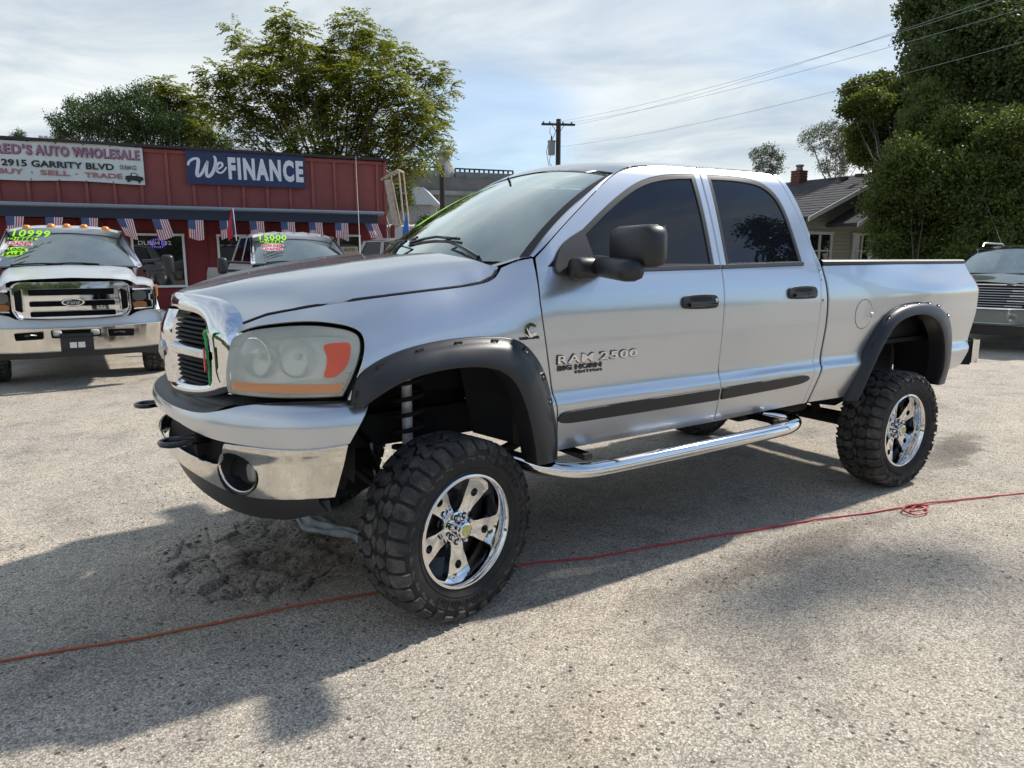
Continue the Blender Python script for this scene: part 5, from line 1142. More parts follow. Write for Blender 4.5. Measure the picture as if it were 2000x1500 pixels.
# recess behind the opening between cover and bar, top pad, tow hooks, air dam
b = MB(); rows = []
for s_ in np.linspace(-.80, .80, 25):
    q = BUMP(s_, .90); rows.append([(q[0]+.06, -q[1]*.97, .96), (q[0]+.09, -q[1]*.97, .85), (q[0]+.06, -q[1]*.97, .74)])
b.grid(rows).build('bumper_recess', darkin, bum)
rows = []
for s_ in np.linspace(-.68, .68, 33):
    q = BUMP(s_, 1.0); zt = 1.0+.0*abs(s_); r = []
    for dx, z in ((-.0, .994), (.012, 1.006), (.05, 1.016), (.09, 1.018), (.14, 1.018)): r.append((q[0]+dx+.004, -q[1]*(1-dx*.3), z+.030*sstep(.55, .80, abs(s_))))
    rows.append(r)
MB().grid(rows).build('top_pad', blackp, bum)
rows = []
for s_ in np.linspace(-1.36, 1.36, 61):
    q = BUMP(s_, 1.05); rows.append([(q[0]+.005, -q[1], interp([(p[0], p[1]) for p in pb[:15]], s_)-.002), (q[0]+.12, -q[1]*.93, 1.05)])
MB().grid(rows).build('filler_panel', blackp, bum)
rows = []
for s_ in np.linspace(-1.10, 1.10, 45):
    q = BUMPC(s_, .72); t = abs(s_); zt = interp([(0, .745), (.24, .74), (.487, .72), (.69, .685), (.853, .668), (1.2, .665)], t); zb = .585-.035*sstep(.2, .8, t)+.03*sstep(.9, 1.1, t)
    r = []
    for f in np.linspace(0, 1, 7): r.append((q[0]+.03+.05*f**1.6, -q[1]*(1-.02-.03*f), zt+(zb-zt)*f))
    r.append((q[0]+.095, -q[1]*.95, zb)); r.append((q[0]+.09, -q[1]*.94, zb+.05)); rows.append(r)
MB().grid(rows).build('air_dam', mat('air_dam_plastic', (.028, .028, .029), .45), bum)
for y in (-.47, .47):
    b = MB(); pts = [Vector((-1.055+.055*math.cos(a), y+.062*math.sin(a), .868)) for a in np.linspace(-2.5, 2.5, 16)]
    pts = [Vector((-.90, y-.035, .868))]+[Vector((-1.04-.05*math.cos(a), y+.055*math.sin(a), .868)) for a in np.linspace(-2.2, 2.2, 16)]+[Vector((-.90, y+.035, .868))]
    b.tube(pts, .013, 8); b.build('tow_hook', gloss, bum)
# green clip and red tag hung at the grille
cl_ = empty('hanging_clip', (-.93, -.415, 1.31), label='small green clip with a red tag hooked on the chrome grille surround', cat='clip')
g0 = Vector(GR(.395, 1.31)); g0 = Vector((g0.x-.004, -.482, 1.315)); cl_.location = g0
b = MB(); b.tube([(-.004, -.035, .018), (-.012, -.01, .012), (-.010, .012, .0), (-.006, .016, -.03), (-.004, .010, -.16), (-.006, -.002, -.22)], [.006, .008, .008, .006, .005, .004], 7); b.build('clip', greenp, cl_)
MB().prism([(-.012, -.06), (.014, -.062), (.016, -.15), (.004, -.165), (-.010, -.15)], (-.014, .012, 0), (0, 1, 0), (0, 0, 1), (-.006, 0, 0)).build('tag', redp, cl_, smooth=False)

# --- badges
def on_side(ox, oz, su=1.0, drop=0.0):
    def w(a, b_, c): q = Vector(SIDE(ox+a, oz+b_+drop*a)); return Vector((q.x, -(q.y+c), q.z))
    return w
text('badge_shadow', 'RAM', .223, .048, gloss, T, (0, 0, 0), (1, 0, 0), (0, 0, 1), space=1.1, bold=.008, ext=.003, warp=on_side(.574, 1.130)); text('badge_shadow', '2500', .253, .046, gloss, T, (0, 0, 0), (1, 0, 0), (0, 0, 1), space=1.1, bold=.008, ext=.003, warp=on_side(.834, 1.132))
text('model_badge', 'RAM', .215, .040, chrome, T, (0, 0, 0), (1, 0, 0), (0, 0, 1), space=1.1, bold=.005, ext=.007, warp=on_side(.578, 1.134))
text('model_number_badge', '2500', .245, .038, chrome, T, (0, 0, 0), (1, 0, 0), (0, 0, 1), space=1.1, bold=.005, ext=.007, warp=on_side(.838, 1.136))
text('edition_badge', 'BIG HORN', .270, .026, gloss, T, (0, 0, 0), (1, 0, 0), (0, 0, 1), bold=.045, ext=.004, warp=on_side(.582, 1.099))
text('edition_badge', 'EDITION', .165, .014, gloss, T, (0, 0, 0), (1, 0, 0), (0, 0, 1), bold=.02, ext=.004, space=1.3, warp=on_side(.690, 1.079))
w = on_side(.385, 1.276)
b = MB(); 
outer = [(.030+.034*math.cos(a), .030+.034*math.sin(a)) for a in np.linspace(R_(50), R_(310), 18)]; inner = [(.036+.017*math.cos(a), .030+.017*math.sin(a)) for a in np.linspace(R_(300), R_(60), 14)]
poly = outer+[(.062, .004), (.062, .018)]+inner+[(.062, .040), (.062, .052)]
vs = [w(p[0], p[1], .001) for p in poly]+[w(p[0], p[1], .008) for p in poly]; n = len(poly)
b.add(vs, [tuple(range(n, 2*n))]+[(i, (i+1) % n, n+(i+1) % n, n+i) for i in range(n)]); b.build('engine_badge', chrome, T, smooth=False)
text('turbo_badge', 'TURBO DIESEL', .115, .013, blackt, T, (0, 0, 0), (1, 0, 0), (0, 0, 1), bold=.02, ext=.003, warp=on_side(.355, 1.262, drop=.02))

# --- mirrors
for sd in (1, -1):
    mr = empty('door_mirror', (0, 0, 0)); mr.parent = T
    panel('mirror_sail', C2([(.590, 1.545), (.585, 1.60), (.66, 1.70), (.80, 1.765, 1), (.835, 1.60), (.85, 1.545), (.80, 1.530)]), SW, blackp, mr, side=sd, res=.05, lift=.018, th=.03)
    b = MB(); b.box((.715, -sd*1.00, 1.583), (.15, .10, .105), Matrix.Rotation(R_(0), 3, 'Z'), .035); b.box((.780, -sd*1.130, 1.586), (.130, .46, .096), Matrix.Rotation(R_(-sd*16), 3, 'Z') @ Matrix.Rotation(R_(-sd*-3), 3, 'X'), .042); b.build('mirror_arm', blackp, mr, sharp=60)
    b = MB(); b.box((.845, -sd*1.225, 1.682), (.140, .315, .188), Matrix.Rotation(R_(-sd*8), 3, 'Z'), .045); b.build('mirror_head', blackp, mr, sharp=60)
    MB().box((.917, -sd*1.228, 1.690), (.004, .22, .165), Matrix.Rotation(R_(-sd*8), 3, 'Z')).build('mirror_glass', mat('mirror_glass', (.7, .7, .7), .02, 1.0), mr, smooth=False)

# --- bed
bedp = empty('cargo_bed', (0, 0, 0)); bedp.parent = T
for sd in (1, -1):
    rows = []
    for x in np.linspace(2.655, 4.585, 24):
        q = SIDE(x, 1.594); rows.append([(q[0], -sd*(q[1]+.004), 1.590), (q[0], -sd*(q[1]+.004), 1.610), (q[0], -sd*(q[1]-.012), 1.622), (q[0], -sd*(q[1]-.075), 1.622), (q[0], -sd*(q[1]-.085), 1.600), (q[0], -sd*(q[1]-.085), 1.05)])
    MB().grid(rows).build('rail_cap', blackp, bedp, sharp=40)
    # tail lamp
    rows = []
    for z in np.linspace(1.05, 1.50, 10):
        q = SIDE(4.60+.04*math.sin((z-1.05)/.45*PI), z); rows.append([(q[0]-.03, -sd*(q[1]+.001), z), (q[0]+.022, -sd*(q[1]-.005), z), (q[0]+.034, -sd*(q[1]-.03), z), (q[0]+.03, -sd*(q[1]-.12), z)])
    MB().grid(rows).build('tail_light', mat('red_lens', (.35, .02, .03), .15, coat=.6), T)
b = MB(); b.box((3.62, 0, 1.04), (1.94, 1.72, .03)); b.box((2.67, 0, 1.33), (.03, 1.80, .54)); b.build('bed_floor', darkin, bedp, smooth=False)
MB().box((4.615, 0, 1.32), (.06, 1.62, .58), None, .015).build('tailgate', silver, T)
rb = MB(); rows = []
for y in np.linspace(-.86, .86, 31):
    a = abs(y)/.98; x = 4.79-.02*a**4; rows.append([(x-.13, y, 1.01), (x-.01, y, 1.005), (x+.01, y, .985), (x, y, .90), (x-.05, y, .82), (x-.14, y, .80)])
rb.grid(rows).build('rear_bumper', chrome, T, sharp=50)
for sd in (1, -1):
    cp_ = MB(); cp_.prism([(4.665, .960), (4.69, .985), (4.715, .985), (4.745, .955), (4.765, .90), (4.767, .84), (4.70, .84)], (0, 0, .815), (1, 0, 0), (0, -sd, 0), (0, 0, .185)); cp_.build('bumper_end_cap', chrome, T, sharp=50)
    MB().prism([(4.60, .90), (4.658, .955), (4.69, .84), (4.60, .84)], (0, 0, .80), (1, 0, 0), (0, -sd, 0), (0, 0, .19)).build('bumper_gap_shade', darkin, T, smooth=False)  # black block standing in for the shaded gap before the bumper cap

MB().box((2.64, 0, 1.12), (.035, 1.80, .80)).build('gap_light_block', darkin, T, smooth=False)  # added dark box that stops sunlight between cab and bed
# --- running boards
for sd in (1, -1):
    rbp = empty('running_board', (0, 0, 0)); rbp.parent = T
    pts = [(.30, .66, .70), (.42, .78, .655), (.56, .93, .612), (.70, 1.01, .594), (.90, 1.035, .592), (1.5, 1.04, .598), (2.12, 1.04, .606), (2.34, 1.02, .610), (2.46, .96, .618), (2.44, .87, .635), (2.30, .76, .66), (2.15, .60, .68)]
    P = chaikin([p[:2]+() for p in pts], 0) ; fine = []
    for i in range(len(pts)-1):
        for k in range(5):
            t = k/5; p0, p1, p2, p3 = [Vector(pts[max(0, min(len(pts)-1, i+j))]) for j in (-1, 0, 1, 2)]
            fine.append(.5*((2*p1)+(-p0+p2)*t+(2*p0-5*p1+4*p2-p3)*t*t+(-p0+3*p1-3*p2+p3)*t**3))
    fine.append(Vector(pts[-1])); 
    MB().tube([(p.x, -sd*p.y, p.z) for p in fine], .041, 20).build('step_tube', chrome, rbp)
    for x0, x1 in ((.86, 1.22), (1.88, 2.28)):
        rows = []
        for x in np.linspace(x0, x1, 12):
            e = min(1, min(x-x0, x1-x)/.03); wz = .026*e+.002
            rows.append([(x, -sd*(1.037+y_*wz/.026), interp([(.8, .593), (1.5, .598), (2.12, .606), (2.4, .611)], x)+.0385-.012*abs(y_/.026)**2+.0035*(1-abs(y_/.026)**4)) for y_ in (-.026, -.018, -.006, .006, .018, .026)])
        MB().grid(rows).build('step_pad', blackp, rbp)
    for x in (.75, 2.2): MB().box((x, -sd*.85, .66), (.05, .34, .03)).build('bracket', gloss, rbp, smooth=False)

# --- chassis
ch = empty('chassis', (0, 0, 0)); ch.parent = T
b = MB()
for y in (-.42, .42):
    b.box((.25, y, .80), (2.2, .07, .16)); b.box((3.0, y, .84), (3.4, .07, .17)); b.box((-.75, y, .86), (.4, .08, .14))
for x in (-.55, .9, 1.9, 2.75, 4.3): b.box((x, 0, .80), (.10, .86, .10))
b.build('frame_rail', grime, ch, smooth=False)
b = MB(); b.tube([(0, -.74, .43), (0, .74, .43)], .05, 12); b.lathe([(0, -.14), (.12, -.10), (.15, 0), (.12, .10), (0, .14)], (.0, .20, .43), (1, 0, 0), 16); b.build('front_axle', grime, ch)
b = MB(); b.tube([(3.57, -.74, .43), (3.57, .74, .43)], .055, 12); b.lathe([(0, -.18), (.13, -.12), (.18, 0), (.13, .12), (0, .16)], (3.57, 0, .43), (1, 0, 0), 16); b.build('rear_axle', grime, ch)
for sd in (1, -1):
    b = MB(); hx = []
    for k in range(84):
        a = 2*PI*k/84*5.6; hx.append((-.025+.075*math.cos(a), -sd*.60+.075*math.sin(a), .70+.42*k/83))
    b.tube(hx, .0115, 6); b.build('coil_spring', grime, ch)
    b = MB(); b.tube([(-.03, -sd*.60, .60), (-.03, -sd*.60, 1.16)], .026, 12); b.build('shock_absorber', cream, ch)
    b = MB(); b.tube([(0, -sd*.58, .45), (1.15, -sd*.40, .74)], .03, 8); b.tube([(-.14, -.70, .52), (-.16, .70, .55)], .018, 8) if sd == 1 else None; b.tube([(0, -sd*.60, .66), (0, -sd*.60, .40)], .085, 12); b.build('control_arm', grime, ch)
    b = MB(); b.tube([(-.28, -sd*.55, .86), (-.26, -sd*.70, .80), (-.24, -sd*.74, .60), (-.20, -sd*.72, .48)], .014, 7); b.build('brake_line', gloss, ch)
    b = MB()
    for k in range(4): b.tube([(2.85+.04*k, -sd*.52, .80-.018*k), (3.2, -sd*.52, .64-.017*k), (3.57, -sd*.52, .58-.018*k), (3.95, -sd*.52, .66-.017*k), (4.25-.04*k, -sd*.52, .82-.018*k)], .011, 6)
    b.build('leaf_spring', grime, ch)
    MB().tube([(3.40, -sd*.50, .48), (3.15, -sd*.44, .95)], .03, 8).build('rear_shock', grime, ch)
b = MB(); b.box((1.2, 0, .72), (.9, .35, .25), None, .05); b.tube([(1.6, .0, .70), (3.4, 0, .50)], .04, 10); b.tube([(.6, .28, .68), (2.2, .30, .70), (3.2, .35, .72), (4.4, .55, .74)], .045, 10); b.box((2.3, .22, .78), (.8, .30, .18), None, .05); b.box((2.45, -.68, .70), (.70, .30, .16), None, .04); b.build('drivetrain', grime, ch, sharp=40)
MB().box((-.05, 0, .95), (1.0, .70, .40), None, .06).build('engine', grime, ch)
# wheel wells
for sd in (1, -1):
    for x0, x1, zt, nm in ((-.44, .56, 1.20, 0), (3.10, 4.24, 1.22, 1)):
        rows = []; cx = (x0+x1)/2; hw = (x1-x0)/2
        for k in range(17):
            a = PI*k/16; px_ = cx-hw*math.cos(a)*(1.0); pz = .72+(zt-.72)*min(1, math.sin(a)*1.25)**.8 if 0 < k < 16 else .72
            rows.append([(px_, -sd*y, pz) for y in (.97, .80, .58)])
        MB().grid(rows).build('wheel_well_liner', darkin, T)
        if nm == 1: MB().prism([(x0, .74), (x1, .74), (x1, 1.0), (x1-.15, 1.2), (x0+.15, 1.2), (x0, 1.0)], (0, -sd*.57, 0), (1, 0, 0), (0, 0, 1), (0, .004, 0)).build('wheel_well_back', darkin, T, smooth=False)
# inner liner seen behind the front wheel
rows = []
for k in range(9):
    a = k/8; rows.append([(.52-.10*a**2, -.98, .70+.52*a), (.50-.14*a**2, -.72, .70+.52*a), (.36-.10*a, -.55, .74+.48*a)])
MB().grid(rows).build('splash_liner', blackp, T)

# ================================================================= WHEELS
def make_wheel(R=.420, Wd=.315, detailed=True):
    """axle along local y, outer face towards -y"""
    hub = empty('wheel', (0, 0, 0))
    Rt = R-.014; h = Wd/2
    # carcass profile: (radius, -y offset)
    prof = [(.252, -h*.80), (.278, -h*.93), (.315, -h*1.0), (.35, -h*1.0), (.378, -h*.97), (Rt-.012, -h*.90), (Rt, -h*.72), (Rt+.002, 0), (Rt, h*.72), (Rt-.012, h*.90), (.378, h*.97), (.35, h*1.0), (.315, h*1.0), (.284, h*.95), (.272, h*.88), (.262, h*.84), (.252, h*.80), (.240, h*.74)]
    ty = MB().lathe(prof, (0, 0, 0), (0, -1, 0), 96)
    ob = ty.build('tyre', rubber, hub, sharp=60)
    NP = 34
    def surf(th, w, lift):      # w: -y offset across; beyond the shoulder it wraps down the side
        aw = abs(w)
        if aw <= h*.74: r = Rt+.002; n = (1, 0)
        else:
            t = min(1, (aw-h*.74)/(h*.42)); r = Rt-.052*t**1.3; n = (1-.75*t, .9*t)
        ww = min(aw, h*.96+.010*max(0, (aw-h*.96))) if aw > h*.96 else aw
        if aw > h*.96: r = Rt-.020-(aw-h*.96)*.9; ww = h*.965; n = (.15, 1)
        nl = math.hypot(*n); r2 = r+lift*n[0]/nl; w2 = (ww+lift*n[1]/nl)*(1 if w >= 0 else -1)
        return Vector((math.cos(th)*r2, -w2, math.sin(th)*r2))
    b = MB()
    def block(poly, lift=.0135, base=-.004, bev=.0022):
        # poly in (pitch, w)
        P = [(p[0]*2*PI/NP, p[1]) for p in poly]; n = len(P); cx = sum(p[0] for p in P)/n; cy = sum(p[1] for p in P)/n
        def sc(k): return [(cx+(p[0]-cx)*k, cy+(p[1]-cy)*k) for p in P]
        lo = [surf(a, c, base) for a, c in P]; m1 = [surf(a, c, lift-bev) for a, c in sc(.985)]; tp = [surf(a, c, lift) for a, c in sc(.95)]
        fs = [(i, (i+1) % n, n+(i+1) % n, n+i) for i in range(n)]+[(n+i, n+(i+1) % n, 2*n+(i+1) % n, 2*n+i) for i in range(n)]
        # triangulated top so it follows the curve
        c = surf(cx, cy, lift+.0005); fs += [(2*n+i, 2*n+(i+1) % n, 3*n) for i in range(n)]
        b.add(lo+m1+tp+[c], fs)
    k_ = Wd/.315
    rnd = random.Random(3)
    for i in range(NP):
        j = i
        for s in (1, -1):
            o = 0 if s == 1 else .5
            long = (i % 2 == 0)
            e = h*1.17 if long else h*1.02
            block([(j+o+.06, s*.098*k_), (j+o+.14, s*.088*k_), (j+o+.62, s*.088*k_), (j+o+.84, s*.104*k_), (j+o+.88, s*.128*k_), (j+o+.86, s*h*.97), (j+o+.78, s*e), (j+o+.20, s*e), (j+o+.12, s*h*.97), (j+o+.04, s*.126*k_)])
            # S-shaped sidewall biters
            if detailed:
                for p in ([(j+o+.12, s*(h*1.24)), (j+o+.78, s*(h*1.21)), (j+o+.80, s*(h*1.27)), (j+o+.42, s*(h*1.29)), (j+o+.40, s*(h*1.35)), (j+o+.16, s*(h*1.36))],): block(p, .006, -.003, .001)
            if i % 2 == 0:
                block([(j+o+.05, s*.040), (j+o+.45, s*.020), (j+o+.85, s*.026), (j+o+1.05, s*.058), (j+o+.78, s*.080), (j+o+.30, s*.078), (j+o+.18, s*.058)])
                block([(j+o+1.08, s*.030), (j+o+1.35, s*.012), (j+o+1.78, s*.020), (j+o+1.98, s*.034), (j+o+1.82, s*.054), (j+o+1.60, s*.082), (j+o+1.25, s*.074), (j+o+1.20, s*.050)])
        if i % 2 == 0:
            block([(j+.15, -.012), (j+.55, -.016), (j+.95, .004), (j+.72, .012), (j+.30, .014)]); block([(j+1.15, -.004), (j+1.5, -.018), (j+1.9, -.010), (j+1.75, .010), (j+1.35, .008)])
    b.build('tread', treadm, ob, sharp=22, recalc=True)
    # raised sidewall lettering
    def ring_text(s, a0, rr, hgt, per):
        vs_all, fs_all = [], []
        for i, chh in enumerate(s):
            if chh == ' ': continue
            vs, fs = text_mesh(chh, .02, 0, .5); x0 = min(v.x for v in vs); x1 = max(v.x for v in vs); a = a0-i*per
            for v in vs:
                th = a-((v.x-(x0+x1)/2)*hgt)/rr; r = rr+v.y*hgt; 
                vs_all.append((math.cos(th)*r, -(h*1.0+.001+(v.z+.5)*.003-(0 if r < .352 else (r-.352)*.15)), math.sin(th)*r))
            b0 = len(vs_all)-len(vs); fs_all += [tuple(b0+q for q in f) for f in fs]
        return vs_all, fs_all
    if detailed:
        va, fa = ring_text('33X12.50R20LT', R_(-78), .305, .028, R_(4.2)); vb, fb = ring_text('RUGGED TERRAIN', R_(60), .318, .036, R_(6.6)); n0 = len(va)
        mk('sidewall_lettering', va+vb, fa+[tuple(n0+q for q in f) for f in fb], rubber, ob, False)['kind'] = 'stuff'
        MB().tube([(math.cos(a)*.292, -h*.968, math.sin(a)*.292) for a in np.linspace(0, 2*PI, 72, endpoint=False)], .0022, 5, closed=True).build('sidewall_ring', rubber, ob)
    # rim
    rim = MB(); rim.lathe([(.262, h*.74), (.272, h*.83), (.277, h*.86), (.273, h*.885), (.262, h*.88), (.256, h*.82), (.250, h*.70), (.243, h*.40), (.236, h*.05), (.234, -h*.5), (.238, -h*.9)], (0, 0, 0), (0, -1, 0), 80)
    rm = rim.build('rim', chrome, hub, sharp=50); rm.scale = (.955, 1, .955)
    MB().lathe([(.236, -h*.55), (.10, -h*.55), (.0, -h*.5)], (0, 0, 0), (0, -1, 0), 40).build('brake_shield', mat('shield_steel', (.16, .16, .165), .45, .7), hub)
    if detailed: MB().lathe([(.0, -h*.10), (.145, -h*.10), (.165, -.03), (.165, -.05)], (0, 0, 0), (0, -1, 0), 40).build('brake_disc', mat('dark_steel', (.10, .10, .105), .4, .8), hub)
    fy = h*.34
    for k in range(5):
        a = R_(54+72*k); ca, sa = math.cos(a), math.sin(a)
        def tp(r, t, y): return (ca*r-sa*t, -y, sa*r+ca*t)
        b = MB(); half = [(.055, .040), (.085, .036), (.125, .040), (.165, .053), (.205, .062), (.232, .073), (.246, .086)]
        L_ = [(r, t) for r, t in half]+[(r, -t) for r, t in reversed(half)]
        hole = [(.186+.021*math.cos(q), .021*math.sin(q)) for q in np.linspace(0, 2*PI, 14, endpoint=False)]
        def yy(r): return fy+.012*sstep(.10, .25, r)-.012*sstep(.09, .05, r)
        tri = geometry.tessellate_polygon([[Vector((p[0], p[1], 0)) for p in L_], [Vector((p[0], p[1], 0)) for p in hole]])
        al_ = L_+hole; front = [tp(r, t, yy(r)) for r, t in al_]; bev = [tp(.13+(r-.13)*1.0, t*1.0, yy(r)-.006) for r, t in al_]; back_ = [tp(r, t*1.06 if i < len(L_) else t, yy(r)-.034) for i, (r, t) in enumerate(al_)]
        nA = len(al_); nL = len(L_)
        fs = [tuple(t) for t in tri]
        for (s0, n0) in ((0, nL), (nL, len(hole))):
            for i in range(n0): i2 = (i+1) % n0; fs.append((s0+i, s0+i2, nA+s0+i2, nA+s0+i))
        b.add(front+back_, fs); b.build('spoke', chrome, rm, sharp=30)
    b = MB(); b.lathe([(.0, fy+.012), (.060, fy+.012), (.074, fy+.006), (.082, fy-.010), (.084, fy-.04)], (0, 0, 0), (0, -1, 0), 40); b.build('hub_plate', chrome, hub, sharp=40)
    b = MB(); b.lathe([(0, fy+.066), (.030, fy+.066), (.036, fy+.062), (.038, fy+.050), (.041, fy+.048), (.043, fy+.012)], (0, 0, 0), (0, -1, 0), 32); cp = b.build('hub_cap', chrome, hub, sharp=40)
    MB().lathe([(0, fy+.0675), (.026, fy+.0672), (.027, fy+.066)], (0, 0, 0), (0, -1, 0), 24).build('cap_disc', yellow, cp)
    if detailed:
        for k in range(8):
            a = R_(22.5+45*k); c = (math.cos(a)*.062, 0, math.sin(a)*.062)
            b = MB(); b.lathe([(.0, fy+.042), (.008, fy+.041), (.0105, fy+.034), (.0115, fy+.012)], c, (0, -1, 0), 8); ln = b.build('lug_nut', chrome, hub, sharp=30)
            b = MB(); b.tube([(c[0]+.0135*math.cos(q), -(fy+.026), c[2]+.0135*math.sin(q)) for q in np.linspace(0, 2*PI, 12, endpoint=False)], .0028, 5, closed=True)
            b.build('retaining_ring', gloss, ln)
    return hub
WH = make_wheel(.420, .305)
def put_wheel(parent, x, y, z, rz, first=None, s=1.0, spin=0.0):
    w = first if first is not None else ptree(WH)
    w.parent = parent; w.location = (x, y, z); w.rotation_mode = 'ZYX' if False else 'XYZ'; w.rotation_euler = (0, spin, rz); w.scale = (s, s, s)
    return w
put_wheel(T, .035, -.893, .418, R_(13), first=WH, spin=R_(0))
put_wheel(T, .035, .893, .418, PI+R_(13), spin=.6)
put_wheel(T, 3.63, -.913, .418, 0, spin=.35)
put_wheel(T, 3.63, .913, .418, PI, spin=1.1)
# ================================================================= BACKGROUND PICKUPS
# local frame: x to the picture's right, y back from the nose, z up
def lime(): return mat('lime_sticker', (.42, .92, .02), .5)
def bg_pickup(root, body, p):
    """p: dict of shape numbers"""
    W2, zb, zh, zn = p['half'], p['belt'], p['hood'], p['nose']; yc = p['cowl']; yr = p['roof0']; zr = p['roofz']; Lc = p['cablen']; Lt = p['length']
    # fenders and hood as one body-coloured front clip
    rows = []
    for y in np.linspace(.04, yc, 14):
        f = sstep(0, .5, y); zc = zn+(zh-zn)*sstep(-.15, 1.0, y/yc*.95)**.8; wn = W2-.07*(1-f); ns = zn-.06+(p['should']-zn+.06)*sstep(-.1, .8, y)
        half = [(wn-.01, .86), (wn, 1.0), (wn, ns-.12), (wn-.03, ns-.02), (wn-.10, ns+.005), (wn-.20, ns+.010), (wn-.24, zc-.03), (wn-.30, zc+.0), (wn-.50, zc+.020), (0, zc+.035)]
        rows.append([(-a, y, z) for a, z in half]+[(a, y, z) for a, z in reversed(half[:-1])])
    MB().grid(rows).build('hood', body, root, sharp=40)
    rows = [[(s*W2*k, .045, z) for k in (1,)] for s, z in ((1, 1),)]
    # cab lower sides and bed sides
    for s in (-1, 1):
        rows = []
        for y in (yc-.02, yc+.6, yc+1.5, yc+Lc):
            rows.append([(s*(W2-.02), y, .62), (s*W2, y, .80), (s*W2, y, 1.15), (s*(W2-.02), y, zb-.06), (s*(W2-.06), y, zb)])
        MB().grid(rows).build('cab_side', body, root, sharp=40)
        rows = []
        for y in (yc+Lc+.03, Lt): rows.append([(s*(W2-.03), y, .75), (s*W2, y, .95), (s*W2, y, 1.30), (s*(W2-.04), y, 1.42), (s*(W2-.12), y, 1.43)])
        MB().grid(rows).build('bed_side', body, root, sharp=40)
    # greenhouse
    wb, wt = p['wsb'], p['wst']; zt = p['wstop']; ybase = yc+.02
    def wsf(u, v): a = abs(u); return (u*(wb+(wt-wb)*v), ybase+.16*a**2.4+(yr-ybase)*v-.0+.05*a**2*v, (zb+.0-.02*a)+(zt-zb)*v+.05*v*(1-v)-.05*v*a**3)
    def FW(u, v): q = wsf(u, v); return (q[0], -q[1], q[2])
    sheet = MB().grid([[wsf(u, v) for v in np.linspace(.0, 1, 8)] for u in np.linspace(-.97, .97, 21)]); ws = sheet.build('windshield', p['glass'], root, recalc=True)
    for v0, v1 in ((-.02, .035), (.965, 1.0)): MB().grid([[Vector(wsf(u, v))+Vector((0, -.004, .003)) for v in (v0, v1)] for u in np.linspace(-1, 1, 15)]).build('glass_edge', frit, ws)
    # roof
    rows = []
    for y in np.linspace(0, 1, 12):
        yy = yr+(yc+Lc-.25-yr)*y; zz = zr-.05*(1-sstep(0, .22, y))-.06*sstep(.85, 1.0, y)
        rows.append([(x*wt*1.03, yy+(.05 if abs(x) > .99 else 0)*0+.09*abs(x)**2.4*(1-y), zz-(.055+.02*(1-y))*abs(x)**3.2) for x in np.linspace(-1, 1, 15)])
    MB().grid(rows).build('roof', body, root, sharp=60)
    fr0_ = rows[0]; MB().grid([[Vector(wsf(x_/(wt*1.03)*.99, 1.0))+Vector((0, -.006, -.012)), Vector(wsf(x_/(wt*1.03)*.99, 1.0)).lerp(Vector((x_, y_, z_)), .5)+Vector((0, -.015, .008)), (x_, y_, z_)] for x_, y_, z_ in fr0_]).build('roof_header', body, root)
    for k, x in enumerate(p.get('ribs', [])):
        MB().grid([[(x+dx, y, zr+.004+(.012 if abs(dx) < .03 else -.01)-.07*(abs(x+dx)/wt)**3.2-.05*(1-sstep(yr, yr+.4, y))) for dx in (-.05, -.02, .02, .05)] for y in np.linspace(yr+.06, yr+1.2, 8)]).build('roof_rib', body, root)
    for s in (-1, 1):
        ys = (ybase+.16, yc+1.08, yc+Lc-.1); yt = (yr+.10, yc+1.15, yc+Lc-.35)
        def sp(y0, y1, v): return (s*((W2-.07)+(wt*1.03-(W2-.07))*v), y0+(y1-y0)*v, zb+(zr-.075-zb)*v)
        b = MB()   # a-pillar
        b.grid([[Vector(wsf(s*.97, v)), Vector(wsf(s*1.0, v))+Vector((s*.02, .0, .0)), Vector(sp(ybase+.18, yr+.10, v))+Vector((s*.01, .03, 0)), Vector(sp(ybase+.22, yr+.17, v))+Vector((-s*.0, .04, 0))] for v in np.linspace(0, 1, 6)])
        for y0, y1, w_ in ((yc+1.02, yc+1.10, .12), (yc+Lc-.12, yc+Lc-.36, .14)): b.grid([[sp(y0, y1, v), sp(y0+w_, y1+w_, v)] for v in (0, .5, 1)])
        b.grid([[sp(y, y, .93), sp(y, y, 1.0)] for y in np.linspace(yr+.1, yc+Lc-.3, 6)])
        b.build('window_pillar', body, root)
        MB().grid([[Vector(sp(y0, y1, v))-Vector((s*.015, 0, 0)) for v in (0, .5, 1)] for y0, y1 in zip(np.linspace(ybase+.2, yc+Lc, 6), np.linspace(yr+.1, yc+Lc-.25, 6))]).build('side_window', tint, root)
        if p.get('mirror_'+('r' if s > 0 else 'l'), True):
            mx_, my_, mz_ = s*p['mirx'], p['miry'], p['mirz']; mm = empty('door_mirror', (0, 0, 0)); mm.parent = root
            MB().box((mx_, my_, mz_), (.17, .12, .29), None, .05).build('mirror_head', blackp, mm, sharp=60)
            b = MB()
            for dz in (.07, -.08): b.tube([(s*(W2-.06), my_+.02, mz_+dz-.02), (mx_, my_+.01, mz_+dz)], .024, 8)
            b.build('mirror_arm', blackp, mm)
            if p.get('mir_amber'): MB().box((mx_+s*.088, my_-.02, mz_-.07), (.008, .05, .08)).build('side_marker', orange, mm, smooth=False)
    MB().box((0, yc+Lc-.25, 1.62), (1.5, .03, .8)).build('cab_back', body, root, smooth=False)
    MB().grid([[(x, ybase+.02, zb-.015), (x, ybase+.45, zb-.04), (x, ybase+.50, zb-.3)] for x in np.linspace(-.8, .8, 5)]).build('dashboard', mat('dash_plastic'), root)
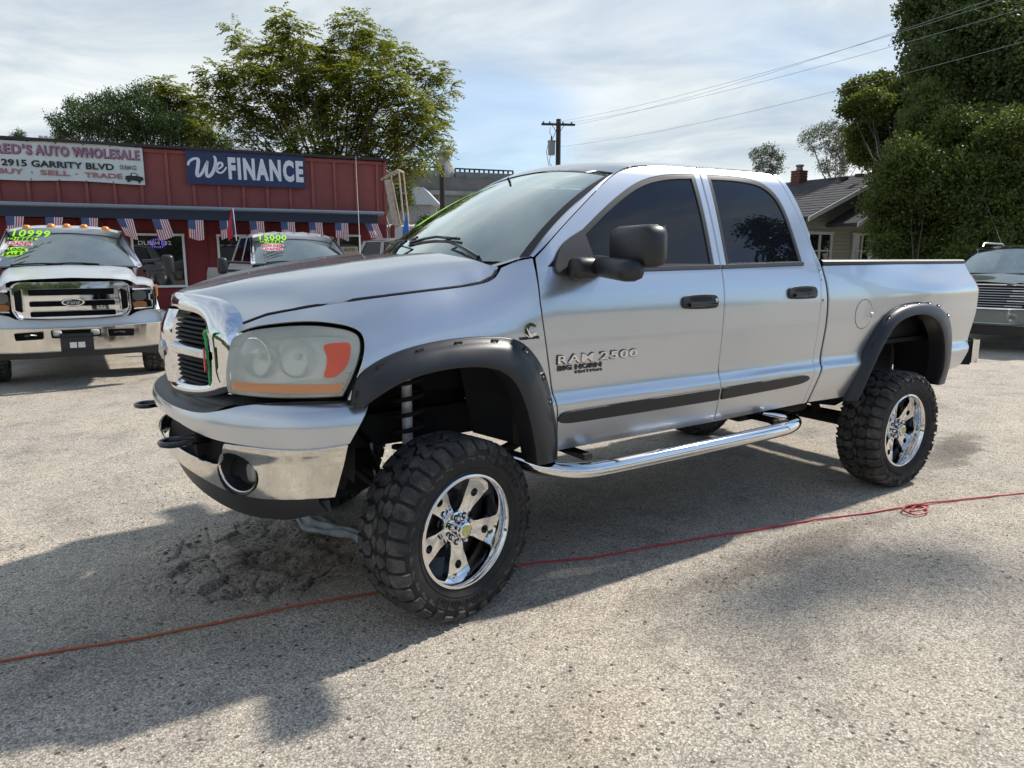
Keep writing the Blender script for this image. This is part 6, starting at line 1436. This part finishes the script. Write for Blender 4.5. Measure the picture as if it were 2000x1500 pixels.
    for x in (-.38, .38): MB().box((x, yc+.95, 1.45), (.46, .14, .65), None, .05).build('seat', mat('tan_seat', (.12, .12, .115), .9), root); MB().box((x, yc+.97, 1.83), (.24, .10, .16), None, .04).build('headrest', mat('tan_seat'), root)
    for y0, sgn in ((-.10, 1), (.35, 1)):
        b = MB(); 
        def wq(x, v, dz=.012): q = Vector(wsf(x/wb, v)); return (q.x, q.y-.012, q.z+dz)
        xs_ = np.linspace(y0-.60, y0+.02, 8); b.tube([wq(x, .045+.02*math.sin((x-y0+.6)*5)) for x in xs_], .011, 5); b.tube([wq(y0+.12, -.01), wq(y0-.2, .06)], .012, 5); b.build('wiper', gloss, root)
    b = MB(); b.box((0, Lt/2, .72), (.95, Lt-.8, .16)); b.box((0, 1.0, .62), (1.3, .5, .3)); b.tube([(-.9, 1.0, .42), (.9, 1.0, .42)], .05, 8); b.tube([(-.9, Lt-1.4, .42), (.9, Lt-1.4, .42)], .05, 8); b.build('chassis', grime, root, smooth=False)
    MB().box((0, .75, 1.02), (1.5, 1.1, .35)).build('engine_bay', darkin, root, smooth=False)
    for s in (-1, 1):
        for y in (1.0, Lt-1.4):
            w = ptree(WHS); w.parent = root; w.location = (s*p.get('track', .98), y, .425); w.rotation_euler = (0, .3*y, PI/2 if s > 0 else -PI/2)
            # fender lip and dark well
            rows = []
            for k in range(15): a = PI*k/14; rows.append([(s*(W2-.02), y-.50*math.cos(a), .74+.36*math.sin(a)), (s*(W2+.035), y-.47*math.cos(a), .74+.33*math.sin(a)), (s*(W2-.3), y-.46*math.cos(a), .74+.32*math.sin(a))])
            MB().grid(rows).build('fender_lip', body, root)
WHS = make_wheel(.425, .315, False)
def sticker_text(root, s, x, y, z, w_, h_, m, back=None, shear=.0, bold=.03, tilt=0.0, ext=.003, backc=None, pad=.012, name='price_sticker'):
    U = Vector((math.cos(tilt), 0, math.sin(tilt))); V = Vector((-math.sin(tilt)*.5, .62, .78)).normalized(); O = Vector((x, y, z)); e = None
    Nn = U.cross(V)
    if back is not None:
        e = MB().prism(chaikin([(-pad, -pad), (w_+pad, -pad), (w_+pad+shear*h_*.5, h_+pad), (-pad+shear*h_*.5, h_+pad)], 1), O, U, V, Nn*.002).build(name, back, root, smooth=False)
    t_ = text('lettering' if e else name, s, w_, h_, m, e or root, O+Nn*.003, U, V, bold=bold, shear=shear, ext=ext, space=1.12)
    return t_
fordp = dict(half=1.0, belt=1.52, hood=1.505, nose=1.335, should=1.36, cowl=1.28, roof0=1.98, roofz=2.125, cablen=2.45, length=5.9, wsb=.87, wst=.70, wstop=2.005, mirx=1.285, miry=1.50, mirz=1.54, glass=glassmat('bg_glass', (.50, .55, .53), 2.6, .015, haze=.22, hazecol=(.36, .40, .40), base=.20), track=.975)
silver2 = mat('light_silver_paint', (.68, .70, .72), .30, .40, .5, .03)
F1 = empty('pickup_truck', (-1.16, 7.0, 0), R_(-1.5), label='light silver pickup with big chrome grille and the 10999 price on its windshield', cat='truck')
bg_pickup(F1, silver2, fordp)
# nose: chrome grille plate with slots
def PL(y0, bulge): return lambda u, v: (u, -(y0+bulge*(abs(u)/.95)**2.2+.02*(v-1.1)**2*4), v)
gr = empty('grille', (0, 0, 0)); gr.parent = F1
gplate = rnd([(-.56, 1.335), (.56, 1.335), (.63, 1.29), (.635, .99), (.585, .90), (.49, .850), (-.49, .850), (-.585, .90), (-.635, .99), (-.63, 1.29)], .03)
slots = [rnd([(-.455, a), (.455, a), (.455, b2), (-.455, b2)], .02) for a, b2 in ((1.175, 1.255), (1.040, 1.108), (.915, .983))]
sl2 = [rnd([(s*.525, .97), (s*.600, 1.0), (s*.600, 1.22), (s*.520, 1.255)], .02) for s in (-1, 1)]
panel('chrome_plate', gplate, PL(-.06, .12), chrome, gr, holes=slots+sl2, res=.06, th=.07, ref=(0, -2, 1.1))
MB().grid([[(x, .03+.11*(abs(x)/.95)**2, z) for z in (.86, 1.30)] for x in np.linspace(-.62, .62, 9)]).build('grille_backing', dk, gr)
b = MB(); b.add([(.135*math.cos(a), -.085, 1.085+.055*math.sin(a)) for a in np.linspace(0, 2*PI, 24, endpoint=False)]+[(.125*math.cos(a), -.097, 1.085+.048*math.sin(a)) for a in np.linspace(0, 2*PI, 24, endpoint=False)], [tuple(range(24, 48))]+[(i, (i+1) % 24, 24+(i+1) % 24, 24+i) for i in range(24)]); ov_ = b.build('oval_badge', chrome, gr, smooth=False)
MB().add([(.108*math.cos(a), -.0985, 1.085+.038*math.sin(a)) for a in np.linspace(0, 2*PI, 24, endpoint=False)], [tuple(range(24))]).build('badge_face', mat('badge_grey', (.06, .065, .07), .3), ov_, smooth=False)
b = MB()
def st2(P, wd):
    P = [Vector(p) for p in P]; vs = []
    for i in range(len(P)):
        d = (P[min(len(P)-1, i+1)]-P[max(0, i-1)]).normalized(); nn = Vector((-d.y, d.x)); vs += [(P[i].x+nn.x*wd, -.1005, P[i].y+nn.y*wd), (P[i].x-nn.x*wd, -.1005, P[i].y-nn.y*wd)]
    b.add(vs, [(2*i, 2*i+1, 2*i+3, 2*i+2) for i in range(len(P)-1)])
st2([(-.075, 1.098), (-.065, 1.108), (-.035, 1.110), (-.015, 1.112)], .004); st2([(-.040, 1.110), (-.050, 1.088), (-.062, 1.066), (-.074, 1.070)], .004); st2([(-.062, 1.086), (-.036, 1.088)], .003)
for cx_ in (-.012, ): st2([(cx_+.014*math.cos(a), 1.078+.013*math.sin(a)) for a in np.linspace(0, 2*PI, 12)], .003)
st2([(.010, 1.064), (.012, 1.090), (.020, 1.092), (.030, 1.088)], .003); st2([(.045+.013*math.cos(a), 1.077+.013*math.sin(a)) for a in np.linspace(0, 2*PI, 12)], .003); st2([(.072, 1.112), (.058, 1.066), (.066, 1.064)], .0035)
b.build('script_letters', whitep, ov_, smooth=False, recalc=False)
for s in (-1, 1):     # headlamps
    h_ = panel('headlight', chaikin([(s*.665, 1.225), (s*.945, 1.245), (s*.965, 1.12), (s*.955, .985), (s*.665, .965)], 1), PL(-.01, .10), gloss, F1, res=.06, ref=(0, -2, 1.1), skirt=False)
    panel('lens', chaikin([(s*.675, 1.215), (s*.84, 1.215), (s*.84, 1.08), (s*.675, 1.08)], 1), PL(-.022, .10), mat('smoked_lens', (.16, .17, .16), .15, .5), h_, res=.08, ref=(0, -2, 1.1), skirt=False)
    panel('turn_signal', chaikin([(s*.675, 1.07), (s*.84, 1.07), (s*.84, .985), (s*.675, .985)], 1), PL(-.022, .10), mat('amber_lamp', (.50, .18, .04), .3), h_, res=.08, ref=(0, -2, 1.1), skirt=False)
    pts = [(s*x, PL(-.03, .10)(x, z)[1]*-1-.004, z) for x, z in ((.68, 1.228), (.90, 1.232), (.905, 1.17), (.875, 1.16), (.875, 1.09), (.905, 1.08), (.905, .985), (.68, .975))]
    MB().tube(pts, .010, 6).build('light_bar', whitep, h_)
    MB().box((s*.985, .28, 1.20), (.03, .12, .16), None, .01).build('side_marker', mat('amber_lamp'), F1)
# bumper
def FB(s, z): a = abs(s); return (s, -(-.20+.16*a**3+.05*max(0, z-.80)*4), z)
bp1 = empty('front_bumper', (0, 0, 0)); bp1.parent = F1
panel('painted_bumper_cover', chaikin([(-.99, .955), (-.70, .945), (-.56, .86), (.56, .86), (.70, .945), (.99, .955), (1.0, .80, 1), (0, .775), (-1.0, .80, 1)], 1), FB, silver2, bp1, res=.06, th=.12, ref=(0, -2, .8))
holes = [rnd([(s*.64, .735), (s*.34, .745), (s*.345, .650), (s*.63, .640)], .02) for s in (-1, 1)]+[rnd([(-.27, .755), (.27, .755), (.265, .655), (-.265, .655)], .02)]
panel('chrome_bumper_bar', rnd([(-1.0, .790), (0, .770), (1.0, .790), (.97, .50), (.6, .49), (-.6, .49), (-.97, .50)], .03), FB, chrome_worn, bp1, holes=holes, res=.06, th=.05, ref=(0, -2, .8))
MB().grid([[(x, -.10+.16*abs(x)**3, z) for z in (.60, .78)] for x in np.linspace(-.75, .75, 9)]).build('bumper_backing', dk, bp1)
for s in (-1, 1):
    MB().box((s*.205, -.155, .705), (.10, .05, .075), None, .02).build('fog_lamp', lampin, bp1); MB().tube([(s*.42, -.14, .69), (s*.48, -.17, .70), (s*.54, -.14, .69)], .012, 6).build('tow_hook', steel, bp1)
pl_ = MB().box((0, -.215, .58), (.36, .02, .26), None, .01).build('plate_bracket', blackp, bp1)
for x in (-.045, .045): MB().box((x, -.229, .56), (.075, .004, .07)).build('sticker', whitep, pl_, smooth=False)
MB().grid([[(x, -.16+.16*abs(x)**3, .50), (x, -.13+.16*abs(x)**3, .40), (x, .0, .39)] for x in np.linspace(-.93, .93, 13)]).build('valance', blackp, bp1)
for k, x in enumerate((-.50, -.20, .0, .22, .50)):
    cl_ = MB(); z0 = 2.10-.075*(abs(x)/.7)**3; cl_.lathe([(.062, 0), (.058, .02), (.035, .045), (0, .052)], (x+.02, 2.06+.05*abs(x), z0-.012), (0, -.2, 1), 14); cl_.build('roof_lamp', mat('amber_lens', (.75, .25, .02), .25, coat=.5), F1)
lm = lime(); rdp = mat('red_print', (.60, .04, .07), .5); wpk = mat('pink_white', (.85, .62, .64), .5)
def wsx(v): return 1.30+.68*v-.022, 1.52+.515*v+.03
for s, x, v, w_, h_, m, bk, sh_, tl in (('10999', -.655, .745, .46, .125, lm, None, .25, -.02), ('DIESEL', -.70, .655, .33, .045, blackt, lm, .2, -.02), ('LOADED', -.715, .515, .28, .062, rdp, wpk, .3, -.04), ('LOOK', -.70, .365, .20, .048, blackt, lm, .2, -.05), ('SALE', -.76, .215, .20, .048, blackt, lm, .2, .10)):
    y_, z_ = wsx(v); y_ += .16*(abs(x+w_/2)/.85)**2.4-.02
    sticker_text(F1, s, x, y_, z_, w_, h_, m, back=bk, shear=sh_, tilt=tl, bold=.015 if not bk else .015, pad=.016 if s in ('LOOK', 'SALE') else .010)
# ---- white truck
white_p = mat('white_truck_paint', (.70, .71, .72), .25, .0, 1.0, .03)
p2 = dict(fordp); p2.update(half=1.0, wsb=.90, wst=.75, roofz=2.13, wstop=2.00, belt=1.54, ribs=(-.55, -.28, 0, .28, .55), mirx=1.42, mirz=1.50, miry=1.55, mir_amber=True, cablen=2.1)
F2 = empty('pickup_truck', (2.62, 8.30, 0), R_(-1.0), label='white pickup with the 15000 price on its windshield, half hidden by the hood in front', cat='truck')
bg_pickup(F2, white_p, p2)
for s, x, v, w_, h_, m, bk, sh_ in (('15000', -.70, .76, .50, .125, lm, None, .12), ('DIESEL', -.69, .67, .40, .048, blackt, lm, .2), ('EXTRA CLEAN', -.69, .53, .38, .055, rdp, wpk, .1), ('LOADED', -.71, .40, .36, .058, rdp, wpk, .2)):
    y_, z_ = wsx(v); y_ += .16*(abs(x+w_/2)/.88)**2.4-.03
    sticker_text(F2, s, x, y_, z_+.02, w_, h_, m, back=bk, shear=sh_, bold=.015 if not bk else .015)
tanp = mat('beige_paint', (.30, .29, .26), .35, .4, .6)
p3 = dict(p2); p3.update(mirx=1.2, mir_amber=False, ribs=())
F3 = empty('pickup_truck', (6.95, 10.6, 0), R_(18), label='beige pickup mostly hidden behind the foreground windshield', cat='truck'); bg_pickup(F3, tanp, p3)
# pennants
def pennant(base, top, cols, label, lean):
    e = empty('pennant', base[:], YAW-PI/2, label=label, cat='pennant', group=None); H_ = top
    MB().tube([(0, 0, 0), (lean, 0, H_)], .008, 6).build('staff', whitep, e)
    b = MB(); n = 10; b.v = []; 
    for i in range(n+1):
        f = i/n; z = H_*(1-.80*f); x0 = lean*(1-.80*f)
        for j in range(4): g = j/3; b.v.append(Vector((x0-.03*0-(.015+.135*min(1, f*1.6))*g, .02*math.sin(f*6+g*4), z-.13*g*f)))
    for i in range(n):
        for j in range(3): b.f.append((i*4+j, i*4+j+1, (i+1)*4+j+1, (i+1)*4+j)); b.mi.append(0 if j > 0 else 1)
    b.build('cloth', cols, e); return e
bl = mat('pennant_blue', (.01, .12, .42), .6); bl2 = mat('pennant_navy', (.02, .03, .12), .6); rd2 = mat('pennant_red', (.42, .02, .03), .6)
q = at(462, 470, 13.6); pennant(q, .60, [rd2, bl2], 'furled red and blue pennant on a white staff clipped to the white truck window', -.03)
q = at(800, 468, 16.5); pennant(q, .58, [bl, bl], 'narrow bright blue pennant on a white staff above the beige pickup', -.03)
q = at(704, 503, 13.2); o = MB().tube([(0, 0, 0), (-.02, 0, 1.80)], [.006, .003], 6).build('whip_antenna', whitep); o.location = q; tag(o, 'thin white whip antenna rising in front of the red wall', 'antenna')

# ================================================================= GREY-GREEN SUV AT THE RIGHT
sp_ = mat('sage_grey_paint', (.135, .145, .125), .28, .6, 1.0, .03); S = empty('suv', gp(1922, 15.2)[:], 0, label='grey-green SUV with slatted chrome grille at the right edge behind the tailgate', cat='suv')
S.rotation_euler.z = YAW-PI/2+R_(SUVROT if 'SUVROT' in globals() else -47)
def SB(name, rows, m, par=S, sharp=40): return MB().grid(rows).build(name, m, par, sharp=sharp)
rows = []
for y in np.linspace(.0, 1.35, 12):
    f = sstep(0, .45, y); wn = 1.02-.10*(1-f); zc = 1.21+.13*sstep(-.1, 1.3, y)
    half = [(wn-.02, .62), (wn, .9), (wn, 1.08), (wn-.05, 1.17), (wn-.14, zc-.02), (wn-.35, zc+.005), (wn-.42, zc-.012), (0, zc+.02)]; rows.append([(-a, y, z) for a, z in half]+[(a, y, z) for a, z in reversed(half[:-1])])
SB('hood', rows, sp_)
def SF(u, v): a = abs(u); return (u, -(-.03+.14*a**3+.10*max(0, .80-v)*-1), v)
panel('front_bumper', chaikin([(-.98, .86), (-.80, .74), (.80, .74), (.98, .86), (1.0, .66), (.97, .50), (-.97, .50), (-1.0, .66)], 1), SF, sp_, S, res=.08, ref=(0, -2, .8), th=.15)
gg = panel('grille', chaikin([(-.80, 1.17, 1), (.80, 1.17, 1), (.68, .78, 1), (-.68, .78, 1)], 0), SF, dk, S, res=.1, ref=(0, -2, .8), skirt=False, lift=.005)
panel('grille_trim', [(-.83, 1.19), (.83, 1.19), (.70, .755), (-.70, .755)], SF, chrome, gg, holes=[[(-.79, 1.155), (.79, 1.155), (.665, .785), (-.665, .785)]], res=.1, ref=(0, -2, .8), lift=.018)
for k in range(8):
    z = .815+.044*k; hw = .665+.125*(z-.785)/.37-.02
    MB().tube([(x, -(SF(x, z)[1])-.02, z) for x in np.linspace(-hw, hw, 11)], .0065, 6).build('grille_bar', chrome, gg)
    if k % 2 == 0:
        for s in (-1, 1): MB().tube([(s*x, -(SF(x, z)[1])-.028, z) for x in np.linspace(hw-.26, hw-.02, 5)], .012, 6).build('bright_insert', whitep, gg)
for s in (-1, 1):
    panel('headlight', chaikin([(s*.86, 1.15), (s*.98, 1.12), (s*.985, 1.02), (s*.84, 1.04)], 1), SF, gloss, S, res=.1, ref=(0, -2, .8), lift=.012, skirt=False)
    panel('bumper_blade', chaikin([(s*.74, .80), (s*.82, .98), (s*.97, 1.0), (s*.96, .80)], 1), SF, mat('satin_trim', (.18, .19, .18), .3, .8), S, res=.1, ref=(0, -2, .8), lift=.014, skirt=False)
panel('lower_grille', chaikin([(-.90, .66), (.90, .66), (.84, .56), (-.84, .56)], 1), SF, dk, S, res=.1, ref=(0, -2, .8), lift=.012, skirt=False)
MB().grid([[(x, -(SF(x, .50)[1])-.02, .52), (x, -(SF(x, .5)[1])-.03, .48), (x, .1, .40)] for x in np.linspace(-.95, .95, 11)]).build('skid_plate', steel, S); MB().grid([[(x, -(SF(x, .4)[1])+.01, .46), (x, -(SF(x, .4)[1])+.03, .30)] for x in np.linspace(-.93, .93, 11)]).build('valance', blackp, S)
def sw(u, v): a = abs(u); return (u*(.84-.17*v), 1.22+.20*a**2.3+.85*v, 1.33+.51*v+.04*v*(1-v)-.03*a**2)
wsS = SB('windshield', [[sw(u, v) for v in np.linspace(0, 1, 7)] for u in np.linspace(-1, 1, 17)], fordp['glass'], sharp=None)
rows = [[(x*.70, 2.05+y*2.3+.12*abs(x)**2.3*(1-y), 1.845+.05*math.sin(PI*min(1, y*1.1+.08))-.045*abs(x)**3) for x in np.linspace(-1, 1, 11)] for y in np.linspace(0, 1, 9)]; SB('roof', rows, sp_)
for s in (-1, 1):
    SB('body_side', [[(s*.98, y, .45), (s*1.02, y, .8), (s*1.02, y, 1.15), (s*.97, y, 1.32)] for y in (1.3, 2.5, 4.6)], sp_)
    SB('side_window', [[(s*.93, y0, 1.32), (s*.71, y1, 1.82)] for y0, y1 in ((1.55, 2.2), (2.6, 2.7), (3.6, 3.6), (4.5, 4.3))], tint)
    SB('a_pillar', [[Vector(sw(s*.99, v)), Vector(sw(s*1.0, v))+Vector((s*.05, .03, -.01)), Vector(sw(s*1.0, v))+Vector((s*.04, .12, -.02))] for v in np.linspace(-.03, 1, 5)], sp_)
    MB().tube([(s*.62, 2.3, 1.86), (s*.63, 2.45, 1.935), (s*.63, 3.8, 1.935), (s*.62, 4.0, 1.87)], .018, 8).build('roof_rail', steel, S)
    for y in (.95, 3.9): w = ptree(WHS); w.parent = S; w.location = (s*.87, y, .40); w.rotation_euler = (0, 0, PI/2 if s > 0 else -PI/2); w.scale = (.94, .94, .94)
    MB().box((s*1.10, 1.75, 1.36), (.22, .10, .14), None, .04).build('door_mirror', sp_, S)
MB().tube([(x, 1.24+.2*abs(x/.84)**2.3, 1.345) for x in np.linspace(-.75, .75, 9)], .015, 6).build('wiper', gloss, S)
MB().box((0, 2.4, .65), (1.7, 4.0, .3)).build('underbody', grime, S, smooth=False); MB().box((0, 3.3, 1.1), (1.8, 2.8, .5)).build('cabin_floor', darkin, S, smooth=False)

def drop(o):
    for c_ in list(o.children): drop(c_)
    bpy.data.objects.remove(o)
drop(WHS)
# ================================================================= SMALL THINGS ON THE GROUND
def cord(name, pts, r, m, label):
    P = [Vector((p[0], -p[1], p[2] if len(p) > 2 else .007)) for p in pts]; f = []
    rr = random.Random(9)
    for i in range(len(P)-1):
        p0, p1, p2_, p3_ = P[max(0, i-1)], P[i], P[i+1], P[min(len(P)-1, i+2)]; n = max(4, int((p2_-p1).length/.05))
        for k in range(n): t_ = k/n; q = .5*((2*p1)+(-p0+p2_)*t_+(2*p0-5*p1+4*p2_-p3_)*t_*t_+(-p0+3*p1-3*p2_+p3_)*t_**3); f.append(q+Vector((rr.uniform(-1, 1)*.0025, rr.uniform(-1, 1)*.003, 0)))
    f.append(P[-1]); f = [Vector((q.x, q.y, q.z+max(gz(q.x, q.y), gz(q.x+.01, q.y+.01), gz(q.x-.012, q.y-.012)))) for q in f]; o = MB().tube(f, r, 7).build(name, m); return tag(o, label, 'cord')
redc = mat('red_cord', (.50, .035, .04), .45, var=.25, vscale=120); orc = mat('orange_cord', (.46, .10, .03), .5, var=.25, vscale=120)
cord('orange_cord', [(-3.6, .02), (-2.6, .16), (-1.73, .31), (-1.18, .415), (-.70, .47), (-.20, .56), (.0, .60)], .0055, orc, 'thin orange cord lying across the pavement from the left edge to the front tyre')
cord('red_cord', [(.0, .61), (.35, .645), (.63, .69), (1.0, .82), (1.35, .88), (1.9, 1.0), (2.4, 1.10), (2.9, 1.24), (3.22, 1.31), (3.30, 1.37), (3.21, 1.45, .014), (3.10, 1.42, .014), (3.12, 1.34, .02), (3.26, 1.33, .018), (3.32, 1.40, .02), (3.22, 1.42, .022), (3.14, 1.38, .012), (3.34, 1.34, .012), (3.6, 1.42), (4.2, 1.61), (5.4, 1.9), (7, 2.2)], .0055, redc, 'thin red cord with a small loop lying on the pavement beside the truck')
# rag by the front wheel
rag = MB(); P = [(-.225, .70), (-.17, .52), (-.10, .36), (-.045, .22), (.0, .11), (.04, .03)]; wd = [.035, .10, .075, .050, .045, .015]; rows = []
for i in range(61):
    f = i/60*(len(P)-1); k = min(len(P)-2, int(f)); g = f-k; cx, cy = P[k][0]+(P[k+1][0]-P[k][0])*g, P[k][1]+(P[k+1][1]-P[k][1])*g; g = g*g*(3-2*g); w_ = wd[k]+(wd[k+1]-wd[k])*g; r = []
    for j in range(21):
        a = (j/20-.5)*2; fold = .5+.5*math.sin(a*7+math.sin(i*.13)*2.0); zz = .006+.022*fold*(1-a*a)+.010*(1-a*a)+.004*math.sin(i*.35+j*.6)
        r.append((cx+a*w_*.95+.012*math.sin(i*.21), cy+a*w_*.45, zz))
    rows.append(r)
o = rag.grid(rows).build('rag', mat('grey_rag', (.40, .42, .42), .9, var=.25, vscale=25), sharp=None); tag(o, 'crumpled pale grey rag lying on the ground behind the front tyre', 'rag')
